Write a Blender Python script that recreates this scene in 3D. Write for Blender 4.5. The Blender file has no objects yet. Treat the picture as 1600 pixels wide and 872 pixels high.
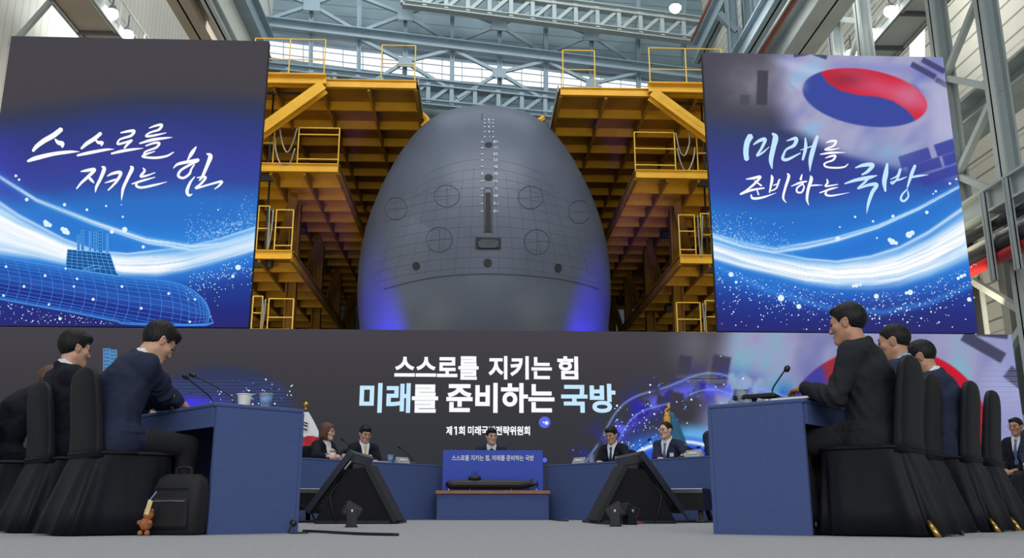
import bpy, math, random
import numpy as np
from mathutils import Vector, Matrix

random.seed(7)
RNG = np.random.default_rng(11)
SC = bpy.context.scene
COL = SC.collection

# ------------------------------------------------------------------ camera
F_PX = 1428.0                       # focal length in pixels of the 1600 x 872 frame
TILT, YAW, CAM_H = math.radians(14.15), math.radians(2.33), 0.14
cam_data = bpy.data.cameras.new('camera')
cam_data.sensor_width = 36.0
cam_data.lens = F_PX / 1600.0 * 36.0
cam_data.clip_end = 400
cam_data.clip_start = 0.05
cam = bpy.data.objects.new('camera', cam_data)
COL.objects.link(cam)
cam.location = (0, 0, CAM_H)
cam.rotation_euler = (math.pi / 2 + TILT, 0, -YAW)
SC.camera = cam

# ------------------------------------------------------------------ world, lights, exposure
SC.view_settings.view_transform = 'Standard'
SC.view_settings.look = 'None'
SC.view_settings.gamma = 1.0
SC.view_settings.exposure = 0.0
SC.view_settings.use_curve_mapping = False
WORLD_STRENGTH = 0.5
world = bpy.data.worlds.new('hall_ambient')
SC.world = world
world.use_nodes = True
wb = world.node_tree.nodes['Background']
wb.inputs['Color'].default_value = (0.78, 0.89, 1.0, 1)
wb.inputs['Strength'].default_value = WORLD_STRENGTH


def area_light(name, loc, size, power, color=(1, 1, 1), aim=None):
    d = bpy.data.lights.new(name, 'AREA')
    d.shape = 'RECTANGLE'
    d.size, d.size_y = size
    d.energy = power
    d.color = color
    if name.startswith('wall_lamps'):
        d.spread = math.radians(100)
    o = bpy.data.objects.new(name, d)
    COL.objects.link(o)
    o.location = loc
    if aim is not None:
        v = Vector(aim) - Vector(loc)
        o.rotation_euler = v.to_track_quat('-Z', 'Y').to_euler()
    return o


def spot_light(name, loc, aim, power, color, angle=80, blend=0.8, radius=0.3):
    d = bpy.data.lights.new(name, 'SPOT')
    d.energy = power
    d.color = color
    d.spot_size = math.radians(angle)
    d.spot_blend = blend
    d.shadow_soft_size = radius
    o = bpy.data.objects.new(name, d)
    COL.objects.link(o)
    o.location = loc
    v = Vector(aim) - Vector(loc)
    o.rotation_euler = v.to_track_quat('-Z', 'Y').to_euler()
    return o


# hall lighting over the meeting area, high up like the bay lamps; added fills follow
area_light('bay_light_over_stage', (0.2, 8.0, 15.5), (16, 10), 900, (1.0, 0.98, 0.95), (0.2, 8.0, 0))
area_light('fill_light_behind_camera', (0.2, -9.0, 6.0), (14, 5), 1100, (1.0, 0.98, 0.96), (0.2, 10, 0.5))  # added front fill for faces and table fronts, no lamp of the hall
area_light('fill_light_on_hull', (0.3, 22.0, 26.0), (22, 6), 2900, (0.97, 0.98, 1.0), (0.3, 40, 9))  # added fill that brightens the hull front and the yellow gantry fronts
area_light('fill_light_at_end_wall', (0.5, 44.0, 40.0), (26, 5), 3800, (0.92, 0.98, 1.0), (0.5, 58, 28))  # added fill, put in only to brighten the end wall
area_light('deck_fill_left', (-9.5, 21.5, 4.6), (5, 2), 260, (1.0, 0.86, 0.6), (-9.5, 38, 14))  # added warm fill in place of floor bounce under the left decks
area_light('deck_fill_right', (10.2, 21.5, 4.6), (5, 2), 260, (1.0, 0.86, 0.6), (10, 38, 14))  # same added warm fill for the right decks
# blue stage uplights behind the low screen, washing the hull
spot_light('stage_uplight_left', (-3.4, 29.2, 2.8), (-3.9, 33.8, 7.9), 7500, (0.045, 0.02, 1.0), 42, 1.0)
spot_light('stage_uplight_right', (4.2, 29.2, 2.8), (4.7, 33.8, 7.9), 7500, (0.045, 0.02, 1.0), 42, 1.0)
area_light('wall_lamps_left', (-10.6, 30, 17.5), (3, 24), 650, (1.0, 0.99, 0.95), (-14.5, 30, 13))
area_light('wall_lamps_right', (9.6, 27, 17.5), (3, 20), 420, (1.0, 0.99, 0.95), (15.5, 27, 9))

# ------------------------------------------------------------------ photo-to-place helpers
_ct, _st, _cy, _sy = math.cos(TILT), math.sin(TILT), math.cos(YAW), math.sin(YAW)
_R = np.array([_cy, -_sy, 0.0])
_FH = np.array([_sy, _cy, 0.0])
_FW = _FH * _ct + np.array([0, 0, _st])
_U = -_FH * _st + np.array([0, 0, _ct])
_C = np.array([0, 0, CAM_H])


def ray(px, py):
    return _R * (px - 800) / F_PX + _U * (436 - py) / F_PX + _FW


def at(px, py, X=None, Y=None, Z=None):
    r = ray(px, py)
    t = X / r[0] if X is not None else (Y / r[1] if Y is not None else (Z - CAM_H) / r[2])
    return _C + r * t


def project(X, Y, Z):
    X, Y, Z = np.asarray(X, float), np.asarray(Y, float), np.asarray(Z, float) - CAM_H
    z = X * _FW[0] + Y * _FW[1] + Z * _FW[2]
    x = X * _R[0] + Y * _R[1] + Z * _R[2]
    y = X * _U[0] + Y * _U[1] + Z * _U[2]
    return 800 + F_PX * x / z, 436 - F_PX * y / z


# ------------------------------------------------------------------ materials
def lin(c):
    return tuple(((v / 255.0) / 12.92) if v / 255.0 <= 0.04045 else (((v / 255.0) + 0.055) / 1.055) ** 2.4 for v in c)


MATS = {}


def mat(name, rgb, rough=0.6, metal=0.0, noise=0.0, scale=8.0, bump=0.0, bscale=None, emit=0.0, stretch=(1, 1, 1),
        alpha=None, transmission=0.0, sheen=0.0, coat=0.0, spec=None):
    m = bpy.data.materials.new(name)
    m.use_nodes = True
    nt = m.node_tree
    b = nt.nodes['Principled BSDF']
    c = lin(rgb)
    b.inputs['Base Color'].default_value = (*c, 1)
    b.inputs['Roughness'].default_value = rough
    b.inputs['Metallic'].default_value = metal
    if spec is not None:
        b.inputs['Specular IOR Level'].default_value = spec
    if sheen:
        b.inputs['Sheen Weight'].default_value = sheen
    if coat:
        b.inputs['Coat Weight'].default_value = coat
    if transmission:
        b.inputs['Transmission Weight'].default_value = transmission
    if emit:
        b.inputs['Emission Color'].default_value = (*c, 1)
        b.inputs['Emission Strength'].default_value = emit
    if noise or bump:
        tc = nt.nodes.new('ShaderNodeTexCoord')
        mp = nt.nodes.new('ShaderNodeMapping')
        mp.inputs['Scale'].default_value = stretch
        nt.links.new(tc.outputs['Object'], mp.inputs['Vector'])
    if noise:
        nz = nt.nodes.new('ShaderNodeTexNoise')
        nz.inputs['Scale'].default_value = scale
        nz.inputs['Detail'].default_value = 5
        nt.links.new(mp.outputs['Vector'], nz.inputs['Vector'])
        rp = nt.nodes.new('ShaderNodeValToRGB')
        rp.color_ramp.elements[0].position = 0.3
        rp.color_ramp.elements[1].position = 0.7
        rp.color_ramp.elements[0].color = (*[v * (1 - noise) for v in c], 1)
        rp.color_ramp.elements[1].color = (*[min(1, v * (1 + noise)) for v in c], 1)
        nt.links.new(nz.outputs['Fac'], rp.inputs['Fac'])
        nt.links.new(rp.outputs['Color'], b.inputs['Base Color'])
    if bump:
        nb = nt.nodes.new('ShaderNodeTexNoise')
        nb.inputs['Scale'].default_value = bscale or scale * 6
        nb.inputs['Detail'].default_value = 3
        nt.links.new(mp.outputs['Vector'], nb.inputs['Vector'])
        bp = nt.nodes.new('ShaderNodeBump')
        bp.inputs['Strength'].default_value = bump
        bp.inputs['Distance'].default_value = 0.02
        nt.links.new(nb.outputs['Fac'], bp.inputs['Height'])
        nt.links.new(bp.outputs['Normal'], b.inputs['Normal'])
    MATS[name] = m
    return m


def stripes(m, axis, period, duty, dark, bump=0.6, offset=0.0):
    """Adds regular seams (panel joints, corrugation) across an object axis."""
    nt = m.node_tree
    b = nt.nodes['Principled BSDF']
    tc = nt.nodes.new('ShaderNodeTexCoord')
    sp = nt.nodes.new('ShaderNodeSeparateXYZ')
    nt.links.new(tc.outputs['Object'], sp.inputs[0])
    dv = nt.nodes.new('ShaderNodeMath'); dv.operation = 'DIVIDE'; dv.inputs[1].default_value = period
    nt.links.new(sp.outputs[axis], dv.inputs[0])
    ad = nt.nodes.new('ShaderNodeMath'); ad.operation = 'ADD'; ad.inputs[1].default_value = offset + 1000
    nt.links.new(dv.outputs[0], ad.inputs[0])
    fr = nt.nodes.new('ShaderNodeMath'); fr.operation = 'FRACT'
    nt.links.new(ad.outputs[0], fr.inputs[0])
    lt = nt.nodes.new('ShaderNodeMath'); lt.operation = 'LESS_THAN'; lt.inputs[1].default_value = duty
    nt.links.new(fr.outputs[0], lt.inputs[0])
    mx = nt.nodes.new('ShaderNodeMix'); mx.data_type = 'RGBA'; mx.blend_type = 'MULTIPLY'
    nt.links.new(lt.outputs[0], mx.inputs[0])
    src = b.inputs['Base Color']
    if src.links:
        nt.links.new(src.links[0].from_socket, mx.inputs[6])
    else:
        mx.inputs[6].default_value = src.default_value
    mx.inputs[7].default_value = (dark, dark, dark, 1)
    nt.links.new(mx.outputs[2], b.inputs['Base Color'])
    bp = nt.nodes.new('ShaderNodeBump'); bp.inputs['Strength'].default_value = bump; bp.inputs['Distance'].default_value = 0.03
    bp.invert = True
    nt.links.new(lt.outputs[0], bp.inputs['Height'])
    if b.inputs['Normal'].links:
        nt.links.new(b.inputs['Normal'].links[0].from_socket, bp.inputs['Normal'])
    nt.links.new(bp.outputs['Normal'], b.inputs['Normal'])
    return m


def emission_mat(name, rgb, strength=1.0):
    m = bpy.data.materials.new(name)
    m.use_nodes = True
    nt = m.node_tree
    nt.nodes.clear()
    out = nt.nodes.new('ShaderNodeOutputMaterial')
    e = nt.nodes.new('ShaderNodeEmission')
    e.inputs['Color'].default_value = (*lin(rgb), 1)
    e.inputs['Strength'].default_value = strength
    nt.links.new(e.outputs[0], out.inputs[0])
    MATS[name] = m
    return m


def picture_mat(name):
    """LED face: shows the picture, ambient reflection painted in, stored per point on the panel grid, a faint row structure over it."""
    m = bpy.data.materials.new(name)
    m.use_nodes = True
    nt = m.node_tree
    nt.nodes.clear()
    out = nt.nodes.new('ShaderNodeOutputMaterial')
    e = nt.nodes.new('ShaderNodeEmission')
    a = nt.nodes.new('ShaderNodeAttribute')
    a.attribute_name = 'picture'
    nt.links.new(a.outputs['Color'], e.inputs['Color'])
    nt.links.new(e.outputs[0], out.inputs[0])
    MATS[name] = m
    return m


mat('carpet', (166, 167, 171), 0.95, 0, 0.10, 60, 0.5, 220)
mat('table_cloth', (70, 88, 138), 0.85, 0, 0.05, 40, 0.25, 240)
mat('dark_void', (10, 10, 14), 0.9, 0, 0.1, 5)
mat('chair_cover', (16, 18, 26), 0.6, 0, 0.12, 6, 0.3, 9, spec=0.25, stretch=(1, 1, 0.35))
mat('gold_leg', (196, 160, 84), 0.3, 1.0, 0.05, 20)
mat('black_plastic', (17, 18, 21), 0.42, 0, 0.1, 30, 0.05, 200)
mat('black_gloss', (12, 13, 17), 0.12, 0, 0.05, 10, coat=0.4)
mat('monitor_back', (20, 24, 40), 0.35, 0, 0.1, 10)
mat('plywood_black', (28, 29, 33), 0.7, 0, 0.15, 12, 0.2, 80)
mat('wood_shelf', (158, 104, 62), 0.5, 0, 0.22, 6, 0.1, 60, stretch=(1, 12, 12))
mat('sign_blue', (34, 72, 190), 0.5, 0, 0.02, 5)
mat('white_paint', (236, 238, 240), 0.5, 0, 0.02, 10)
mat('paper', (232, 233, 232), 0.8, 0, 0.02, 10)
mat('cup_paper', (226, 224, 220), 0.7, 0, 0.03, 20)
mat('print_blue', (120, 156, 208), 0.6, 0, 0.25, 40)
mat('clear_plastic', (226, 234, 240), 0.12, 0, 0.02, 10, transmission=0.75)
mat('silver', (178, 180, 184), 0.28, 1.0, 0.05, 20)
mat('grey_plate', (172, 176, 180), 0.45, 0.2, 0.05, 20)
mat('gold', (214, 174, 80), 0.28, 1.0, 0.05, 20)
mat('tassel', (232, 172, 40), 0.6, 0, 0.2, 60, stretch=(1, 1, 0.1))
mat('flag_white', (232, 234, 238), 0.75, 0, 0.02, 8)
mat('flag_red', (198, 44, 56), 0.75, 0, 0.03, 8)
mat('flag_teal', (44, 110, 148), 0.7, 0, 0.08, 8)
mat('flag_black', (20, 20, 24), 0.75, 0, 0.03, 8)
mat('bag_black', (20, 20, 23), 0.75, 0, 0.2, 30, 0.3, 160)
mat('charm_brown', (176, 108, 66), 0.9, 0, 0.2, 60, 0.5, 120)
mat('charm_cream', (226, 205, 150), 0.8, 0, 0.1, 30)
mat('cable', (14, 14, 15), 0.5, 0, 0.1, 20)
mat('hull', (86, 95, 112), 0.46, 0.0, 0.10, 0.6, 0.05, 3)
mat('hull_line', (62, 68, 78), 0.6, 0, 0.1, 4)
mat('hull_dark', (30, 33, 39), 0.7, 0, 0.1, 4)
mat('hull_mark', (222, 226, 230), 0.7, 0, 0.05, 6)
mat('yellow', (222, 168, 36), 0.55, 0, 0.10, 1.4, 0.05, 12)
mat('yellow_shaded', (152, 110, 28), 0.7, 0, 0.22, 1.0, 0.05, 10)  # same yellow paint with the shade under the decks put into its colour
mat('rail_yellow', (226, 186, 70), 0.5, 0, 0.06, 3)
mat('chain', (150, 150, 140), 0.4, 0.8, 0.1, 20)
mat('steel_blue', (148, 168, 180), 0.6, 0, 0.06, 1.2)
mat('steel_grey', (172, 182, 182), 0.6, 0, 0.07, 0.8)
mat('steel_dark', (86, 92, 96), 0.65, 0, 0.08, 0.8)
mat('girder_tan', (150, 142, 128), 0.65, 0, 0.1, 0.6)
mat('pipe_red', (176, 34, 36), 0.4, 0, 0.06, 4)
mat('pipe_black', (34, 36, 40), 0.5, 0, 0.08, 4)
mat('pipe_white', (206, 204, 196), 0.5, 0, 0.06, 4)
mat('cable_rust', (138, 84, 70), 0.6, 0, 0.12, 8)
mat('screen_body', (22, 23, 26), 0.6, 0, 0.05, 6)
stripes(mat('wall_corrugated', (226, 228, 220), 0.7, 0, 0.04, 0.4), 1, 0.42, 0.22, 0.86, 0.6)
stripes(mat('wall_end_panel', (128, 148, 156), 0.75, 0, 0.08, 0.5), 2, 0.82, 0.06, 0.45, 0.5)
stripes(mat('wall_siding', (222, 220, 206), 0.7, 0, 0.05, 0.5), 2, 2.9, 0.02, 0.7, 0.5)
for k, c in dict(skin=(206, 160, 132), skin_tan=(190, 142, 114), skin_pale=(216, 174, 148)).items():
    mat(k, c, 0.5, 0, 0.05, 30, 0.05, 300)
    MATS[k].node_tree.nodes['Principled BSDF'].inputs['Subsurface Weight'].default_value = 0.08
    MATS[k].node_tree.nodes['Principled BSDF'].inputs['Subsurface Radius'].default_value = (0.02, 0.008, 0.004)
mat('lips', (178, 116, 100), 0.5, 0, 0.04, 60)
mat('brow', (44, 36, 34), 0.8, 0, 0.1, 200)
mat('eye_dark', (40, 32, 30), 0.2, 0, 0.1, 60)
mat('hair_black', (13, 12, 13), 0.5, 0, 0.3, 40, 0.4, 90, stretch=(1, 1, 0.25), spec=0.3)
mat('hair_brown', (92, 56, 40), 0.42, 0, 0.3, 40, 0.55, 90, stretch=(1, 1, 0.2))
mat('suit_navy', (40, 46, 68), 0.85, 0, 0.10, 14, 0.35, 22, spec=0.2)
mat('suit_black', (26, 28, 38), 0.85, 0, 0.10, 14, 0.35, 22, spec=0.2)
mat('suit_charcoal', (34, 36, 41), 0.85, 0, 0.10, 14, 0.35, 22, spec=0.2)
mat('uniform_blue', (46, 53, 78), 0.85, 0, 0.10, 14, 0.35, 22, spec=0.2)
mat('trouser_dark', (14, 15, 20), 0.85, 0, 0.1, 14, 0.2, 260)
mat('shoe_black', (14, 14, 15), 0.25, 0, 0.05, 10)
mat('shirt_white', (232, 234, 240), 0.75, 0, 0.02, 20, 0.1, 200)
mat('shirt_blue', (150, 176, 208), 0.75, 0, 0.02, 20, 0.1, 200)
mat('tie_navy', (38, 50, 84), 0.5, 0, 0.15, 60)
mat('tie_blue', (84, 108, 150), 0.5, 0, 0.2, 60)
mat('tie_yellow', (222, 194, 112), 0.5, 0, 0.1, 60)
mat('glasses_wire', (150, 140, 128), 0.25, 1.0, 0.05, 20)
mat('window_bar', (222, 234, 242), 0.6, 0, 0.03, 2)
emission_mat('art_deep', (36, 84, 146), 1.0)
emission_mat('art_line', (74, 150, 232), 1.0)
mat('led_mark', (230, 236, 250), 0.5, emit=0.2)
emission_mat('letter_white', (252, 253, 255), 1.0)
emission_mat('letter_pale_blue', (196, 232, 255), 1.0)
emission_mat('art_cyan', (92, 176, 250), 1.0)
emission_mat('art_blue', (64, 128, 232), 1.0)
emission_mat('art_glow', (222, 242, 255), 1.0)
emission_mat('art_violet', (96, 104, 232), 1.0)
emission_mat('window_daylight', (250, 253, 255), 1.25)
emission_mat('lamp_glow', (255, 252, 244), 14.0)
picture_mat('led_picture')


# ------------------------------------------------------------------ geometry helpers
class MB:
    """Collects shapes into one mesh."""
    def __init__(self):
        self.v, self.f, self.m = [], [], []
        self.cur = 0

    def add(self, verts, faces):
        n = len(self.v)
        self.v += [tuple(map(float, p)) for p in verts]
        self.f += [tuple(i + n for i in q) for q in faces]
        self.m += [self.cur] * len(faces)
        return self

    def box(self, c, s, rot=None, bevel=0.0):
        hx, hy, hz = s[0] / 2, s[1] / 2, s[2] / 2
        if bevel <= 0 or bevel >= min(hx, hy, hz):
            pts = [Vector((x, y, z)) for z in (-hz, hz) for y in (-hy, hy) for x in (-hx, hx)]
            fs = [(0, 2, 3, 1), (4, 5, 7, 6), (0, 1, 5, 4), (2, 6, 7, 3), (0, 4, 6, 2), (1, 3, 7, 5)]
        else:
            b = bevel
            pts, key = [], {}
            for ax in range(3):
                for sx in (-1, 1):
                    for sy in (-1, 1):
                        for sz in (-1, 1):
                            s3 = (sx, sy, sz)
                            key[(ax, s3)] = len(pts)
                            pts.append(Vector([s3[i] * ((hx, hy, hz)[i] - (0 if i == ax else b)) for i in range(3)]))
            fs = []
            for ax in range(3):
                o = [i for i in range(3) if i != ax]
                for sg in (-1, 1):
                    q = []
                    for a, c2 in ((-1, -1), (1, -1), (1, 1), (-1, 1)):
                        s3 = [0, 0, 0]; s3[ax] = sg; s3[o[0]] = a; s3[o[1]] = c2
                        q.append(key[(ax, tuple(s3))])
                    fs.append(q)
            for ax in range(3):           # edges along ax
                o = [i for i in range(3) if i != ax]
                for a in (-1, 1):
                    for c2 in (-1, 1):
                        s0 = [0, 0, 0]; s0[ax] = -1; s0[o[0]] = a; s0[o[1]] = c2
                        s1 = list(s0); s1[ax] = 1
                        fs.append([key[(o[0], tuple(s0))], key[(o[0], tuple(s1))], key[(o[1], tuple(s1))], key[(o[1], tuple(s0))]])
            for sx in (-1, 1):
                for sy in (-1, 1):
                    for sz in (-1, 1):
                        s3 = (sx, sy, sz)
                        fs.append([key[(0, s3)], key[(1, s3)], key[(2, s3)]])
            fixed = []
            for q in fs:                  # orient outwards
                cc = sum((pts[i] for i in q), Vector()) / len(q)
                nn = (pts[q[1]] - pts[q[0]]).cross(pts[q[2]] - pts[q[0]])
                fixed.append(tuple(q) if nn.dot(cc) > 0 else tuple(reversed(q)))
            fs = fixed
        if rot is not None:
            pts = [rot @ p for p in pts]
        return self.add([p + Vector(c) for p in pts], fs)

    def bar(self, p0, p1, w, h, up=(0, 0, 1)):
        p0, p1 = Vector(p0), Vector(p1)
        d = p1 - p0
        L = d.length
        d.normalize()
        u = Vector(up)
        if abs(d.dot(u)) > 0.98:
            u = Vector((0, 1, 0)) if abs(d.y) < 0.9 else Vector((1, 0, 0))
        s = d.cross(u).normalized()
        u = s.cross(d).normalized()
        M = Matrix((s, d, u)).transposed()
        return self.box((p0 + p1) / 2, (w, L, h), M)

    def ibeam(self, p0, p1, w, h, t=0.04, up=(0, 0, 1)):
        p0, p1 = Vector(p0), Vector(p1)
        d = (p1 - p0).normalized()
        u = Vector(up)
        if abs(d.dot(u)) > 0.98:
            u = Vector((0, 1, 0))
        s = d.cross(u).normalized()
        u = s.cross(d).normalized()
        self.bar(p0, p1, t, h, u)
        for sg in (-1, 1):
            o = u * (sg * (h / 2 - t / 2))
            self.bar(p0 + o, p1 + o, w, t, u)
        return self

    def tube(self, pts, r, n=8, cap=True):
        pts = [Vector(p) for p in pts]
        rr = r if isinstance(r, (list, tuple)) else [r] * len(pts)
        verts, faces = [], []
        prev = None
        for i, p in enumerate(pts):
            d = (pts[min(i + 1, len(pts) - 1)] - pts[max(i - 1, 0)])
            d = d.normalized() if d.length > 1e-9 else Vector((0, 0, 1))
            if prev is None:
                a = Vector((0, 0, 1)) if abs(d.z) < 0.9 else Vector((1, 0, 0))
                s = d.cross(a).normalized()
            else:
                s = (prev - d * prev.dot(d))
                s = s.normalized() if s.length > 1e-6 else d.cross(Vector((0, 0.3, 1))).normalized()
            prev = s
            t = d.cross(s)
            for k in range(n):
                a = 2 * math.pi * k / n
                verts.append(p + (s * math.cos(a) + t * math.sin(a)) * rr[i])
        for i in range(len(pts) - 1):
            for k in range(n):
                k2 = (k + 1) % n
                faces.append((i * n + k, i * n + k2, (i + 1) * n + k2, (i + 1) * n + k))
        if cap:
            faces.append(tuple(reversed(range(n))))
            faces.append(tuple(range((len(pts) - 1) * n, len(pts) * n)))
        return self.add(verts, faces)

    def lathe(self, prof, c=(0, 0, 0), n=24, M=None):
        verts, faces = [], []
        for r, z in prof:
            for k in range(n):
                a = 2 * math.pi * k / n
                p = Vector((r * math.cos(a), r * math.sin(a), z))
                if M is not None:
                    p = M @ p
                verts.append(p + Vector(c))
        m = len(prof)
        for i in range(m - 1):
            for k in range(n):
                k2 = (k + 1) % n
                faces.append((i * n + k, i * n + k2, (i + 1) * n + k2, (i + 1) * n + k))
        if prof[0][0] > 1e-6:
            faces.append(tuple(reversed(range(n))))
        if prof[-1][0] > 1e-6:
            faces.append(tuple(range((m - 1) * n, m * n)))
        return self.add(verts, faces)

    def loft(self, rings, cap=True):
        n = len(rings[0])
        verts = [p for r in rings for p in r]
        faces = []
        for i in range(len(rings) - 1):
            for k in range(n):
                k2 = (k + 1) % n
                faces.append((i * n + k, i * n + k2, (i + 1) * n + k2, (i + 1) * n + k))
        if cap:
            faces.append(tuple(reversed(range(n))))
            faces.append(tuple(range((len(rings) - 1) * n, len(rings) * n)))
        return self.add(verts, faces)

    def prism(self, poly, vec):
        """A polygon (3D points, counter-clockwise seen against vec) pushed along vec."""
        n = len(poly)
        a = [Vector(p) for p in poly]
        b = [p + Vector(vec) for p in a]
        faces = [tuple(reversed(range(n))), tuple(range(n, 2 * n))]
        faces += [(k, (k + 1) % n, n + (k + 1) % n, n + k) for k in range(n)]
        return self.add(a + b, faces)

    def build(self, name, material, parent=None, smooth=False, loc=None, rotz=None):
        me = bpy.data.meshes.new(name)
        me.from_pydata(self.v, [], self.f)
        mats = material if isinstance(material, (list, tuple)) else [material]
        for mm in mats:
            me.materials.append(MATS[mm])
        if len(mats) > 1:
            me.polygons.foreach_set('material_index', self.m)
        if smooth:
            me.polygons.foreach_set('use_smooth', [True] * len(self.f))
        me.update()
        if smooth == 'auto':
            me.set_sharp_from_angle(angle=math.radians(38))
        o = bpy.data.objects.new(name, me)
        COL.objects.link(o)
        if parent is not None:
            o.parent = parent
        if loc is not None:
            o.location = loc
        if rotz is not None:
            o.rotation_euler = (0, 0, rotz)
        return o


def tag(o, label=None, cat=None, group=None, kind=None):
    if label: o['label'] = label
    if cat: o['category'] = cat
    if group: o['group'] = group
    if kind: o['kind'] = kind
    return o


def thing(name, label, cat, loc=(0, 0, 0), rotz=0.0, group=None):
    o = bpy.data.objects.new(name, None)
    COL.objects.link(o)
    o.location = loc
    o.rotation_euler = (0, 0, rotz)
    return tag(o, label, cat, group)


def structure(o):
    o['kind'] = 'structure'
    return o


def copy_tree(o, parent=None):
    c = o.copy()
    COL.objects.link(c)
    if parent is not None:
        c.parent = parent
    for ch in list(o.children):
        copy_tree(ch, c)
    return c


def numpy_mesh(name, verts, quads, mats, parent=None, midx=None, smooth=True):
    me = bpy.data.meshes.new(name)
    nv, nf = len(verts), len(quads)
    k = quads.shape[1]
    me.vertices.add(nv)
    me.vertices.foreach_set('co', np.ascontiguousarray(verts, dtype=np.float32).ravel())
    me.loops.add(nf * k)
    me.loops.foreach_set('vertex_index', np.ascontiguousarray(quads, dtype=np.int32).ravel())
    me.polygons.add(nf)
    me.polygons.foreach_set('loop_start', np.arange(0, nf * k, k, dtype=np.int32))
    me.polygons.foreach_set('use_smooth', np.full(nf, smooth))
    for mm in mats:
        me.materials.append(MATS[mm])
    if midx is not None:
        me.polygons.foreach_set('material_index', np.ascontiguousarray(midx, dtype=np.int32))
    me.update(calc_edges=True)
    o = bpy.data.objects.new(name, me)
    COL.objects.link(o)
    if parent is not None:
        o.parent = parent
    return o


def catmull(pts, per=6):
    """Smooth curve through points of any dimension."""
    P = np.asarray(pts, float)
    if len(P) < 3:
        return P
    Q = np.vstack([2 * P[0] - P[1], P, 2 * P[-1] - P[-2]])
    out = []
    for i in range(1, len(Q) - 2):
        p0, p1, p2, p3 = Q[i - 1], Q[i], Q[i + 1], Q[i + 2]
        for s in range(per):
            t = s / per
            out.append(0.5 * ((2 * p1) + (-p0 + p2) * t + (2 * p0 - 5 * p1 + 4 * p2 - p3) * t * t + (-p0 + 3 * p1 - 3 * p2 + p3) * t ** 3))
    out.append(P[-1])
    return np.array(out)

# ================================================================== the hall
AX = 0.28                                            # the hall's centre line
structure(MB().box((0, 33, -0.1), (70, 84, 0.2)).build('floor', 'carpet'))
wl = structure(MB().box((-14.6, 26, 22), (0.4, 72, 44)).build('wall_left', 'wall_corrugated'))
stripes(MATS['wall_siding'], 2, 0.62, 0.12, 0.42, 0.8)
wr = structure(MB().box((17.4, 28, 22), (0.4, 76, 44)).build('wall_right', 'wall_siding'))

structure(MB().box((1.2, 37.5, 41.6), (32, 43, 0.4)).build('ceiling', 'steel_dark'))

E_ANG = math.radians(8.0)                            # the end wall stands slightly askew to the hall axis
E_DIR = np.array([math.cos(E_ANG), math.sin(E_ANG), 0])
E_NRM = np.array([-math.sin(E_ANG), math.cos(E_ANG), 0])


def on_end(px, py, off=0.0):
    """Point of the end-wall framing plane, off metres behind it."""
    p0 = np.array([0, 58.0, 0]) + E_NRM * off
    r = ray(px, py)
    return _C + r * (np.dot(p0 - _C, E_NRM) / np.dot(r, E_NRM))


def end_wall():
    b = MB()
    c = np.array([0, 58.0, 0]) + E_NRM * 2.2
    b.box((0, 0, 0), (44, 0.3, 50))
    o = structure(b.build('wall_back', 'wall_end_panel', loc=(c[0], c[1], 25), rotz=E_ANG))
    # daylight strip glazing
    top = [(405, 58), (551, 76), (703, 92), (800, 101), (924, 117), (1042, 131), (1110, 140)]
    bot = [(405, 91), (551, 110), (703, 129), (799, 136), (924, 146), (1042, 156), (1110, 166)]
    g = MB()
    f = [on_end(x, y, 1.98) for x, y in bot] + [on_end(x, y, 1.98) for x, y in reversed(top)]
    g.prism(f, E_NRM * 0.04)
    w = structure(g.build('window_1', 'window_daylight'))
    m = MB()
    for i in range(22):
        x = 412 + i * 31
        yt = np.interp(x, [p[0] for p in top], [p[1] for p in top])
        yb = np.interp(x, [p[0] for p in bot], [p[1] for p in bot])
        m.bar(on_end(x, yt, 1.9), on_end(x, yb, 1.9), 0.05, 0.05)
    for fr in (0.33, 0.68):
        pts = []
        for x in (405, 551, 703, 800, 924, 1042, 1110):
            yt = np.interp(x, [p[0] for p in top], [p[1] for p in top])
            yb = np.interp(x, [p[0] for p in bot], [p[1] for p in bot])
            pts.append(on_end(x, yt + (yb - yt) * fr, 1.9))
        for a, c2 in zip(pts[:-1], pts[1:]):
            m.bar(a, c2, 0.06, 0.06)
    m.build('window_frame', 'window_bar', w)
    # sill and head flashing bands
    for nm, line, dy in (('trim_1', top, -3), ('trim_2', bot, 4)):
        t = MB()
        for a, c2 in zip(line[:-1], line[1:]):
            t.bar(on_end(a[0], a[1] + dy, 1.8), on_end(c2[0], c2[1] + dy, 1.8), 0.5, 0.5)
        structure(t.build(nm, 'steel_blue'))


end_wall()

# ---- end-wall bracing frame
def frame_member(name, label, a, c, w, h, m='steel_blue', off=0.0, group=None):
    b = MB().ibeam(on_end(*a, off), on_end(*c, off), w, h, 0.08)
    return tag(b.build(name, m), label, 'beam', group)


frame_member('wind_girder', 'long pale blue girder crossing the end wall above the bright window strip', (414, 37), (1106, 121), 0.9, 0.75)
for k, x in enumerate((487, 561.6, 633.6, 706.8, 780.5, 852.6, 923.8, 996.4, 1067.5)):
    b = MB().ibeam(on_end(x, -14, 0.25), on_end(x + 0.01 * (x - 796) * 0.8, 190, 0.25), 0.28, 0.28, 0.05, up=E_DIR)
    tag(b.build('wall_post', 'steel_blue'), 'slim pale blue steel post standing against the end wall framing', 'post', 'end wall posts')


def girder_y(x):
    return 36 + (x - 405) * (122 - 36) / (1112 - 405)


def brace(a, c, nm='diagonal_brace'):
    b = MB().bar(on_end(*a, -0.1), on_end(*c, -0.1), 0.22, 0.22)
    tag(b.build(nm, 'steel_blue'), 'pale blue diagonal brace of the end wall framing', 'brace', 'end wall braces')


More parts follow.
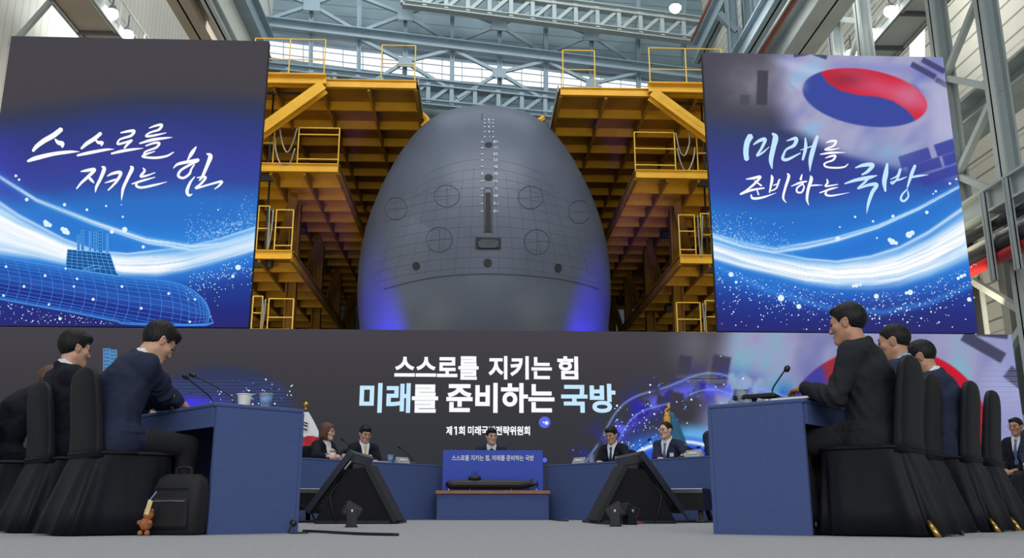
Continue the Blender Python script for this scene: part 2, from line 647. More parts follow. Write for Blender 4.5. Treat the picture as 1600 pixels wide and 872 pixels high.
for nx, ny in ((487, 8), (633.5, 23), (780, 39), (924, 55)):          # upper row of crossings
    for sg in (-1, 1):
        brace((nx, ny), (nx + sg * 68, girder_y(nx + sg * 68) - 7))
        brace((nx, ny), (nx + sg * 68, ny - 26))
    p = on_end(nx, ny, -0.3)
    tag(MB().box((0, 0, 0), (1.1, 0.1, 0.85), None).build('gusset_plate', 'steel_blue', loc=p, rotz=E_ANG),
        'small steel gusset plate where the end wall braces cross', 'plate', 'gusset plates')
for nx, ny in ((633, 97), (780, 114), (926, 131)):                    # crossings in front of the window
    for sg in (-1, 1):
        brace((nx, ny), (nx + sg * 68, girder_y(nx + sg * 68) + 7))
        brace((nx, ny), (nx + sg * 66, ny + 40))
    p = on_end(nx, ny, -0.3)
    tag(MB().box((0, 0, 0), (0.95, 0.1, 0.7), None).build('gusset_plate', 'steel_blue', loc=p, rotz=E_ANG),
        'small steel gusset plate where the end wall braces cross', 'plate', 'gusset plates')


def truss(name, label, a0, a1, drop, n, w=0.5, m='steel_blue', off=0.0):
    t = thing(name, label, 'truss')
    top = [on_end(a0[0] + (a1[0] - a0[0]) * i / n, a0[1] + (a1[1] - a0[1]) * i / n, off) for i in range(n + 1)]
    bot = [p - np.array([0, 0, drop]) for p in top]
    MB().ibeam(top[0], top[-1], w, 0.5, 0.07).build('top_chord', m, t)
    MB().ibeam(bot[0], bot[-1], w, 0.4, 0.07).build('bottom_chord', m, t)
    for i in range(n):
        MB().bar(bot[i], top[i], 0.42, 0.28, E_DIR).build('web_post', m, t)
        MB().bar(bot[i], top[i + 1], 0.3, 0.24, E_DIR).build('web_diagonal', m, t)
    return t


truss('walkway_truss', 'pale blue walkway truss low on the end wall above the hull', (414, 104), (1106, 177), 1.45, 19, 0.6)
truss('roof_truss', 'grey roof truss crossing the top of the end wall', (630, -27), (1100, 34), 1.6, 14, 0.6, 'steel_grey', -2.0)


# ---- side steelwork, right
def lattice_column(y, label, x=13.0, h=20.0):
    t = thing('lattice_column', label, 'column', (x, y, 0), 0, 'lattice columns along the right wall')
    for s in (-1.15, 1.15):
        MB().ibeam((0, s, 0), (0, s, h), 0.42, 0.42, 0.06, up=(1, 0, 0)).build('leg', 'steel_grey', t)
    n = int(h / 1.45)
    for i in range(n):
        z0, z1 = i * 1.45 + 0.2, (i + 1) * 1.45 + 0.2
        sg = 1 if i % 2 else -1
        MB().bar((0, -1.15 * sg, z0), (0, 1.15 * sg, z1), 0.16, 0.16, (1, 0, 0)).build('lacing_bar', 'steel_grey', t)
    MB().box((0, 0, 0.04), (0.9, 3.0, 0.08), None, 0.01).build('base_plate', 'steel_grey', t)
    return t


for y, lb in ((21.65, 'nearest grey lattice column on the right wall beside the flag screen'),
              (28.5, 'second grey lattice column on the right wall behind the flag screen'),
              (36, 'third grey lattice column along the right wall counted from the stage'),
              (44, 'fourth grey lattice column along the right wall counted from the stage'),
              (52, 'farthest grey lattice column on the right wall near the end wall')):
    lattice_column(y, lb)


def long_beam(name, label, x, z, y0, y1, w, h, m, cat='beam'):
    return tag(MB().ibeam((x, y0, z), (x, y1, z), w, h, 0.06).build(name, m), label, cat)


long_beam('wall_beam', 'pale horizontal beam low on the right wall above the red pipe', 12.45, float(at(1553, 312, X=12.45)[2]), 15, 34, 0.36, 0.62, 'steel_grey')
long_beam('wall_beam', 'wide grey ledge beam high on the right wall beside the lattice column', 14.3, 11.1, 16, 57, 1.1, 0.7, 'steel_grey')
long_beam('crane_girder', 'large grey crane girder running over the flag screen', 10.9, 15.9, 20, 32.6, 1.1, 1.5, 'steel_grey')
long_beam('crane_rail_beam', 'narrow pale beam left of the large grey crane girder', 9.4, 15.9, 20, 32.5, 0.4, 0.8, 'steel_blue')
def far_beam(name, label, px_end, y_end, w, h, m, y0=34.0, cat='beam', dx=0.0, dz=0.0, tube=False):
    """Runs along the hall and dies into the end wall at the photo point px_end."""
    e = at(*px_end, Y=y_end)
    p0, p1 = (e[0] + dx, y0, e[2] + dz), (e[0] + dx, y_end, e[2] + dz)
    b = MB().tube([p0, p1], w, 8) if tube else MB().ibeam(p0, p1, w, h, 0.08)
    return tag(b.build(name, m), label, cat)


far_beam('crane_rail_beam', 'pale blue beam with a rusty power rail, ending above the right gantry rail', (1090, 84), 56, 0.7, 1.5, 'steel_blue')
far_beam('power_rail', 'rusty red power rail on the pale blue beam above the right gantry rail', (1090, 84), 56, 0.2, 0, 'cable_rust', dx=-0.25, dz=1.0, cat='rail', tube=True)
tag(MB().tube([(9.85, 21, 15.55), (9.85, 33, 15.55)], 0.09, 8).build('power_rail', 'cable_rust'), 'rusty red power rail beside the large grey crane girder', 'rail')
for px, yt, Y, w in ((1149, 20, 45, 0.55), (1172, 10, 50, 0.45), (1193, -30, 36, 0.55)):
    a, c = at(px, 110, Y=Y), at(px, yt - 60, Y=Y)
    b = MB().ibeam(a, (a[0], Y, c[2]), w, w, 0.06, up=(1, 0, 0))
    tag(b.build('hanger_post', 'steel_blue'), 'pale steel post rising behind the left half of the flag screen', 'post', 'crane hanger posts')
for (x0, y0), (x1, y1), Y in (((1123, 22), (1150, 50), 45), ((1150, 45), (1173, 64), 50)):
    tag(MB().bar(at(x0, y0, Y=Y), at(x1, y1, Y=Y), 0.35, 0.35).build('diagonal_brace', 'steel_blue'),
        'pale steel brace among the posts behind the left half of the flag screen', 'brace', 'crane post braces')
for i in range(2):
    y = 23.6 + i * 6
    b = MB().bar((11.3, y + 2, 16.7), (13.0, y + 2, 19.6), 0.3, 0.3)
    tag(b.build('knee_brace', 'steel_grey'), 'grey knee brace between crane girder and right wall columns', 'brace', 'crane girder knee braces')


def walkway(x0, x1, z, y0, y1, label, name='lamp_walkway', side=1):
    t = thing(name, label, 'walkway')
    MB().box(((x0 + x1) / 2, (y0 + y1) / 2, z), (x1 - x0, y1 - y0, 0.08)).build('deck', 'girder_tan' if side < 0 else 'steel_grey', t)
    for x in (x0, x1):
        MB().ibeam((x, y0, z + 0.05), (x, y1, z + 0.05), 0.14, 0.36, 0.03).build('edge_beam', 'steel_grey', t)
    n = int((y1 - y0) / 2.2)
    for i in range(n + 1):
        y = y0 + (y1 - y0) * i / n
        MB().bar((x0, y, z - 0.1), (x1, y, z - 0.1), 0.12, 0.14).build('cross_beam', 'steel_dark', t)
    xr = x0 if side > 0 else x1
    for dz in (0.6, 1.15):
        MB().tube([(xr, y0, z + dz), (xr, y1, z + dz)], 0.035, 6).build('handrail', 'steel_grey', t)
    for i in range(n + 1):
        y = y0 + (y1 - y0) * i / n
        MB().tube([(xr, y, z), (xr, y, z + 1.15)], 0.035, 6).build('rail_post', 'steel_grey', t)
    return t


walkway(13.45, 14.6, 15.6, 19, 48, 'grey lamp walkway high along the right wall with lamps on its edge', side=1)
walkway(-13.3, -12.0, 15.6, 19, 46, 'tan-floored lamp walkway high along the left wall', side=-1)
long_beam('crane_girder', 'tan crane girder running high along the left wall', -9.3, 15.9, 20, 32.5, 0.7, 1.0, 'girder_tan')
long_beam('crane_rail_beam', 'pale steel beam beside the tan crane girder on the left', -8.6, 15.9, 20, 31, 0.3, 0.5, 'steel_grey')
far_beam('crane_rail_beam', 'pale blue beam nearest the end wall window at upper left', (418, 76), 56, 0.8, 1.8, 'steel_blue')
far_beam('crane_rail_beam', 'slim pale beam left of the pale blue beam at upper left', (404, 62), 56, 0.35, 0.5, 'steel_grey')
for i in range(4):
    y = 26 + i * 8
    tag(MB().bar((-14.3, y, 13.9), (-13.3, y, 15.45), 0.14, 0.14).build('walkway_bracket', 'steel_grey'),
        'diagonal bracket under the lamp walkway on the left wall', 'bracket', 'left walkway brackets')


# ---- bay lamps
def bay_lamp(px, py, X=None, Y=None, label=''):
    p = at(px, py, X=X, Y=Y)
    t = thing('bay_lamp', label, 'lamp', p)
    r = 0.2 if X is not None else 0.36
    MB().lathe([(0.02, 0.32), (r * 0.5, 0.28), (r * 0.85, 0.08), (r * 0.9, 0.02), (r * 0.8, 0.02)], n=20).build('housing', 'steel_dark', t, True)
    MB().lathe([(0.0, -r * 0.9), (r * 0.6, -r * 0.75), (r * 0.95, -r * 0.3), (r, 0.03), (r * 0.8, 0.12), (0, 0.13)], n=20).build('bulb', 'lamp_glow', t, True)
    MB().tube([(0, 0, 0.3), (0, 0, 0.75)], 0.03, 6).build('hanger', 'steel_dark', t)


bay_lamp(175, 22, X=-11.85, label='upper of two glowing bay lamps at the left wall walkway')
bay_lamp(199, 55, X=-11.85, label='glowing bay lamp just above the top edge of the left screen')
bay_lamp(1391, 18, X=13.3, label='uppermost of three glowing bay lamps at the right wall walkway')
bay_lamp(1361, 53, X=13.3, label='middle of three glowing bay lamps at the right wall walkway')
bay_lamp(1330, 85, X=13.3, label='glowing bay lamp just above the top edge of the right screen')
bay_lamp(1055, 12, Y=50, label='single glowing bay lamp under the roof truss above the right gantry')

# ---- small window between right columns
b = MB().prism([at(1421, 62, X=15.35), at(1421, 90, X=15.35), at(1444, 92, X=15.35), at(1444, 45, X=15.35)], (0.03, 0, 0))
structure(b.build('window_2', 'window_daylight'))

# ---- pipes on the right wall
for py, r, m, lb in ((402, 0.15, 'pipe_red', 'red pipe running along the right wall'),
                     (384, 0.17, 'pipe_black', 'thick black pipe just above the red pipe on the right wall'),
                     (366, 0.07, 'pipe_white', 'thin white pipe between two black pipes on the right wall'),
                     (347, 0.12, 'pipe_black', 'upper black pipe below the pale wall beam on the right')):
    x = 12.5
    z = float(at(1562, py, X=x)[2])
    tag(MB().tube([(x, 15.5, z), (x, 34, z)], r, 12).build('wall_pipe', m, smooth='auto'), lb, 'pipe')
for x, y, w, m, lb in ((13.0, 22.9, 0.34, 'pipe_black', 'dark vertical duct standing beside the right screen edge'),
                       (13.6, 22.2, 0.3, 'steel_dark', 'grey vertical duct on the right wall below the red pipe'),
                       ):
    tag(MB().box((x, y, 3.6), (w, w, 7.2), None, 0.02).build('wall_duct', m), lb, 'duct')
tag(MB().box((15.9, 21.5, 1.9), (1.6, 7, 3.8), None, 0.03).build('equipment_cabinet', 'steel_grey'), 'pale grey equipment cabinet at the foot of the right wall', 'cabinet')
for y in (19.5, 20.5, 22.0):
    tag(MB().ibeam((12.26, y, 5.4), (12.26, y, float(at(1553, 312, X=12.45)[2]) + 0.2), 0.12, 0.16, 0.03, up=(0, 1, 0)).build('pipe_support', 'steel_grey'),
        'short vertical support holding the pipes on the right wall', 'bracket', 'pipe supports')

# ================================================================== submarine
HULL_C = at(757, 470, Y=36)
HX, HZ = float(HULL_C[0]), 8.2
_out_px = [(177, 0), (178, 26), (183, 49), (188, 66), (194, 78), (203, 90), (214, 104), (253, 133), (295, 156), (337, 174),
           (377, 186), (415, 192.5), (455, 195), (483, 195), (518, 191)]


def hull_outline(n=96):
    """Half section (x >= 0) at the full-beam station, top to keel."""
    pts = []
    for py, hw in _out_px:
        a = at(757, py, Y=36)
        c = at(757 + hw, py, Y=36)
        pts.append((float(c[0] - a[0]), float(a[2])))
    zl, xl = pts[-1][1], pts[-1][0]
    for i in range(1, 10):                           # round keel below
        a = i / 9 * math.pi / 2
        pts.append((xl * math.cos(a) ** 0.9 if i < 9 else 0.0, zl - math.sin(a) * (zl - 2.1)))
    P = np.array(pts)
    d = np.r_[0, np.cumsum(np.hypot(*np.diff(P, axis=0).T))]
    s = np.linspace(0, d[-1], n)
    return np.c_[np.interp(s, d, P[:, 0]), np.interp(s, d, P[:, 1])]


def build_hull():
    half = hull_outline(80)
    for _ in range(3):
        half[1:-1] = (half[:-2] + 2 * half[1:-1] + half[2:]) / 4
    ring = np.vstack([half, (half * [-1, 1])[::-1][1:-1]])
    rings = []
    NOSE = 5.5
    ks = np.r_[0.02, np.sin(np.linspace(0.06, math.pi / 2, 26))]
    for k in ks:
        y = 36 - NOSE * math.sqrt(max(0, 1 - k * k))
        cz = HZ
        rings.append([(HX + p[0] * k, y, cz + (p[1] - cz) * k) for p in ring])
    for y in (40, 46, 52, 56):
        rings.append([(HX + p[0], y, p[1]) for p in ring])
    b = MB().loft([list(reversed(r)) for r in rings])
    return b.build('submarine', 'hull', smooth=True)


hull = build_hull()
tag(hull, 'huge dark grey submarine bow with white draft marks between the yellow gantries', 'submarine')
from mathutils.bvhtree import BVHTree
_hm = hull.data
_bvh = BVHTree.FromPolygons([v.co.copy() for v in _hm.vertices], [tuple(p.vertices) for p in _hm.polygons])


def on_hull(px, py, lift=0.0):
    r = Vector(ray(px, py)).normalized()
    h = _bvh.ray_cast(Vector(_C), r)
    if h[0] is None:
        return None, None
    n = h[1]
    if n.dot(r) > 0:
        n = -n
    return h[0] + n * lift, n


def hull_curve(pts, r, name, m='hull_line', closed=False, parent=hull, per=6, lift=0.0):
    P = catmull(pts, per)
    w = [on_hull(x, y, lift)[0] for x, y in P]
    w = [p for p in w if p is not None]
    return MB().tube(w, r, 6).build(name, m, parent, True)


def hull_ring(cx, cy, rx, ry, name='torpedo_door'):
    pts = [(cx + rx * math.cos(a), cy + ry * math.sin(a)) for a in np.linspace(0, 2 * math.pi, 33)]
    o = hull_curve(pts, 0.016, name, per=2)
    b = MB()
    b.tube([on_hull(cx + rx * t, cy - 0.06 * rx * t)[0] for t in np.linspace(-0.95, 0.95, 9)], 0.008, 5)
    b.tube([on_hull(cx, cy + ry * t)[0] for t in np.linspace(-0.95, 0.95, 9)], 0.008, 5)
    b.build('door_seam', 'hull_line', o)


for c in ((698.2, 306.5, 19.5, 17), (829, 308.5, 19.5, 17.5), (619, 326, 17, 17.5), (905, 331, 17, 18),
          (686.5, 374.5, 20, 19.5), (838.5, 378, 19.5, 19.5)):
    hull_ring(*c)


def hull_patch(poly, name, m, lift=0.02):
    w = []
    ns = Vector()
    for x, y in poly:
        p, n = on_hull(x, y, lift)
        w.append(p); ns += n
    ns.normalize()
    return MB().prism(w, -ns * 0.03).build(name, m, hull)


def ellipse(cx, cy, rx, ry, n=20):
    return [(cx + rx * math.cos(2 * math.pi * k / n), cy - ry * math.sin(2 * math.pi * k / n)) for k in range(n)]


for c in ((763.5, 226.5, 6, 4), (763.5, 277.5, 6.5, 5), (762, 411, 6.5, 6.5), (650.5, 416, 5.5, 6.5), (872, 419, 5.5, 7)):
    hull_patch(ellipse(*c), 'flow_port', 'hull_dark')
for k in range(8):
    hull_patch([(758.5, 301 + 7.8 * (k + 1)), (767, 301 + 7.8 * (k + 1)), (767, 301 + 7.8 * k), (758.5, 301 + 7.8 * k)], 'bow_slot', 'hull_dark', 0.012)
hull_curve([(757, 364), (756.5, 330), (757, 298), (762.5, 294), (768.5, 298), (769, 330), (768.5, 364)], 0.02, 'slot_frame')
ho = hull_patch([(743, 390), (782.5, 390), (782.5, 372), (743, 371)], 'bow_hatch', 'hull_dark')
hull_patch([(748, 386), (752, 388), (774, 388), (778, 386), (779, 378), (774, 375), (752, 375), (747, 379)], 'hatch_cover', 'hull_line', 0.06)
hull_curve([(600, 452), (640, 441), (690, 432), (755, 428), (830, 431), (890, 439), (935, 452)], 0.022, 'bow_seam')
hull_curve([(753, 178), (753, 182), (753, 187)], 0.02, 'centre_seam', per=3)
# rubber tile joints
for yk in (253, 268, 283, 297, 311, 326, 342, 358, 374, 390, 406, 422):
    hw = float(np.interp(yk, [a for a, _ in _out_px], [w for _, w in _out_px])) * (0.93 if yk > 285 else 0.72)
    pts = [(757 + hw * t, yk + 26 * t * t - 4) for t in np.linspace(-1, 1, 15)]
    pts = [p for p in pts if on_hull(*p)[0] is not None]
    hull_curve(pts, 0.0055, 'tile_joint', per=3)
for k in range(-7, 8):
    if k == 0:
        continue
    pts = [(757 + k * 22 * (0.72 + 0.34 * (y - 250) / 180), y + 0.02 * k * k) for y in np.linspace(258 + abs(k) * 5, 428, 9)]
    pts = [p for p in pts if on_hull(*p)[0] is not None]
    hull_curve(pts, 0.005, 'tile_joint', per=3)
# draft marks: ticks left, figures right, as on the bow
marks = MB()


def hull_mark(cx, cy, w, h):
    q = [on_hull(cx + a * w / 2, cy + c * h / 2, 0.03)[0] for a, c in ((-1, 1), (1, 1), (1, -1), (-1, -1))]
    marks.add(q, [(0, 1, 2, 3)])


SEG = {'0': 'abcdef', '1': 'bc', '2': 'abged', '3': 'abgcd', '4': 'fgbc', '5': 'afgcd', '6': 'afgedc', '7': 'abc', '8': 'abcdefg', '9': 'abcdfg'}


def digit(ch, cx, cy, w, h):
    t = max(0.55, w * 0.26)
    S = dict(a=(0, -h / 2, w, t), d=(0, h / 2, w, t), g=(0, 0, w, t), f=(-w / 2, -h / 4, t, h / 2), b=(w / 2, -h / 4, t, h / 2),
             e=(-w / 2, h / 4, t, h / 2), c=(w / 2, h / 4, t, h / 2))
    for s in SEG[ch]:
        x, y, a, c = S[s]
        hull_mark(cx + x, cy + y, a, c)


for i, py in enumerate((188, 193, 199, 206.5, 214.5)):
    hull_mark(757.5, py, 2.6, 0.8)
    hull_mark(770.5, py, 2.6, 0.8)
    digit(str((9 - 2 * i) % 10), 764, py, 2.0, 2.2)
for i, py in enumerate((222.5, 232, 241.5, 251, 261, 272, 283.5, 295, 306.5, 318.5, 330.5)):
    hull_mark(753.5, py, 4 if i != 9 else 3, 0.9)
    digit(str((8 - i) % 10), 772.5, py, 2.0, 3.4)
    digit(str((4 + 3 * i) % 10), 776, py, 2.0, 3.4)
hull_mark(753.5, 272, 0.9, 4.5)
marks.build('draft_marks', 'hull_mark', hull)

for i, y in enumerate((37, 42, 47, 52)):
    q = thing('keel_block', 'dark support block under the keel of the submarine', 'support', (HX, y, 0), 0, 'keel blocks')
    MB().box((0, 0, 0.9), (3.2, 1.0, 1.8), None, 0.05).build('block', 'steel_dark', q)
    MB().box((0, 0, 1.95), (2.4, 0.8, 0.32), None, 0.04).build('timber_cap', 'wood_shelf', q)

# ================================================================== yellow gantries beside the hull
YF = 33.0
FRONT = dict(z1=None)


def deck(label, x0, x1, z, y0=YF, y1=58.0, rib=1.9, nlong=3, inner=1, fascia=0.34, plate='yellow_shaded', strip=False):
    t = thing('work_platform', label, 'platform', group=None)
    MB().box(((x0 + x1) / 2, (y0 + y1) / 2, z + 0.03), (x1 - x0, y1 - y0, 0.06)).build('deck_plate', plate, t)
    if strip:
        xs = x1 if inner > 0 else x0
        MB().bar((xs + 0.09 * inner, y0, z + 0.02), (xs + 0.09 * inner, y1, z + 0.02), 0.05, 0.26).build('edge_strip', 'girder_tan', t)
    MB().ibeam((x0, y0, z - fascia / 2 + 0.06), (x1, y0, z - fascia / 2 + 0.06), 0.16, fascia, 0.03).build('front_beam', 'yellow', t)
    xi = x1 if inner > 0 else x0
    MB().ibeam((xi, y0, z - 0.16), (xi, y1, z - 0.16), 0.14, 0.4, 0.03).build('edge_beam', 'yellow_shaded', t)
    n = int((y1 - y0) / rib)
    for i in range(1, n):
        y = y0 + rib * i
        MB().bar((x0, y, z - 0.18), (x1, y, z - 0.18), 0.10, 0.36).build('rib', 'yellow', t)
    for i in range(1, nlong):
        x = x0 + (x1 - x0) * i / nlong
        MB().bar((x, y0, z - 0.2), (x, y1, z - 0.2), 0.10, 0.4).build('stringer', 'yellow_shaded', t)
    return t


def guard_rail(label, p0, p1, h=1.1, n=2, mid=(0.5,), m='rail_yellow', tall=0.0):
    t = thing('guard_rail', label, 'railing')
    p0, p1 = Vector(p0), Vector(p1)
    for k in range(n + 1):
        p = p0.lerp(p1, k / n)
        MB().tube([p, p + Vector((0, 0, h))], 0.026, 6).build('post', m, t)
    for fz in (1.0,) + tuple(mid):
        MB().tube([p0 + Vector((0, 0, h * fz)), p1 + Vector((0, 0, h * fz))], 0.024, 6).build('rail', m, t)
    return t


def X_at(px, py, Y=YF):
    return float(at(px, py, Y=Y)[0])


def Z_at(px, py, Y=YF):
    return float(at(px, py, Y=Y)[2])


Z1 = Z_at(650, 129)
Z1R = Z_at(876, 139)
Z2 = Z_at(528, 259)
Z3 = Z_at(455, 394)
Z4 = Z_at(455, 517)
L1a, L1b = X_at(505, 130), X_at(650, 137)
R1a, R1b = X_at(876, 148), X_at(1013, 143)
L2b, R2a = X_at(528, 265), X_at(994, 272)
L3b, R3a = X_at(456, 397), X_at(1063, 408)
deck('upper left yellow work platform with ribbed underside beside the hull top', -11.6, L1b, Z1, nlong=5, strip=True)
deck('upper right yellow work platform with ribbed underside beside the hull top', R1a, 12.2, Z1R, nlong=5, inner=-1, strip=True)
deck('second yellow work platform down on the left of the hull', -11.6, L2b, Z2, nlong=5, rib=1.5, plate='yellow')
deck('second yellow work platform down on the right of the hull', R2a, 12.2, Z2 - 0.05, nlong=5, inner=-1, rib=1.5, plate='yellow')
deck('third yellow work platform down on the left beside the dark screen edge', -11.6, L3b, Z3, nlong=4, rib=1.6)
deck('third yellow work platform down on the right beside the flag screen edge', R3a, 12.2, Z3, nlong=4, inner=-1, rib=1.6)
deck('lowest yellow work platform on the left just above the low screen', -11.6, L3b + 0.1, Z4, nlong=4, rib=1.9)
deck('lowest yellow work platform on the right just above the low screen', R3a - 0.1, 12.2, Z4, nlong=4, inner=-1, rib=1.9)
# raised front beams and slanting struts of the upper platforms
for sx, lb in ((-1, 'left'), (1, 'right')):
    a, c = (at(417, 124, Y=YF - 0.35), at(510, 127, Y=YF - 0.35)) if sx < 0 else (at(1013, 138, Y=YF - 0.35), at(1103, 140, Y=YF - 0.35))
    a2 = Vector(a); c2 = Vector(c); a2.z = c2.z = max(a2.z, c2.z)
    if sx < 0: a2.x = -11.6
    else: c2.x = 12.2
    tag(MB().ibeam(a2, c2, 0.36, 0.42, 0.05).build('front_girder', 'yellow'), 'short raised yellow girder on the front of the upper %s platform' % lb, 'beam')
    if sx < 0:
        s0, s1 = at(506, 136, Y=YF - 0.35), at(400, 212, Y=YF - 0.35)
    else:
        s0, s1 = at(1018, 147, Y=YF - 0.35), at(1120, 222, Y=YF - 0.35)
    tag(MB().ibeam(s0, s1, 0.4, 0.46, 0.05, up=(0, 1, 0)).build('slanting_strut', 'yellow'), 'thick slanting yellow strut under the upper %s platform' % lb, 'strut')
    pa, pb = ((418, 146), (472, 146)) if sx < 0 else ((1048, 160), (1100, 163))
    pts = [at(*pa, Y=YF + 0.4), at(*pb, Y=YF + 0.4), at(pb[0] + 8, pb[1] - 1, Y=YF + 0.3), at(pb[0] + 13, pb[1] - 8, Y=YF + 0.3)]
    tag(MB().tube(catmull(pts, 5), 0.05, 6).build('hanging_cable', 'cable', smooth=True), 'black cable under the front of the upper %s platform' % lb, 'cable')


def rail_px(label, x0, x1, yb, yt, n, Y=YF + 0.1, mids=(0.5,), slope=0.0):
    a = at(x0, yb, Y=Y); c = at(x1, yb, Y=Y)
    z = (a[2] + c[2]) / 2
    h = float(at((x0 + x1) / 2, yt, Y=Y)[2])
    z = min((Z1, Z2, Z3, Z4) if x0 < 757 else (Z1R, Z2 - 0.05, Z3, Z4), key=lambda q: abs(q - z)) + 0.05
    h -= z
    return guard_rail(label, (a[0], Y, z), (c[0], Y, z), h, n, mids)


rail_px('yellow guard rail on the upper left platform next to the left screen', 395, 506, 118, 61, 2)
rail_px('narrow yellow guard rail frame above the inner end of the upper left platform', 595, 648, 127, 71, 1)
rail_px('narrow yellow guard rail frame above the inner end of the upper right platform', 880, 930, 136, 79, 1)
rail_px('yellow guard rail on the upper right platform next to the flag screen', 1016, 1130, 132, 76, 2, mids=(0.5, 0.14))
rail_px('yellow guard rail on the second left platform with a bent top bar', 464, 528, 258, 200, 1, mids=(0.82, 0.16))
rail_px('outer yellow guard rail on the second left platform at the screen edge', 405, 426, 255, 190, 1)
rail_px('yellow guard rail on the second right platform beside the hull', 993, 1056, 267, 207, 1, mids=(0.58, 0.16))
rail_px('outer yellow guard rail on the second right platform at the screen edge', 1091, 1106, 266, 210, 1)
rail_px('yellow guard rail on the third left platform', 428, 455, 392, 328, 1, mids=(0.57, 0.14))
rail_px('outer yellow guard rail on the third left platform at the screen edge', 400, 417, 390, 322, 1)
rail_px('yellow guard rail on the third right platform', 1063, 1088, 402, 336, 1, mids=(0.6, 0.15))
rail_px('outer yellow guard rail on the third right platform at the screen edge', 1098, 1113, 402, 334, 1)
rail_px('yellow guard rail on the lowest left platform', 417, 456, 517, 467, 1, mids=(0.4,))
rail_px('outer yellow guard rail on the lowest left platform at the screen edge', 392, 407, 517, 463, 1)
rail_px('yellow guard rail on the lowest right platform', 1059, 1096, 520, 473, 1, mids=(0.45,))
rail_px('outer yellow guard rail on the lowest right platform at the screen edge', 1104, 1120, 520, 470, 1)


def chain(label, pts, Y):
    w = [at(x, y, Y=Y) for x, y in catmull(pts, 8)]
    tag(MB().tube(w, 0.035, 6).build('safety_chain', 'chain', smooth=True), label, 'chain')


chain('safety chain hanging in a loop on the second left platform', [(437, 200), (441, 224), (449, 238), (458, 222), (464, 200)], YF)
chain('safety chain hanging straight on the second left platform', [(430, 216), (431, 235), (438, 255), (452, 256), (461, 232)], YF)
chain('safety chain hanging in a loop on the second right platform', [(1056, 207), (1062, 235), (1070, 243), (1077, 225), (1077, 205)], YF)
chain('lower safety chain on the second right platform', [(1058, 232), (1065, 258), (1074, 268), (1083, 250), (1086, 230)], YF)
chain('safety chain on the third left platform', [(421, 325), (420, 360), (418, 390), (424, 360), (427, 328)], YF)
chain('safety chain on the third right platform', [(1090, 336), (1092, 370), (1095, 402), (1097, 370), (1098, 336)], YF)
chain('safety chain on the lowest left platform', [(410, 466), (411, 490), (409, 515), (413, 490), (415, 468)], YF)
chain('safety chain on the lowest right platform', [(1098, 474), (1100, 498), (1101, 518), (1102, 498), (1103, 472)], YF)


def flood(label, p, aim):
    hang = max(0.6, next((z for z in (Z4, Z3, Z2, Z1) if z > p[2] + 0.3), p[2] + 0.6) - p[2])
    t = thing('floodlight', label, 'floodlight', p, aim)
    MB().box((0, 0, 0), (0.7, 0.28, 0.34), Matrix.Rotation(0.35, 3, 'X'), 0.04).build('housing', 'black_plastic', t)
    MB().bar((0, 0, 0.1), (0, 0.05, 0.5), 0.06, 0.5).build('bracket', 'black_plastic', t)
    MB().tube([(0, 0.05, 0.4), (0, 0.05, hang)], 0.04, 6).build('hanger', 'black_plastic', t)


for i, (px, py, Y, lb) in enumerate(((418, 277, 34, 'dark floodlight under the front of the second left platform'),
                                     (467, 360, 39, 'dark floodlight halfway back under the second left platform'),
                                     (502, 422, 46, 'dark floodlight far back under the second left platform'),
                                     (412, 412, 34, 'dark floodlight under the front of the third left platform'),
                                     (1103, 286, 34, 'dark floodlight under the front of the second right platform'),
                                     (1045, 367, 39, 'dark floodlight halfway back under the second right platform'),
                                     (1004, 427, 46, 'dark floodlight far back under the second right platform'),
                                     (1108, 420, 34, 'dark floodlight under the front of the third right platform'),
                                     (1051, 482, 39, 'dark floodlight low on the right behind the third platform'),
                                     (973, 472, 53, 'dark floodlight deepest under the right platforms'))):
    flood(lb, at(px, py, Y=Y), 0)


# columns that carry the platforms
def platform_column(x, y, h, label):
    t = thing('platform_column', label, 'column', (x, y, 0), 0, 'yellow gantry columns')
    MB().ibeam((0, 0, 0), (0, 0, h), 0.42, 0.42, 0.06, up=(1, 0, 0)).build('shaft', 'yellow_shaded', t)
    MB().box((0, 0, 0.04), (0.8, 0.8, 0.08)).build('base_plate', 'yellow_shaded', t)


for i in range(4):
    y = 36.5 + 6 * i
    platform_column(L2b - 2.2, y, Z2 - 0.4, 'yellow column carrying the work platforms beside the hull')
    platform_column(R2a + 2.2, y, Z2 - 0.45, 'yellow column carrying the work platforms beside the hull')
for sx, x in ((-1, L2b - 2.0), (1, R2a + 2.0)):
    for i in range(4):
        y = 35 + 6 * i
        b = MB().bar((x, y, Z2 - 0.5), (x + sx * 1.6, y + 4, Z3 + 0.2), 0.3, 0.3)
        tag(b.build('platform_brace', 'yellow_shaded'), 'shaded yellow diagonal brace between the lower work platforms', 'brace', 'gantry braces')
# small yellow brackets hooked on the inner edge of the upper platforms
for px, py, lb in ((657, 185, 'small yellow bracket on the inner edge of the upper left platform'),
                   (850, 192, 'small yellow bracket on the inner edge of the upper right platform')):
    a = at(px, py - 8, Y=36); c = at(px + (3 if px < 757 else -8), py + 14, Y=36)
    tag(MB().tube(catmull([a, (a + c) / 2 + np.array([0.25 if px < 757 else -0.3, 0, 0]), c], 5), 0.12, 6).build('edge_bracket', 'yellow'), lb, 'bracket')

# ================================================================== LED screens
YS = 17.0


def smooth(a, b, x):
    t = np.clip((x - a) / (b - a), 0, 1)
    return t * t * (3 - 2 * t)


_LAT = RNG.random((256, 256))


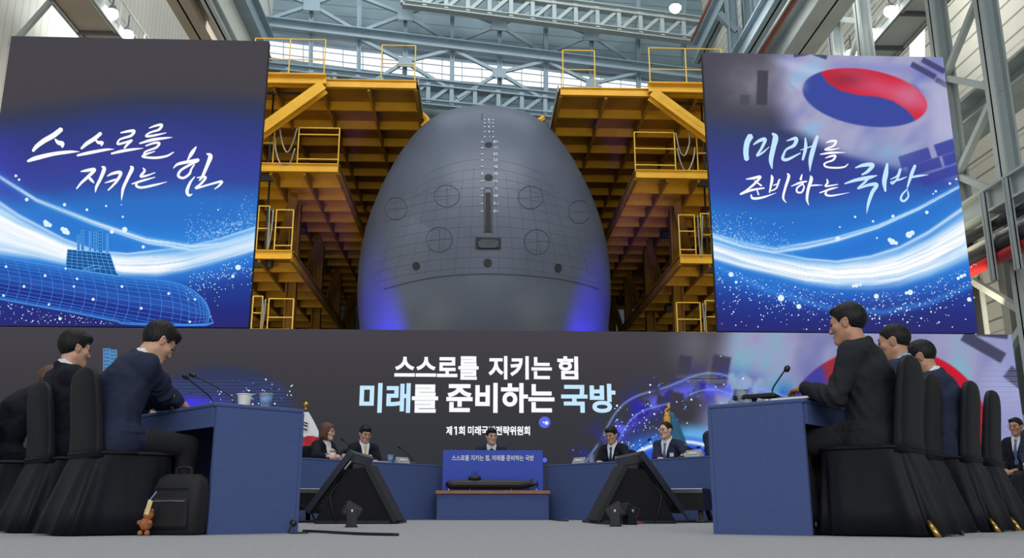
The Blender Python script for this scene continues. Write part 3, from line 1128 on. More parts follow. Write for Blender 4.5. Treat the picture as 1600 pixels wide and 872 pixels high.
def vnoise(x, y):
    xi, yi = np.floor(x).astype(int), np.floor(y).astype(int)
    fx, fy = x - xi, y - yi
    fx, fy = fx * fx * (3 - 2 * fx), fy * fy * (3 - 2 * fy)
    g = lambda i, j: _LAT[i % 256, j % 256]
    return (g(xi, yi) * (1 - fx) + g(xi + 1, yi) * fx) * (1 - fy) + (g(xi, yi + 1) * (1 - fx) + g(xi + 1, yi + 1) * fx) * fy


def fbm(x, y):
    return (vnoise(x, y) + 0.5 * vnoise(2.1 * x + 7, 2.1 * y + 3) + 0.25 * vnoise(4.3 * x + 1, 4.3 * y + 9)) / 1.75


def mixc(c, rgb, w):
    return c + (np.array(rgb, float) - c) * w[..., None]


def ip(x, pts):
    return np.interp(x, [p[0] for p in pts], [p[1] for p in pts])


def sky_base(u, v, keys):
    c = np.zeros(u.shape + (3,))
    for k in range(3):
        c[..., k] = np.interp(v, [a for a, _ in keys], [q[k] for _, q in keys])
    return c


def swoosh(c, u, v, top, bot, thin, seed, speck=None):
    yt, yb = ip(u, top), ip(u, bot)
    s = (v - yt) / np.maximum(yb - yt, 3)                 # 0 at upper rim, 1 at lower rim
    st = fbm(u * 0.006 + seed, s * 9 + 5)
    st2 = fbm(u * 0.009 + seed + 3, s * 15 + 2)
    body = smooth(-0.05, 0.12, s) * (1 - smooth(0.80, 1.06, s))
    core = smooth(0.10, 0.32, s) * (1 - smooth(0.66, 0.98, s))
    halo = np.exp(-np.clip(np.abs(s - 0.5) - 0.5, 0, 9) * 2.4)
    c = mixc(c, (62, 140, 225), 0.55 * halo)
    c = mixc(c, (176, 216, 248), body * np.clip(0.45 + 1.3 * (st - 0.3), 0, 1))
    c = mixc(c, (240, 248, 255), core * np.clip(0.80 + 0.9 * (st - 0.45), 0, 1))
    c = mixc(c, (255, 255, 255), core * smooth(0.45, 0.62, st2))
    c = mixc(c, (150, 200, 245), body * smooth(0.36, 0.26, st2) * 0.5)
    rim = np.exp(-((s - 0.02) / 0.04) ** 2)
    c = mixc(c, (225, 242, 255), np.clip(rim, 0, 1) * 0.75)
    yc = ip(u, [(p[0], p[1]) for p in thin]); w = ip(u, [(p[0], p[2]) for p in thin])
    d = (v - yc) / w
    c = mixc(c, (60, 150, 235), np.exp(-(d / 2.6) ** 2) * 0.45)
    c = mixc(c, (205, 232, 252), np.exp(-(d / 0.9) ** 4) * (0.45 + 0.55 * smooth(0.3, 0.6, fbm(u * 0.01 + 3, d * 3 + seed))))
    return c


L_KEYS = [(57, (72, 69, 77)), (150, (72, 68, 75)), (176, (56, 62, 88)), (205, (52, 62, 122)), (262, (60, 66, 150)), (292, (56, 74, 156)),  # grey upper keys paint in the hall light reflected by the LED face
          (322, (48, 112, 196)), (370, (44, 118, 208)), (410, (40, 110, 205)), (448, (36, 84, 178)), (486, (42, 50, 132)), (516, (46, 44, 104))]
L_TOP = [(-60, 290), (0, 316), (30, 336), (100, 373), (150, 392), (200, 396), (287, 386), (345, 372), (400, 354), (430, 344)]
L_BOT = [(-60, 385), (0, 402), (60, 408), (110, 418), (190, 432), (245, 434), (287, 427), (345, 412), (400, 396), (430, 388)]
L_THIN = [(-60, 235, 3), (0, 277, 3), (57, 313, 3.6), (143, 347, 4.5), (229, 376, 6), (300, 388, 8), (350, 382, 5), (400, 366, 4)]


def paint_left(u, v):
    dv = 26 * np.sin((u - 60) / 120.0) + 10 * (fbm(u * 0.02, v * 0.03) - 0.5)
    c = sky_base(u, np.where(v < 330, v + dv * 0.8 * np.exp(-((v - 210) / 120) ** 2) + (u - 250) * 0.02, v), L_KEYS)
    left = smooth(60, 0, u) * smooth(170, 240, v) * (1 - smooth(300, 340, v))
    c = mixc(c, (64, 60, 165), left * 0.6)
    c = swoosh(c, u, v, L_TOP, L_BOT, L_THIN, 2.0)
    low = smooth(0, 40, v - ip(u, L_BOT) - 6)
    c = mixc(c, (38, 44, 118), low * 0.55)
    sp = smooth(0.62, 0.85, vnoise(u * 0.55, v * 0.55)) * smooth(290, 330, u) * np.exp(-((v - ip(u, L_TOP) + 10) / 14) ** 2)
    c = mixc(c, (170, 215, 250), sp * 0.8)
    # wireframe submarine: darker translucent hull
    yt, yb = ip(u, SUB_TOP), ip(u, SUB_BOT)
    ins = smooth(-1, 1, v - yt) * (1 - smooth(-1, 1, v - yb)) * (u < 329)
    s = np.clip((v - yt) / np.maximum(yb - yt, 1), 0, 1)
    hull_c = sky_base(u, s, [(0, (44, 108, 196)), (0.3, (38, 78, 168)), (0.45, (46, 90, 180)), (0.7, (36, 48, 136)), (1.0, (34, 66, 160))])
    return c * (1 - 0.9 * ins[..., None]) + hull_c * 0.9 * ins[..., None]


SUB_TOP = [(-70, 384), (0, 402), (100, 419), (186, 432), (258, 439), (285, 445), (301, 453), (316, 465), (325, 478), (329, 492)]
SUB_BOT = [(-70, 452), (0, 468), (115, 489), (223, 511), (262, 519), (300, 524), (318, 516), (326, 505), (329, 493)]

R_KEYS = [(80, (78, 76, 88)), (170, (70, 70, 84)), (205, (56, 66, 112)), (250, (58, 66, 140)), (292, (56, 74, 158)), (326, (46, 110, 196)),  # grey upper keys again include painted ambient reflection
          (375, (42, 114, 208)), (440, (38, 100, 196)), (470, (38, 72, 166)), (495, (44, 50, 128)), (522, (48, 44, 100))]
R_TOP = [(1100, 366), (1112, 370), (1160, 385), (1210, 394), (1260, 404), (1307, 408), (1360, 400), (1405, 386), (1450, 362), (1499, 328), (1530, 305)]
R_BOT = [(1100, 403), (1112, 408), (1160, 422), (1210, 434), (1260, 446), (1307, 452), (1360, 453), (1405, 449), (1450, 436), (1499, 416), (1530, 402)]
R_THIN = [(1100, 364, 4), (1160, 382, 6), (1210, 391, 6), (1260, 384, 6), (1307, 374, 5), (1372, 354, 4), (1437, 325, 3.4), (1496, 293, 3), (1530, 275, 3)]


def bar_mask(u, v, x0, y0, x1, y1, w, soft=1.5):
    dx, dy = x1 - x0, y1 - y0
    L = math.hypot(dx, dy)
    a = ((u - x0) * dx + (v - y0) * dy) / L
    b = (-(u - x0) * dy + (v - y0) * dx) / L
    return smooth(-soft, soft, a) * smooth(-soft, soft, L - a) * smooth(-soft, soft, w / 2 - np.abs(b))


def taegeuk(c, u, v, cx, cy, rx, ry, rot, blue, red, s_amp=0.24, phase=0.0, soft=0.02, curve=None):
    du, dv = u - cx, v - cy
    a = (du * math.cos(rot) + dv * math.sin(rot)) / rx
    b = (-du * math.sin(rot) + dv * math.cos(rot)) / ry
    r = np.hypot(a, b)
    ins = 1 - smooth(1 - soft, 1 + soft, r)
    wave = s_amp * np.sin((a + phase) * math.pi)
    up = smooth(0.03, -0.03, b - wave) if curve is None else smooth(1.6, -1.6, v - ip(u, curve))
    col = np.array(blue, float) + (np.array(red, float) - np.array(blue, float)) * up[..., None]
    return c * (1 - ins[..., None]) + col * ins[..., None], ins, up


def paint_right(u, v):
    c = sky_base(u, v + 10 * np.sin(u / 70.0), R_KEYS)
    # waving flag cloth: lilac over the upper right, fading to grey on the left
    edge = ip(v, [(80, 1236), (120, 1228), (160, 1232), (200, 1252), (240, 1330), (270, 1440), (300, 1560)])
    cloth = smooth(-46, 10, u - edge) * (1 - smooth(235, 290, v - (u - 1400) * 0.12))
    f = fbm(u * 0.016 + 3, v * 0.02 + u * 0.01)
    cc = sky_base(u, f, [(0.2, (120, 132, 200)), (0.42, (152, 156, 200)), (0.6, (176, 172, 206)), (0.8, (150, 190, 226))])
    c = mixc(c, (0, 0, 0), cloth * 0) * (1 - 0.92 * cloth[..., None]) + cc * 0.92 * cloth[..., None]
    fold = np.exp(-((v - (100 + 0.30 * (u - 1230))) / 9) ** 2) * cloth * smooth(1400, 1260, u)
    c = mixc(c, (190, 200, 236), fold * 0.6)
    white = smooth(1440, 1470, u) * smooth(125, 150, v) * (1 - smooth(200, 235, v))
    c = mixc(c, (184, 184, 216), white * 0.8)
    violet = np.exp(-((v - 103 - 0.05 * (u - 1300)) / 9) ** 2) * smooth(1280, 1320, u)
    c = mixc(c, (128, 126, 196), violet * 0.55)
    smoke = np.exp(-(((u - 1178) / 44) ** 2 + ((v - 130) / 36) ** 2)) * (0.5 + 0.7 * fbm(u * 0.05, v * 0.05))
    c = mixc(c, (140, 138, 150), np.clip(smoke * 0.75, 0, 1))
    # grey trigram bars, upper left
    c = mixc(c, (66, 66, 78), bar_mask(u, v, 1192, 110, 1190, 164, 17, 1.2) * 0.9)
    c = mixc(c, (74, 74, 86), bar_mask(u, v, 1164, 148, 1163, 164, 15, 2.0) * 0.7)
    # upper right bars
    for q in ((1424, 100, 1462, 121, 9), (1441, 93, 1476, 112, 9), (1462, 124, 1480, 134, 8), (1240, 86, 1262, 82, 8), (1272, 83, 1292, 90, 7)):
        c = mixc(c, (68, 70, 108), bar_mask(u, v, *q) * 0.92)
    # the red and blue disc
    c, ins, up = taegeuk(c, u, v, 1351, 152.5, 98, 44, 0.16, (62, 76, 158), (204, 44, 62), 0.3, 0.0, 0.025,
                        [(1240, 60), (1276, 98), (1284, 116), (1294, 130), (1312, 141), (1340, 148.5), (1372, 151), (1396, 158), (1416, 171), (1428, 184), (1438, 204), (1460, 240)])
    sheen = np.exp(-((v - (112 + 0.34 * (u - 1300))) / 16) ** 2) * smooth(1290, 1340, u)
    c = mixc(c, (214, 86, 122), ins * up * sheen * 0.8)
    c = mixc(c, (142, 46, 64), ins * up * np.exp(-(((u - 1322) / 32) ** 2 + ((v - 124) / 13) ** 2)) * 0.8)
    c = mixc(c, (206, 128, 160), ins * up * np.exp(-(((u - 1420) / 22) ** 2 + ((v - 148) / 20) ** 2)) * 0.6)
    scan = (np.sin(v * 2.6) > 0.2) * (smooth(1226, 1240, u) * smooth(1270, 1250, u) + smooth(1418, 1440, u)) * np.exp(-((v - 134) / 9) ** 2)
    c = mixc(c, (214, 216, 236), scan * 0.5)
    # blue trigram, lower right
    for q in ((1406, 254, 1453, 239, 19), (1462, 236, 1492, 226, 20), (1419, 268, 1470, 253, 17), (1474, 252, 1498, 244, 17), (1440, 284, 1504, 262, 16)):
        c = mixc(c, (60, 66, 152), bar_mask(u, v, *q) * 0.9)
    teal = np.exp(-(((u - 1380) / 46) ** 2 + ((v - 236) / 20) ** 2))
    c = mixc(c, (116, 160, 200), teal * 0.4)
    c = swoosh(c, u, v, R_TOP, R_BOT, R_THIN, 6.0)
    low = smooth(0, 46, v - ip(u, R_BOT) - 10)
    c = mixc(c, (40, 44, 118), low * 0.5)
    arc = np.exp(-((v - ip(u, [(1112, 412), (1200, 454), (1300, 483), (1380, 488), (1450, 474), (1530, 440)])) / 5.5) ** 2)
    c = mixc(c, (62, 138, 226), arc * 0.6)
    sp = smooth(0.6, 0.85, vnoise(u * 0.55, v * 0.55)) * np.exp(-((v - ip(u, R_TOP) + 10) / 14) ** 2) * smooth(1215, 1160, u)
    return mixc(c, (170, 215, 250), sp * 0.8)


def paint_low(u, v):
    c = sky_base(u, v, [(515, (70, 67, 74)), (600, (62, 60, 65)), (680, (54, 56, 62)), (815, (46, 48, 54))])  # grey ground stands for ambient reflection on the dark LED face
    # left: blue dome with scan lines
    dome = smooth(1.08, 0.75, np.hypot((u - 345) / 118, (v - 630) / 62)) * (v < 640)
    c = mixc(c, (46, 58, 104), dome * 0.65)
    c = mixc(c, (72, 88, 150), dome * (np.sin(v * 2.4) > 0.5) * smooth(588, 600, v) * 0.5)
    vio = np.exp(-(((u - 300) / 42) ** 2 + ((v - 630) / 10) ** 2))
    c = mixc(c, (66, 60, 214), np.clip(vio * 1.1, 0, 1))
    # right: flag cloth
    cl = smooth(1096, 1150, u + (v - 560) * 0.25)
    f = fbm(u * 0.014, v * 0.012 + u * 0.006 + 4)
    cc = sky_base(u, f, [(0.2, (104, 112, 176)), (0.45, (140, 142, 188)), (0.6, (160, 160, 200)), (0.8, (132, 182, 204))])
    cc = mixc(cc, (162, 166, 214), smooth(1520, 1560, u) * 0.7)
    c = c * (1 - 0.93 * cl[..., None]) + cc * 0.93 * cl[..., None]
    grey = np.exp(-(((u - 1085) / 34) ** 2 + ((v - 540) / 40) ** 2))
    c = mixc(c, (118, 118, 134), grey * 0.55)
    for q in ((1072, 556, 1064, 606, 20), (1129, 556, 1119, 612, 28)):
        c = mixc(c, (64, 62, 74), bar_mask(u, v, *q, 2.5) * 0.92)
    lines = (np.sin(v * 2.2) > 0.35) * np.exp(-((v - 594) / 9) ** 2) * smooth(1050, 1065, u) * smooth(1240, 1200, u)
    c = mixc(c, (160, 164, 190), lines * 0.55)
    c = mixc(c, (70, 150, 190), np.exp(-(((u - 1222) / 26) ** 2 + ((v - 612) / 20) ** 2)) * 0.9)
    c, ins, up = taegeuk(c, u, v, 1384, 664, 156, 122, 0.0, (58, 66, 160), (206, 32, 52), 0.2, 0.15, 0.016)
    redl = smooth(1268, 1290, u + (v - 560) * 0.25) * ins * smooth(640, 560, v - (u - 1280) * 0.5)
    c = mixc(c, (150, 50, 60), redl * 0.9)
    c = mixc(c, (58, 66, 160), ins * smooth(1292, 1272, u - (v - 560) * 0.3) * 0.95)
    c = mixc(c, (206, 28, 48), ins * smooth(1440, 1470, u) * 0.9)
    c = mixc(c, (140, 40, 56), ins * np.exp(-((v - 588 - 0.9 * (u - 1480)) / 8) ** 2) * smooth(1440, 1470, u) * 0.6)
    for q in ((1505, 524, 1568, 560, 18), (1574, 580, 1600, 600, 22), (1520, 519, 1575, 525, 10)):
        c = mixc(c, (66, 66, 92), bar_mask(u, v, *q, 2) * 0.95)
    ws = (np.sin(v * 2.3) > 0.3) * smooth(1525, 1540, u) * np.exp(-((v - 600) / 28) ** 2)
    c = mixc(c, (196, 204, 240), ws * 0.35)
    # right: glowing ring of water beads round a planet rim
    cx, cy = 1110.0, 790.0
    r = np.hypot(u - cx, (v - cy) * 1.02)
    th = np.arctan2(cy - v, u - cx)
    band = np.exp(-((r - 190) / 26) ** 2) * (u < 1240)
    n1 = fbm(th * 9 + 5, r * 0.03)
    c = mixc(c, (48, 44, 170), band * smooth(0.35, 0.62, n1) * 0.9)
    c = mixc(c, (96, 100, 232), np.exp(-((r - 186) / 12) ** 2) * smooth(0.4, 0.62, fbm(th * 14, r * 0.06)) * 0.9 * (u < 1240))
    for rr, w in ((206, 1.7), (180, 1.4)):
        c = mixc(c, (130, 160, 250), 0.7 * np.exp(-((r - rr - 5 * np.sin(th * 9)) / w) ** 2) * smooth(0.35, 0.5, fbm(th * 7 + rr, r * 0 + 2)) * (u < 1240))
    r2 = np.hypot(u - 1062, (v - 800) * 1.0)
    inner = smooth(150, 110, r2) * smooth(960, 1010, u)
    c = mixc(c, (38, 66, 190), inner * 0.85 * smooth(668, 700, v + (u - 1000) * -0.05))
    pr2 = np.hypot((u - 1062) / 92, (v - 745) / 56)
    c = mixc(c, (58, 120, 224), np.exp(-((pr2 - 1.0) / 0.3) ** 2) * (v < 745) * 0.9 * smooth(1150, 1110, u))
    c = mixc(c, (110, 190, 246), smooth(0.02, 0.2, pr2 - 1.0) * smooth(0.62, 0.2, pr2 - 1.0) * smooth(1040, 1080, u) * smooth(1160, 1110, u) * (v < 745) * 0.8)
    c = mixc(c, (240, 250, 255), np.exp(-((pr2 - 0.98) / 0.045) ** 2) * (v < 742) * smooth(1150, 1110, u))
    c = mixc(c, (56, 74, 214), smooth(1.0, 0.8, pr2) * (v < 745) * 0.7 * smooth(1150, 1110, u))
    return c


def led_screen(label, x0, x1, z0, z1, paint, step, depth=0.14, y=YS):
    t = thing('led_screen', label, 'screen', ((x0 + x1) / 2, y, z0))
    MB().box((0, depth / 2 + 0.01, (z1 - z0) / 2), (x1 - x0, depth, z1 - z0), None, 0.01).build('cabinet', 'screen_body', t)
    nx, nz = int((x1 - x0) / step), int((z1 - z0) / step)
    xs = np.linspace(x0, x1, nx + 1); zs = np.linspace(z0, z1, nz + 1)
    X, Z = np.meshgrid(xs, zs, indexing='ij')
    u, v = project(X, np.full_like(X, y), Z)
    rgb = np.clip(paint(u, v), 0, 255)
    vid = np.arange((nx + 1) * (nz + 1)).reshape(nx + 1, nz + 1)
    q = np.stack([vid[:-1, :-1], vid[1:, :-1], vid[1:, 1:], vid[:-1, 1:]], -1).reshape(-1, 4)
    V = np.stack([X - (x0 + x1) / 2, np.zeros_like(X), Z - z0], -1).reshape(-1, 3)
    o = numpy_mesh('display', V, q, ['led_picture'], t)
    s = rgb.reshape(-1, 3) / 255.0
    l = np.where(s <= 0.04045, s / 12.92, ((s + 0.055) / 1.055) ** 2.4)
    at_ = o.data.color_attributes.new('picture', 'FLOAT_COLOR', 'POINT')
    at_.data.foreach_set('color', np.c_[l, np.ones(len(l))].astype(np.float32).ravel())
    return t


def on_screen(px, py, lift, t):
    p = at(px, py, Y=YS)
    return (p[0] - t.location.x, -lift, p[2] - t.location.z)


def dots(b, pts, t, lift=0.006, k_=0.85):
    """(px, py, radius_px) -> small round light specks."""
    for x, y, r in pts:
        r *= k_
        n = 6 if r < 1.3 else 12
        q = [on_screen(x + r * math.cos(2 * math.pi * k / n), y - r * math.sin(2 * math.pi * k / n), lift, t) for k in range(n)]
        b.add(q, [tuple(range(n))])


def ribbon(b, pts, t, lift=0.012, per=7, taper=True):
    """Brush stroke: points (px, py, width_px)."""
    P = catmull(pts, per) if len(pts) > 2 else np.array([np.array(pts[0]) + (np.array(pts[1]) - np.array(pts[0])) * s for s in np.linspace(0, 1, 6)], float)
    d = np.gradient(P[:, :2], axis=0)
    d /= np.maximum(np.hypot(d[:, 0], d[:, 1]), 1e-6)[:, None]
    nrm = np.c_[-d[:, 1], d[:, 0]]
    w = np.maximum(P[:, 2], 0.3) / 2
    Lp, Rp = P[:, :2] + nrm * w[:, None], P[:, :2] - nrm * w[:, None]
    a = P[0, :2] - d[0] * w[0] * 0.7
    c = P[-1, :2] + d[-1] * w[-1] * 0.7
    V = [on_screen(*p, lift, t) for p in Lp] + [on_screen(*p, lift, t) for p in Rp] + [on_screen(*a, lift, t), on_screen(*c, lift, t)]
    n = len(P)
    fs = [(i, i + 1, n + i + 1, n + i) for i in range(n - 1)] + [(2 * n, 0, n), (n - 1, 2 * n + 1, 2 * n - 1)]
    b.add(V, fs)


def lettering(t, strokes, x0, y0, sc, m, wmul=1.0):
    b = MB()
    for i, s in enumerate(strokes):
        ribbon(b, [(x0 + p[0] / sc, y0 + p[1] / sc, p[2] / sc * wmul) for p in s], t, 0.012 + 0.0004 * i)
    return b.build('lettering', m, t)


X_L0, X_L1, X_R0, X_R1 = -9.37, -4.25, 4.63, 9.70
Z_U0 = float(at(761, 516.5, Y=YS)[2]); Z_U1 = 9.36
left = led_screen('upper left screen showing brush lettering and a glowing wireframe submarine', X_L0, X_L1, Z_U0 + 0.02, Z_U1, paint_left, 0.017)
right = led_screen('upper right screen showing brush lettering and a waving flag', X_R0, X_R1, Z_U0 + 0.02, Z_U1 - 0.06, paint_right, 0.017)
low = led_screen('long low screen behind the tables with bold white title lettering', -10.1, 10.36, 0.25, Z_U0, paint_low, 0.02)
MB().box((0, 0.1, -0.125), (20.3, 0.3, 0.25)).build('plinth', 'screen_body', low)

# --- brush lettering, left screen
S_L1 = [
    [(312, 105, 34), (255, 150, 38), (185, 190, 36), (130, 232, 30), (103, 265, 20)], [(265, 178, 10), (290, 203, 30), (318, 212, 34), (319, 238, 14)],
    [(65, 340, 18), (125, 318, 32), (250, 288, 28), (370, 272, 22), (445, 270, 3)],
    [(602, 135, 26), (555, 175, 30), (500, 210, 28), (458, 248, 16)], [(560, 182, 8), (585, 203, 24), (612, 205, 24), (605, 228, 8)],
    [(430, 298, 16), (520, 278, 24), (640, 256, 18), (700, 252, 3)],
    [(748, 132, 10), (795, 122, 18), (846, 118, 22), (825, 152, 20), (770, 170, 16), (738, 184, 14), (726, 214, 16), (770, 206, 16), (832, 186, 16)],
    [(830, 190, 14), (800, 215, 18), (775, 244, 14)], [(680, 285, 14), (760, 266, 22), (850, 252, 16), (915, 245, 3)],
    [(958, 97, 8), (1005, 80, 16), (1050, 74, 20), (1030, 108, 18), (975, 126, 14), (945, 142, 14), (938, 158, 16), (1000, 150, 16), (1082, 132, 6)],
    [(888, 210, 12), (980, 184, 22), (1080, 170, 15), (1130, 165, 2)],
    [(932, 228, 10), (990, 208, 16), (1032, 208, 18), (1010, 240, 17), (950, 262, 14), (925, 276, 14), (922, 292, 16)],
    [(1000, 268, 6), (935, 290, 16), (912, 308, 16), (1000, 316, 18), (1085, 303, 16), (1138, 274, 8)]]
S_L2 = [
    [(455, 416, 8), (500, 408, 22), (556, 402, 24), (515, 448, 24), (460, 498, 18), (424, 542, 10)], [(503, 448, 8), (530, 476, 22), (552, 500, 8)],
    [(608, 380, 8), (627, 396, 28), (600, 468, 24), (570, 528, 20), (562, 568, 6)],
    [(650, 450, 8), (690, 430, 20), (748, 424, 24), (725, 478, 20), (690, 520, 15), (655, 554, 10)], [(632, 500, 6), (690, 482, 16), (745, 465, 6)],
    [(820, 378, 10), (832, 395, 28), (802, 460, 24), (768, 535, 22), (758, 590, 14), (754, 628, 3)],
    [(912, 390, 8), (924, 412, 18), (895, 452, 18), (940, 446, 14), (1002, 424, 6)], [(830, 508, 8), (900, 486, 17), (1000, 458, 6)],
    [(880, 488, 8), (862, 518, 18), (900, 534, 18), (1000, 515, 16), (1088, 492, 3)],
    [(1303, 235, 10), (1272, 280, 28), (1240, 332, 10)], [(1135, 392, 6), (1170, 362, 20), (1250, 344, 24), (1320, 332, 26)],
    [(1318, 338, 16), (1255, 368, 18), (1190, 408, 18), (1172, 448, 20), (1208, 464, 18), (1252, 436, 18), (1268, 398, 14), (1290, 366, 10)],
    [(1380, 285, 8), (1408, 304, 32), (1385, 370, 26), (1350, 450, 20), (1326, 484, 8)],
    [(1292, 455, 8), (1258, 500, 18), (1236, 560, 24), (1250, 592, 18), (1275, 582, 6)],
    [(1310, 462, 8), (1372, 458, 18), (1340, 505, 17), (1300, 540, 15), (1400, 512, 14), (1490, 490, 18), (1470, 522, 14), (1438, 546, 6)]]
lettering(left, S_L1, 30, 180, 4.706, 'letter_white', 1.0)
lettering(left, S_L2, 30, 180, 4.706, 'letter_white', 1.0)
S_R1 = [
    [(158, 110, 46), (132, 160, 42), (122, 230, 40), (128, 290, 36)], [(180, 176, 10), (225, 146, 24), (268, 138, 26), (240, 205, 20), (205, 260, 14), (250, 236, 14), (300, 192, 4)],
    [(322, 90, 12), (346, 122, 42), (330, 200, 38), (312, 290, 34), (320, 358, 8)],
    [(430, 148, 6), (500, 130, 28), (488, 180, 26), (430, 212, 16), (408, 250, 18), (402, 284, 24), (440, 288, 22), (535, 240, 8)],
    [(572, 126, 10), (574, 200, 26), (552, 292, 16)], [(535, 218, 6), (628, 186, 10)], [(664, 112, 22), (638, 190, 34), (612, 290, 32), (606, 380, 4)]]
S_R2 = [
    [(728, 162, 6), (765, 150, 15), (804, 150, 17), (785, 185, 16), (740, 203, 12), (722, 215, 12), (770, 214, 14), (830, 204, 5)], [(685, 250, 8), (770, 238, 18), (878, 236, 2)],
    [(724, 278, 6), (765, 264, 15), (800, 262, 16), (780, 294, 15), (735, 310, 12), (715, 326, 14), (735, 346, 14), (810, 352, 14), (870, 344, 12), (896, 322, 6)],
    [(122, 438, 6), (180, 430, 20), (232, 420, 18), (190, 470, 18), (130, 520, 14), (80, 552, 14)], [(188, 450, 8), (240, 488, 14)], [(80, 552, 14), (170, 520, 17), (262, 505, 10)],
    [(205, 518, 8), (218, 556, 12)], [(160, 556, 10), (176, 584, 18), (250, 576, 16), (350, 542, 3)],
    [(315, 408, 10), (320, 440, 22), (300, 540, 10)], [(300, 530, 8), (350, 508, 12), (372, 450, 14), (380, 438, 8)], [(330, 485, 8), (372, 470, 10)],
    [(435, 396, 10), (446, 420, 22), (418, 510, 18), (404, 580, 16), (428, 618, 4)],
    [(546, 402, 8), (536, 442, 20)], [(465, 492, 6), (530, 466, 17), (582, 455, 10)],
    [(556, 472, 10), (512, 502, 14), (508, 534, 14), (542, 538, 14), (562, 500, 12), (550, 474, 8)],
    [(610, 412, 8), (616, 440, 26), (592, 520, 22), (584, 590, 18), (597, 636, 4)], [(612, 488, 10), (650, 484, 12), (705, 484, 2)],
    [(734, 438, 8), (740, 465, 16), (722, 492, 12), (760, 488, 12), (818, 478, 6)], [(680, 542, 8), (760, 514, 15), (818, 500, 5)],
    [(738, 522, 8), (724, 552, 16), (770, 564, 14), (905, 540, 2)]]
S_R3 = [
    [(950, 352, 8), (1010, 332, 26), (1082, 330, 30), (1045, 378, 24), (1000, 405, 12)], [(870, 472, 10), (950, 446, 24), (1050, 426, 28), (1115, 410, 6)],
    [(1052, 432, 12), (1015, 468, 18), (968, 510, 10), (1050, 482, 22), (1112, 480, 28), (1078, 540, 28), (1050, 620, 22), (1036, 698, 3)],
    [(1192, 320, 16), (1182, 390, 36), (1170, 460, 34), (1178, 530, 14)], [(1216, 440, 6), (1268, 412, 14), (1290, 362, 18), (1276, 420, 14), (1236, 470, 14), (1216, 466, 8)],
    [(1216, 462, 8), (1290, 440, 14), (1340, 420, 5)], [(1402, 335, 22), (1376, 400, 26), (1344, 500, 12)], [(1370, 424, 16), (1440, 412, 16), (1505, 405, 2)],
    [(1345, 512, 10), (1304, 556, 14), (1296, 592, 18), (1320, 604, 16), (1350, 572, 14), (1348, 530, 10)]]
lettering(right, S_R1, 1140, 190, 4.848, 'letter_pale_blue')
lettering(right, S_R2, 1140, 190, 4.848, 'letter_white')
lettering(right, S_R3, 1140, 190, 4.848, 'letter_pale_blue')

# --- specks and drops on the screens
def y_floor(x):
    """Photo row of the upper screens' lower edge at column x."""
    p = at(x, 515, Y=YS)
    return float(project(p[0], YS, Z_U0 + 0.05)[1])


rs = random.Random(3)
b = MB()
pl = [(73, 350, 5.5), (71, 347, 4), (78, 352, 4), (102, 361, 6), (98, 358, 4), (106, 364, 4), (42, 312, 3.4), (101, 320, 3), (136, 328, 2.6), (166, 322, 2), (192, 339, 2), (195, 359, 5), (341, 328, 1.5), (190, 320, 1.2),
      (372, 418, 5), (364, 432, 3), (94, 498, 3), (25, 275, 2.6), (30, 281, 2.4), (175, 362, 4), (224, 386, 3)]
for _ in range(260):
    x = rs.uniform(-40, 200)
    yb = np.interp(x, [p[0] for p in SUB_BOT], [p[1] for p in SUB_BOT])
    y = yb + 3 + (515 - yb) * rs.random()
    if y < y_floor(x) - 1.5: pl.append((x, y, rs.choice((0.5, 0.6, 0.7, 0.9, 1.2))))
for _ in range(150):
    x = rs.uniform(290, 396); y = np.interp(x, [p[0] for p in L_TOP], [p[1] for p in L_TOP]) - abs(rs.gauss(0, 22)) - 3
    pl.append((x, y, rs.choice((0.5, 0.6, 0.8))))
for _ in range(170):
    x = rs.uniform(290, 394); y = np.interp(x, [p[0] for p in L_BOT], [p[1] for p in L_BOT]) + abs(rs.gauss(0, 26)) + 3
    if y < y_floor(x) - 1.5: pl.append((x, y, rs.choice((0.5, 0.6, 0.8, 1.0))))
dots(b, pl, left)
tag(b.build('specks', 'art_glow', left), kind='stuff')
b = MB()
pl = [(1420, 367, 6), (1425, 364, 4.5), (1394, 378, 5.5), (1390, 375, 4), (1400, 380, 3.5), (1309, 373, 4.5), (1448, 332, 3.2), (1364, 346, 2.2), (1395, 338, 3), (1336, 339, 2.2), (1312, 355, 1.6), (1370, 372, 1.8),
      (1338, 446, 4), (1333, 447, 3), (1344, 445, 3), (1369, 463, 4.5), (1422, 457, 5), (1416, 458, 3), (1220, 466, 6), (1248, 479, 4.5), (1142, 429, 4.5), (1150, 441, 2.5), (1502, 432, 3.5), (1507, 430, 3), (1497, 435, 3), (1514, 468, 4),
      (1462, 299, 2.2), (1458, 303, 1.6), (1173, 341, 1.4), (1484, 287, 2.4), (1494, 280, 2)]
for _ in range(620):
    x = rs.uniform(1120, 1526); yb = np.interp(x, [p[0] for p in R_BOT], [p[1] for p in R_BOT])
    y = yb + 6 + abs(rs.gauss(0, 40))
    if y < y_floor(x) - 1.5: pl.append((x, y, rs.choice((0.5, 0.6, 0.8, 1.0, 1.3)) * (1.25 if x > 1360 and y > 480 else 1)))
for _ in range(170):
    x = rs.uniform(1112, 1240); y = np.interp(x, [p[0] for p in R_TOP], [p[1] for p in R_TOP]) - abs(rs.gauss(0, 22)) - 3
    pl.append((x, y, rs.choice((0.5, 0.6, 0.8))))
dots(b, pl, right)
tag(b.build('specks', 'art_glow', right), kind='stuff')

# --- wireframe submarine on the left screen
def line(b, pts, w, t, lift=0.009):
    ribbon(b, [(x, y, w) for x, y in pts], t, lift, per=3)


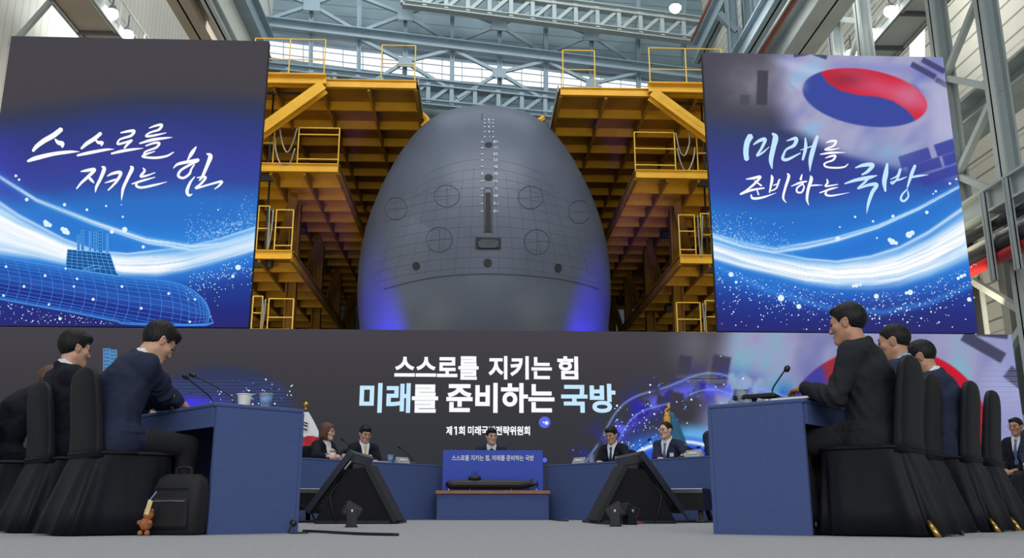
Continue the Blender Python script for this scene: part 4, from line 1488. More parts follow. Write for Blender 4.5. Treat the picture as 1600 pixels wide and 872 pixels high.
b = MB(); b2 = MB()
yt = lambda x: float(np.interp(x, [p[0] for p in SUB_TOP], [p[1] for p in SUB_TOP]))
yb = lambda x: float(np.interp(x, [p[0] for p in SUB_BOT], [p[1] for p in SUB_BOT]))
for i, s in enumerate((0, 0.03, 0.07, 0.13, 0.2, 0.29, 0.39, 0.5, 0.61, 0.71, 0.8, 0.87, 0.93, 0.97, 1.0)):
    pts = []
    for x in np.r_[np.linspace(-48, 280, 18), np.linspace(290, 328.5, 9)]:
        y = yt(x) + (yb(x) - yt(x)) * s
        if y < y_floor(x): pts.append((x, y))
    if len(pts) > 3: line(b, pts, 1.2 if s in (0, 1.0, 0.97) else 0.5, left)
for x in list(np.arange(-45, 250, 17)) + [262, 275, 287, 298, 307, 315, 321, 326]:
    pts = []
    for s in np.linspace(0, 1, 9):
        xx = x + 9 * math.sin(s * math.pi) * min(1, (329 - x) / 30)
        y = yt(xx) + (yb(xx) - yt(xx)) * s
        if y < y_floor(xx) and xx < 329: pts.append((xx, y))
    if len(pts) > 3: line(b, pts, 0.55, left)
b.build('wireframe_lines', 'art_line', left)
b = MB()
sail = [(106, 390), (172, 396), (182, 426), (188, 432), (103, 419)]
b.add([on_screen(x, y, 0.010, left) for x, y in sail], [(4, 3, 2, 1, 0)])
for x, y0, y1, w in ((123, 367, 393, 3.6), (129.5, 360, 393, 4.2), (141, 362, 394, 3), (149, 363, 395, 4), (157, 361, 396, 6), (168, 366, 397, 3)):
    b.add([on_screen(x + dx, y, 0.010, left) for dx, y in ((-w / 2, y1), (w / 2, y1), (w / 2, y0), (-w / 2, y0))], [(0, 1, 2, 3)])
b.build('wireframe_sail', 'art_deep', left)
b = MB()
for a, c in zip(sail, sail[1:] + sail[:1]): line(b, [a, c], 1.1, left, 0.012)
for k in range(1, 9):
    f = k / 9
    line(b, [(106 + 66 * f, 390 + 6 * f), (103 + 82 * f, 419 + 12 * f)], 0.6, left, 0.012)
for k in range(1, 6):
    f = k / 6
    line(b, [(106 - 3 * f, 390 + 29 * f), (172 + 12 * f, 396 + 33 * f)], 0.6, left, 0.012)
for x, y0, y1, w in ((123, 367, 393, 3.6), (129.5, 360, 393, 4.2), (141, 362, 394, 3), (149, 363, 395, 4), (157, 361, 396, 6), (168, 366, 397, 3)):
    for dx in (-w / 2, 0, w / 2): line(b, [(x + dx, y0), (x + dx, y1)], 0.8, left, 0.012)
    for y in np.arange(y0, y1, 5): line(b, [(x - w / 2, y), (x + w / 2, y)], 0.6, left, 0.012)
line(b, [(131, 421), (147, 415), (160, 417), (144, 422), (131, 421)], 1.0, left, 0.012)
b.build('wireframe_lines', 'art_cyan', left)
b = MB()
dots(b, [(10, 417, 2.4), (71, 431, 2.6), (121, 436, 2.4), (38, 448, 2.6), (116, 448, 2.2), (191, 448, 2.6), (264, 459, 2.6), (305, 468, 2.2), (146, 468, 2.8),
         (221, 482, 2.6), (297, 503, 2.2), (77, 476, 2.2), (6, 462, 2.4), (103, 420, 2)], left, 0.014)
b.build('light_nodes', 'art_glow', left)

# --- low screen: drawn art and lettering
b = MB()
for cx, y0, w in ((167, 545, 10), (177.5, 547, 10), (203, 552, 6)):
    for k in range(5):
        x = cx - w / 2 + w * k / 4
        line(b, [(x, y0), (x, 612)], 0.9, low)
    for y in np.arange(y0, 612, 5.5):
        line(b, [(cx - w / 2, y), (cx + w / 2, y)], 0.7, low)
b.build('wireframe_towers', 'art_cyan', low)
b = MB()
for k in range(6):
    line(b, [(-20, 628 + k * 2.4), (20, 634 + k * 2.2), (44, 640 + k * 1.6)], 0.9, low)
b.build('wireframe_lines', 'art_cyan', low)
b = MB(); b2 = MB()
pl, pv = [], []
for _ in range(56):
    x = rs.gauss(402, 42); y = 634 - abs(rs.gauss(0, 17))
    if 300 < x < 466: (pl if rs.random() < 0.7 else pv).append((x, y, rs.choice((0.8, 1.0, 1.3, 1.6))))
for _ in range(170):
    a = rs.uniform(0.25 * math.pi, 1.0 * math.pi); r = rs.gauss(172, 26)
    x, y = 1110 + r * math.cos(a), 790 - r * math.sin(a)
    if x < 1165: (pl if rs.random() < 0.55 else pv).append((x, y, rs.choice((0.6, 0.8, 1.0, 1.3, 1.8))))
for _ in range(46):
    pl.append((rs.uniform(960, 1030), rs.uniform(632, 700), rs.choice((0.6, 0.8, 1.1, 1.5))))
pl += [(964, 634, 2)]
pv += [(851, 719, 4.4)]
b3 = MB()
b3.add([on_screen(851 + 9 * math.cos(a), 660 - 9 * math.sin(a), 0.005, low) for a in np.linspace(0, 2 * math.pi, 25)[:-1]], [tuple(range(24))])
b3.build('round_drop', 'art_violet', low)
pl += [(854, 661, 3.4), (849.5, 660, 1.6)]
dots(b, pl, low); dots(b2, pv, low)
tag(b.build('light_drops', 'art_glow', low), kind='stuff'); tag(b2.build('violet_drops', 'art_violet', low), kind='stuff')


def font_mesh(body, bold=0.0, shear=0.0):
    c = bpy.data.curves.new('lettering', 'FONT')
    c.body = body
    c.offset = bold
    c.shear = shear
    c.resolution_u = 4
    o = bpy.data.objects.new('lettering', c)
    COL.objects.link(o)
    dg = bpy.context.evaluated_depsgraph_get()
    dg.update()
    me = bpy.data.meshes.new_from_object(o.evaluated_get(dg))
    bpy.data.objects.remove(o)
    bpy.data.curves.remove(c)
    me.name = 'lettering'
    return me


def font_on(parent, body, x0, x1, z0, z1, y, m, bold=0.0):
    """Lettering fitted into a rectangle in the parent's own frame, facing -Y."""
    me = font_mesh(body, bold)
    n = len(me.vertices)
    co = np.empty(n * 3, dtype=np.float32)
    me.vertices.foreach_get('co', co)
    co = co.reshape(-1, 3)
    mn, mx = co.min(0), co.max(0)
    out = np.empty_like(co)
    out[:, 0] = x0 + (co[:, 0] - mn[0]) / (mx[0] - mn[0]) * (x1 - x0)
    out[:, 2] = z0 + (co[:, 1] - mn[1]) / (mx[1] - mn[1]) * (z1 - z0)
    out[:, 1] = y
    me.vertices.foreach_set('co', out.ravel())
    me.materials.clear()
    me.materials.append(MATS[m])
    me.update()
    o = bpy.data.objects.new('lettering', me)
    COL.objects.link(o)
    o.parent = parent
    return o


def low_text(body, px0, px1, py0, py1, m, bold):
    a, c = on_screen(px0, py1, 0, low), on_screen(px1, py0, 0, low)
    font_on(low, body, a[0], c[0], a[2], c[2], -0.012, m, bold)


low_text('스스로를', 616, 748, 557, 593, 'letter_white', 0.032)
low_text('지키는', 763, 862, 557, 593, 'letter_white', 0.032)
low_text('힘', 871, 903, 557, 593, 'letter_white', 0.032)
low_text('미래', 561, 642, 599, 645, 'letter_pale_blue', 0.032)
low_text('를', 643, 685, 601, 645, 'letter_white', 0.032)
low_text('준비하는', 697, 866, 599, 645, 'letter_white', 0.032)
low_text('국방', 877, 961, 600, 645, 'letter_pale_blue', 0.032)
low_text('제', 697, 706.5, 666, 680, 'letter_white', 0.03)
low_text('회', 716.5, 726.5, 666, 680, 'letter_white', 0.03)
b = MB()
ribbon(b, [(709.6, 669.4, 1.7), (712.6, 667.0, 2.0)], low, 0.012)
ribbon(b, [(712.8, 667.2, 2.3), (712.8, 679.2, 2.3)], low, 0.0122)
b.build('lettering', 'letter_white', low)
low_text('미래국방전략위원회', 731, 828, 666, 680, 'letter_white', 0.03)

# ================================================================== furniture
def chair_cover(label, loc, rotz, group=None, zs=1.0, legs=1.0):
    t = thing('banquet_chair', label, 'chair', loc, rotz, group)
    n = 96

    def ring(cx, cy, hw, hd, z, e=4.0, pleat=0.0):
        r = []
        for k in range(n):
            a = 2 * math.pi * k / n
            c, s = math.cos(a), math.sin(a)
            x = abs(c) ** (2 / e) * (1 if c >= 0 else -1)
            y = abs(s) ** (2 / e) * (1 if s >= 0 else -1)
            q = 1 + pleat * math.sin(a * 9 + 0.6) + pleat * 0.6 * math.sin(a * 17)
            r.append((cx + hw * x * q, cy + hd * y * q, z))
        return r
    # stretched cover over the tall back: rounded crown
    b = MB()
    rings = []
    for z, hw, hd, cy in ((0.44, 0.212, 0.05, -0.205), (0.5, 0.207, 0.045, -0.207), (0.6, 0.205, 0.04, -0.216), (0.72, 0.203, 0.038, -0.232), (0.82, 0.2, 0.036, -0.246),
                          (0.88, 0.19, 0.034, -0.254), (0.92, 0.172, 0.032, -0.259), (0.95, 0.14, 0.029, -0.262), (0.968, 0.10, 0.024, -0.263), (0.978, 0.05, 0.016, -0.263)):
        rings.append(ring(0, cy, hw, hd, z, 3.2))
    b.loft(rings)
    b.build('back_cover', 'chair_cover', t, True)
    # seat pad and flaring skirt to the floor
    b = MB()
    if zs != 1.0:
        t.scale = (1, 1, zs)
    rings = [ring(0, 0.0, 0.19, 0.19, 0.485, 4), ring(0, 0.0, 0.213, 0.235, 0.475, 5), ring(0, -0.002, 0.217, 0.245, 0.45, 5),
             ring(0, -0.012, 0.222, 0.255, 0.40, 5, 0.008), ring(0, -0.026, 0.236, 0.275, 0.28, 5, 0.024), ring(0, -0.045, 0.254, 0.30, 0.14, 5, 0.04),
             ring(0, -0.06, 0.268, 0.322, 0.008, 5, 0.05)]
    b.loft(rings)
    b.build('skirt', 'chair_cover', t, True)
    b = MB()
    seam = ring(0, -0.004, 0.218, 0.255, 0.468, 4.5)
    b.tube(seam + [seam[0]], 0.009, 6)
    b.build('waist_seam', 'chair_cover', t, True)
    for sx in (-1, 1):
        for sy, y, legs_ in ((-1, -0.33, legs), (1, 0.2, -1.0)):
            MB().tube([(sx * (0.197 + 0.015 * legs_), y * (0.87 + 0.1 * legs_), 0.075), (sx * (0.225 + 0.02 * legs_), y * (1.0 + 0.14 * legs_), 0.0)], [0.02, 0.013], 10).build('leg', 'gold_leg', t, True)
    return t


def person_frame(loc, rotz):
    return Matrix.Translation(Vector(loc)) @ Matrix.Rotation(rotz, 4, 'Z')


L_AX, L_N, L_C = np.array([-.67, .74]), np.array([.74, .67]), np.array([-1.51, 5.43])
R_AX, R_N, R_C = np.array([.654, .757]), np.array([-.757, .654]), np.array([1.84, 5.10])
ROT_L = -math.atan2(.74, .67)
ROT_R = math.atan2(.757, .654)


def lrow(t, o):
    p = L_C + t * L_AX - o * L_N
    return (float(p[0]), float(p[1]), 0.0)


def rrow(t, o):
    p = R_C + t * R_AX - o * R_N
    return (float(p[0]), float(p[1]), 0.0)


PL = [lrow(0.47, 0.33), lrow(1.30, 0.31), lrow(2.05, 0.42)]
PR = [rrow(0.32, 0.26), rrow(1.14, 0.16), rrow(1.68, 0.27), rrow(2.33, 0.27)]
for (p, lb) in zip(PL, ('black-covered banquet chair of the man writing at the near left table',
                        'black-covered banquet chair in the middle of the left row behind the writing man',
                        'black-covered banquet chair cut off by the left picture edge')):
    chair_cover(lb, p, ROT_L, 'covered chairs on the left', 0.96, -2.2)
for (p, lb) in zip(PR, ('nearest black-covered banquet chair on the right holding the man in charcoal',
                        'second black-covered chair from the near end of the right row',
                        'third black-covered chair in the right row behind the bending man',
                        'last black-covered chair in the right row, closest to the right picture edge')):
    chair_cover(lb, p, ROT_R, 'covered chairs on the right')

# --- tables of the ring
CAMX = 0.0


def ring_table(label, a, c, depth=0.6, h=0.75, name='conference_table', close=(True, True)):
    """a, c: inner-edge corners; depth goes outwards (left of a->c is inside when seen from above)."""
    a, c = Vector((a[0], a[1], 0)), Vector((c[0], c[1], 0))
    d = (c - a); L = d.length; ang = math.atan2(d.y, d.x)
    t = thing(name, label, 'table', (a.x, a.y, 0), ang, None)
    # local frame: x along the inner edge, inside is +y, outside (sitters) is -y
    MB().box((L / 2, -depth / 2, h - 0.0125), (L, depth, 0.025), None, 0.006).build('tabletop', 'table_cloth', t)
    MB().box((L / 2, -0.012, (h - 0.026) / 2), (L, 0.024, h - 0.026)).build('front_panel', 'table_cloth', t)
    for k, x in enumerate((0.012, L - 0.012)):
        MB().box((x, -depth / 2 - 0.006, (h - 0.026) / 2), (0.024, depth - 0.04, h - 0.026)).build('side_panel', 'table_cloth', t)
    MB().box((L / 2, -depth + 0.012, h - 0.085), (L - 0.06, 0.024, 0.115)).build('apron', 'table_cloth', t)
    MB().box((L / 2, -depth / 2, 0.02), (L - 0.08, depth - 0.1, 0.03)).build('base_shelf', 'dark_void', t)
    return t


# left wing (near end first), walking so that the inside lies to the left of the direction
Lc_out, Lc_in = np.array([-1.51, 5.43]), np.array([-1.07, 5.83])
I2 = Lc_in + L_AX * 2.45
table_left = ring_table('blue cloth-covered conference table at near left with an open knee space', I2, Lc_in)
Rc_in, Rc_out = np.array([1.40, 5.48]), np.array([1.84, 5.10])
J2 = Rc_in + R_AX * 2.45
table_right = ring_table('blue cloth-covered conference table at near right with an open knee space', Rc_in, J2)
I3 = np.array([-3.02, 10.25])
J3 = np.array([3.2, 10.15])
ring_table('blue conference table at far left between the near table and the rear tables', I3, I2 + np.array([-0.1, 0.14]))
ring_table('blue conference table at far right between the near table and the rear tables', J2 + np.array([0.1, 0.14]), J3)
B0, B1 = np.array([-0.46, 13.3]), np.array([1.01, 13.24])
ring_table('long blue rear table on the left in front of the woman and yellow-tied man', B0, np.array([-2.95, 10.32]))
ring_table('long blue rear table on the right where two men with name badges sit', np.array([3.12, 10.24]), B1)
ring_table('short blue head table behind the blue title panel', B1 + np.array([-0.03, 0.05]), B0 + np.array([0.03, 0.05]))

# --- title panel, plinth and submarine model
t = thing('display_plinth', 'low blue plinth with a wooden top in front of the head table', 'plinth', (0.26, 12.95, 0))
MB().box((0, 0, 0.17), (1.52, 0.36, 0.34), None, 0.004).build('base_box', 'table_cloth', t)
PZ = 0.345
MB().box((0, 0, PZ + 0.02), (1.56, 0.42, 0.045), None, 0.006).build('wooden_top', 'wood_shelf', t)
PZ += 0.045
sy = 13.12
sa, sb = at(691, 772, Y=sy), at(848, 704, Y=sy)
t = thing('title_panel', 'bright blue title panel with white lettering standing on the wooden plinth top', 'sign', ((sa[0] + sb[0]) / 2, sy, PZ))
pw, ph = float(sb[0] - sa[0]), float(sb[2] - PZ)
MB().box((0, 0, ph / 2), (pw, 0.03, ph), None, 0.003).build('panel', 'sign_blue', t)
ta, tb = at(706, 720.5, Y=sy), at(834, 711.5, Y=sy)
font_on(t, '스스로를 지키는 힘, 미래를 준비하는 국방', float(ta[0]) - t.location.x, float(tb[0]) - t.location.x, float(ta[2]) - PZ, float(tb[2]) - PZ, -0.019, 'white_paint', 0.02)
my = 12.93
t = thing('submarine_model', 'black scale model submarine on two small stands in front of the blue title panel', 'model', (0.26, my, PZ))
ma, mb_ = at(696, 757, Y=my), at(842, 757, Y=my)
xa, xb, mz = float(ma[0]) - 0.26, float(mb_[0]) - 0.26, float(ma[2]) - PZ
L = xb - xa
R = 0.063
prof = [(0.0, 0), (R * 0.45, 0.008), (R * 0.75, 0.03), (R * 0.93, 0.07), (R, 0.12), (R, L * 0.80), (R * 0.86, L * 0.86), (R * 0.55, L * 0.91), (R * 0.3, L * 0.95), (R * 0.2, L * 0.965), (0.0, L * 0.97)]
MX = Matrix(((0, 0, 1), (0, 1, 0), (-1, 0, 0)))
MB().lathe(prof, (xa, 0, mz), 28, MX).build('model_hull', 'black_plastic', t, True)
b = MB()
sx0 = xa + L * 0.245
rg = []
for z, hw, hl in ((mz + R * 0.8, 0.03, 0.088), (mz + R + 0.035, 0.027, 0.084), (mz + R + 0.05, 0.024, 0.076), (mz + R + 0.056, 0.012, 0.05)):
    rg.append([(sx0 + 0.085 + hl * math.cos(a), hw * math.sin(a), z) for a in np.linspace(0, 2 * math.pi, 25)[:-1]])
b.loft(rg)
b.build('sail', 'black_plastic', t, True)
b = MB()
for dx in (0.05, 0.075, 0.095, 0.12):
    b.tube([(sx0 + dx, 0, mz + R + 0.05), (sx0 + dx, 0, mz + R + 0.115)], 0.003, 6)
b.build('masts', 'black_plastic', t)
for dz in ((0, 1), (0, -1), (1, 0), (-1, 0)):
    v = Vector((0, dz[0], dz[1]))
    p = Vector((xa + L * 0.905, 0, mz))
    b = MB().prism([p + v * 0.02 + Vector((-0.02, 0, 0)), p + v * 0.02 + Vector((0.045, 0, 0)), p + v * 0.085 + Vector((0.045, 0, 0)), p + v * 0.085 + Vector((0.01, 0, 0))],
                   Vector((0, dz[1], -dz[0])) * 0.008)
    b.build('tail_fin', 'black_plastic', t)
b = MB()
b.lathe([(0, 0), (0.016, 0.004), (0.012, 0.03), (0, 0.04)], (xa + L * 0.965, 0, mz), 14, MX)
for k in range(7):
    a = 2 * math.pi * k / 7
    v = Vector((0, math.cos(a), math.sin(a))); w = Vector((0, -math.sin(a), math.cos(a)))
    p = Vector((xa + L * 0.975, 0, mz))
    b.prism([p + v * 0.01, p + v * 0.045 + w * 0.012 + Vector((0.01, 0, 0)), p + v * 0.05 + w * 0.026 + Vector((0.012, 0, 0)), p + v * 0.01 + w * 0.012 + Vector((0.012, 0, 0))], (0.003, 0, 0))
b.build('propeller', 'black_plastic', t)
for f in (0.262, 0.705):
    b = MB().lathe([(0.018, 0), (0.018, 0.008), (0.006, 0.014), (0.006, mz - R - 0.006), (0.016, mz - R + 0.003)], (xa + L * f, 0, 0), 14)
    b.build('stand', 'gold', t, True)
for px, lb in ((701, 'small white spotlight puck on the wooden plinth top under the model bow'), (838, 'small white spotlight puck on the wooden plinth top under the model stern')):
    p = at(px, 769, Y=12.86)
    q = thing('puck_light', lb, 'light', (float(p[0]), 12.86, PZ))
    MB().lathe([(0.014, 0), (0.014, 0.012), (0.010, 0.016)], n=14).build('body', 'silver', q, True)
    MB().lathe([(0.010, 0.0161), (0.009, 0.019), (0, 0.020)], n=14).build('lens', 'led_mark', q, True)


# --- slanted screens on the floor
def floor_monitor(label, loc, rotz, mirror, group='floor monitors'):
    t = thing('floor_monitor', label, 'monitor', loc, rotz, group)
    s = -1 if mirror else 1
    X = lambda u, v, z: Vector((s * u, v, z))
    W = 1.02
    # television slab leaning over the prop: from the floor at the outside to the top in the middle
    p0, p1 = X(-0.47, 0, 0.10), X(-0.045, 0, 0.685)
    d = (p1 - p0).normalized()
    nrm = Vector((-d.z, 0, d.x)) * (s)          # screen side, away from the prop
    th = 0.06
    quad = [p0, p1, p1 - nrm * th * -1, p0 + nrm * th]
    if s < 0: quad = list(reversed(quad))
    MB().prism(quad, (0, W, 0)).build('panel', 'monitor_back', t)
    q2 = [p0 + nrm * (th + 0.001) + d * 0.02 + Vector((0, 0.02, 0)), p1 + nrm * (th + 0.001) - d * 0.02 + Vector((0, 0.02, 0)),
          p1 + nrm * (th + 0.001) - d * 0.02 + Vector((0, W - 0.02, 0)), p0 + nrm * (th + 0.001) + d * 0.02 + Vector((0, W - 0.02, 0))]
    MB().prism(q2, nrm * 0.003).build('glass', 'black_gloss', t)
    b = MB()
    c0 = p0 + d * 0.12 - nrm * 0.012; c1 = p1 - d * 0.10 - nrm * 0.012
    bb = [c0 + Vector((0, 0.08, 0)), c1 + Vector((0, 0.08, 0)), c1 + Vector((0, W - 0.08, 0)), c0 + Vector((0, W - 0.08, 0))]
    b.prism(bb, nrm * 0.013)
    b.build('rear_housing', 'black_plastic', t)
    # plywood prop: slanted plate and two triangular cheeks
    a0, a1 = X(0.06, 0.02, 0.555), X(0.37, 0.02, 0.015)
    e = (a1 - a0).normalized(); n2 = Vector((-e.z, 0, e.x)) * s
    if n2.x * s < 0: n2 = -n2
    MB().prism([a0, a1, a1 + n2 * 0.05, a0 + n2 * 0.05][::(1 if s > 0 else -1)], (0, 0.42, 0)).build('prop_plate', 'plywood_black', t)
    for y in (0.045, 0.40):
        tri = [X(-0.43, y, 0.01), X(0.37, y, 0.01), X(0.06, y, 0.55), X(-0.12, y, 0.53)]
        MB().prism(tri[::(-1 if s > 0 else 1)], (0, 0.02, 0)).build('cheek', 'dark_void', t)
    MB().box(X(-0.04, 0.5, 0.015), (0.76, 0.95, 0.03), None, 0.004).build('foot_board', 'black_plastic', t)
    lb = d * 0.085
    c = p1 - d * 0.13 - nrm * 0.018 + Vector((0, 0.016, 0))
    b = MB().prism([c + d * 0.05 + Vector((0, 0, 0)), c - d * 0.05, c - d * 0.05 + Vector((0, 0.06, 0)), c + d * 0.05 + Vector((0, 0.06, 0))], nrm * 0.004)
    if not mirror:
        tag(b.build('rating_label', 'white_paint', t), 'white sticker')
    MB().tube(catmull([X(-0.2, 0.06, 0.40), X(-0.26, 0.0, 0.28), X(-0.23, -0.02, 0.14), X(-0.19, 0.0, 0.02)], 6), 0.008, 6).build('power_cord', 'cable', t, True)
    return t


floor_monitor('black tilted floor monitor on the left with a white sticker on its rear', (-1.16, 9.35, 0), -0.10, False)
floor_monitor('black tilted floor monitor on the right behind two small stage lamps', (1.62, 9.35, 0), 0.10, True)


def low_monitor(label, loc, rotz):
    t = thing('low_monitor', label, 'monitor', loc, rotz, None)
    b = MB()
    prof = [(-0.2, 0.13), (0.2, 0.13), (0.22, 0.24), (0.12, 0.36), (-0.2, 0.36)]
    b.prism([Vector((-0.27, y, z)) for y, z in prof][::-1], (0.54, 0, 0))
    b.build('housing', 'black_plastic', t)
    MB().prism([Vector((-0.26, y, z)) for y, z in ((0.222, 0.243), (0.125, 0.355), (0.122, 0.352), (0.219, 0.240))], (0.52, 0, 0)).build('screen_glass', 'black_gloss', t)
    MB().box((0, -0.205, 0.335), (0.54, 0.012, 0.05), None, 0.004).build('top_edge', 'silver', t)
    for s in (-1, 1):
        MB().bar((s * 0.22, -0.15, 0.13), (s * 0.25, -0.2, 0.0), 0.05, 0.03).build('leg', 'black_plastic', t)
        MB().bar((s * 0.22, 0.15, 0.13), (s * 0.25, 0.2, 0.0), 0.05, 0.03).build('leg', 'black_plastic', t)
    MB().box((0, -0.02, 0.012), (0.6, 0.5, 0.024), None, 0.005).build('base_plate', 'black_plastic', t)
    MB().tube(catmull([(-0.2, -0.2, 0.22), (-0.1, -0.27, 0.2), (0.05, -0.28, 0.12), (0.12, -0.26, 0.03), (0.2, -0.3, 0.025)], 6), 0.01, 6).build('cord', 'cable', t, True)
    return t


low_monitor('low black monitor with a silver edge beside the left table end', (-1.95, 10.4, 0), 0.6)
low_monitor('low black monitor with a glossy edge standing right of the right floor monitor', (2.33, 10.35, 0), -0.5)


def stage_lamp(label, loc, rotz, tilt):
    t = thing('stage_lamp', label, 'lamp', loc, rotz, 'small stage lamps on the carpet')
    M = Matrix.Rotation(tilt, 3, 'Y')
    MB().box((0, 0, 0.125), (0.15, 0.12, 0.11), M, 0.012).build('housing', 'black_plastic', t)
    MB().box(M @ Vector((0.0, 0, 0.058)) + Vector((0, 0, 0.125)), (0.13, 0.10, 0.006), M, 0.002).build('lens', 'black_gloss', t)
    for s in (-1, 1):
        MB().box((0, s * 0.068, 0.075), (0.085, 0.008, 0.15), None, 0.003).build('yoke_arm', 'black_plastic', t)
        MB().lathe([(0.014, 0), (0.014, 0.012), (0.008, 0.016)], (0, s * 0.072, 0.125), 12, Matrix.Rotation(-s * math.pi / 2, 3, 'X')).build('knob', 'silver', t, True)
    MB().box((0, 0, 0.005), (0.10, 0.144, 0.01), None, 0.003).build('base', 'black_plastic', t)
    return t


stage_lamp('small black stage lamp on the carpet in front of the left floor monitor', (-0.985, 7.68, 0), 0.15, 0.5)
stage_lamp('front one of two small black stage lamps at the right floor monitor', (1.2, 7.95, 0), -0.2, -0.5)
stage_lamp('rear one of two small black stage lamps at the right floor monitor', (1.45, 8.75, 0), 0.3, 0.4)

# --- floor cables
def floor_cable(label, pts, r=0.008, m='cable'):
    tag(MB().tube(catmull([(x, y, r) for x, y in pts], 8), r, 6).build('floor_cable', m, smooth=True), label, 'cable')


def fl(px, py):
    p = at(px, py, Z=0.0)
    return (float(p[0]), float(p[1]))


floor_cable('black cable lying from the left table end across the carpet', [fl(474, 832), fl(500, 833), fl(560, 836.5), fl(622, 838)], 0.009)
floor_cable('thin dark cable between the right stage lamps and the floor monitor', [fl(930, 819), fl(948, 820), fl(965, 821)], 0.008)
floor_cable('thin dark cable running from the right floor monitor to the low monitor', [fl(1040, 814), fl(1062, 814), fl(1098, 813)], 0.008)
p_ = fl(998, 819)
tag(MB().tube([(p_[0] - 0.05, p_[1], 0.014), (p_[0], p_[1], 0.014), (p_[0] + 0.05, p_[1] + 0.02, 0.012)], [0.012, 0.014, 0.008], 10).build('cable_connector', 'pipe_red', smooth='auto'), 'small red cable connector on the carpet beside the right stage lamps', 'connector')
floor_cable('short black cable beside the foot of the wooden-topped plinth', [fl(856, 812), fl(870, 814), fl(888, 815)], 0.008)
p = at(454, 826, Y=5.73)
t = thing('cable_plug', 'black round cable plug at the foot of the near left table', 'plug', (float(p[0]) + 0.02, 5.66, 0.0))
MB().tube(catmull([(0.0, 0.045, 0.055), (0.0, 0.0, 0.05), (-0.01, -0.02, 0.02), (0.0, -0.03, 0.007), (0.1, 0.0, 0.007)], 6), 0.006, 6).build('cord', 'cable', t, True)
MB().lathe([(0.02, 0), (0.022, 0.01), (0.012, 0.02), (0, 0.02)], (0, 0.05, 0.06), 14, Matrix.Rotation(math.pi / 2, 3, 'X')).build('grommet', 'black_plastic', t, True)

# --- things on the tables
TZ = 0.75


def on_top(px, py):
    """Point on the table plane under a photo pixel (the tops are seen edge-on)."""
    return at(px, py, Z=TZ)


def gooseneck(label, base, tip, bend=0.4, base_box=True, head=0.05):
    base, tip = Vector(base), Vector(tip)
    t = thing('gooseneck_microphone', label, 'microphone', base)
    v = tip - base
    if base_box:
        MB().box((0, 0, 0.014), (0.11, 0.13, 0.028), None, 0.008).build('base', 'black_plastic', t)
    pts = catmull([(0, 0, 0.02), (v.x * 0.04, v.y * 0.04, v.z * bend), (v.x * 0.45, v.y * 0.45, v.z * (0.5 + bend * 0.5)), (v.x, v.y, v.z)], 8)
    MB().tube(pts, 0.0045, 8).build('gooseneck', 'black_plastic', t, True)
    d = (Vector(pts[-1]) - Vector(pts[-3])).normalized()
    a = Vector(pts[-1])
    MB().tube([a - d * 0.004, a, a + d * 0.012, a + d * (head * 0.8), a + d * head], [0.006, 0.012, 0.0145, 0.0145, 0.007], 12).build('capsule', 'black_plastic', t, True)
    return t


def cup(label, loc, r0, r1, h, m, rim=None, band=None, name='plastic_cup', cat='cup'):
    t = thing(name, label, cat, loc)
    MB().lathe([(r0, 0.0), (r0 + (r1 - r0) * 0.5, h * 0.5), (r1, h), (r1 - 0.002, h), (r0 + (r1 - r0) * 0.5 - 0.002, h * 0.5), (r0 - 0.002, 0.003), (0, 0.003)], n=24).build('wall', m, t, 'auto')
    if rim:
        MB().lathe([(r1, h - 0.006), (r1 + 0.006, h - 0.004), (r1 + 0.006, h + 0.001), (r1 - 0.001, h + 0.001)], n=24).build('rim', rim, t, True)
    if band:
        f = lambda z: r0 + (r1 - r0) * z / h + 0.0008
        MB().lathe([(f(h * 0.2), h * 0.2), (f(h * 0.8), h * 0.8)], n=24).build('printed_band', band, t, True)
    return t


def lp(u, w):
    """Point on the near left table: u metres from its near end, w metres out from the inner edge."""
    p = Lc_in + L_AX * u - L_N * w
    return (float(p[0]), float(p[1]), TZ)


def rp(u, w):
    p = Rc_in + R_AX * u - R_N * w
    return (float(p[0]), float(p[1]), TZ)


cup('white paper cup on the near end of the left table', lp(0.09, 0.37), 0.033, 0.043, 0.072, 'cup_paper', 'cup_paper', name='paper_cup')
cup('clear plastic cup with blue print at the near end of the left table', lp(0.07, 0.235), 0.028, 0.04, 0.085, 'clear_plastic', 'clear_plastic', 'print_blue')
t = thing('paper_sheet', 'white paper sheet sticking out beside the plastic cup on the left table', 'paper', lp(0.16, 0.27), ROT_L)
MB().box((0, 0, 0.003), (0.21, 0.297, 0.006)).build('sheets', 'paper', t)
gooseneck('black gooseneck microphone with a bent neck on the near left table', lp(0.28, 0.34), np.array(lp(0.62, 0.45)) + (0, 0, 0.23), 0.30, False, 0.055)
gooseneck('second black gooseneck microphone leaning up from the rear of the left table', lp(0.85, 0.2), np.array(lp(0.78, 0.42)) + (0, 0, 0.23), 0.5, True)
t = thing('paper_sheet', 'sheet of paper under the hands of the writing man', 'paper', lp(0.62, 0.36), ROT_L + 0.1)
MB().box((0, 0, 0.002), (0.21, 0.297, 0.004)).build('sheets', 'paper', t)

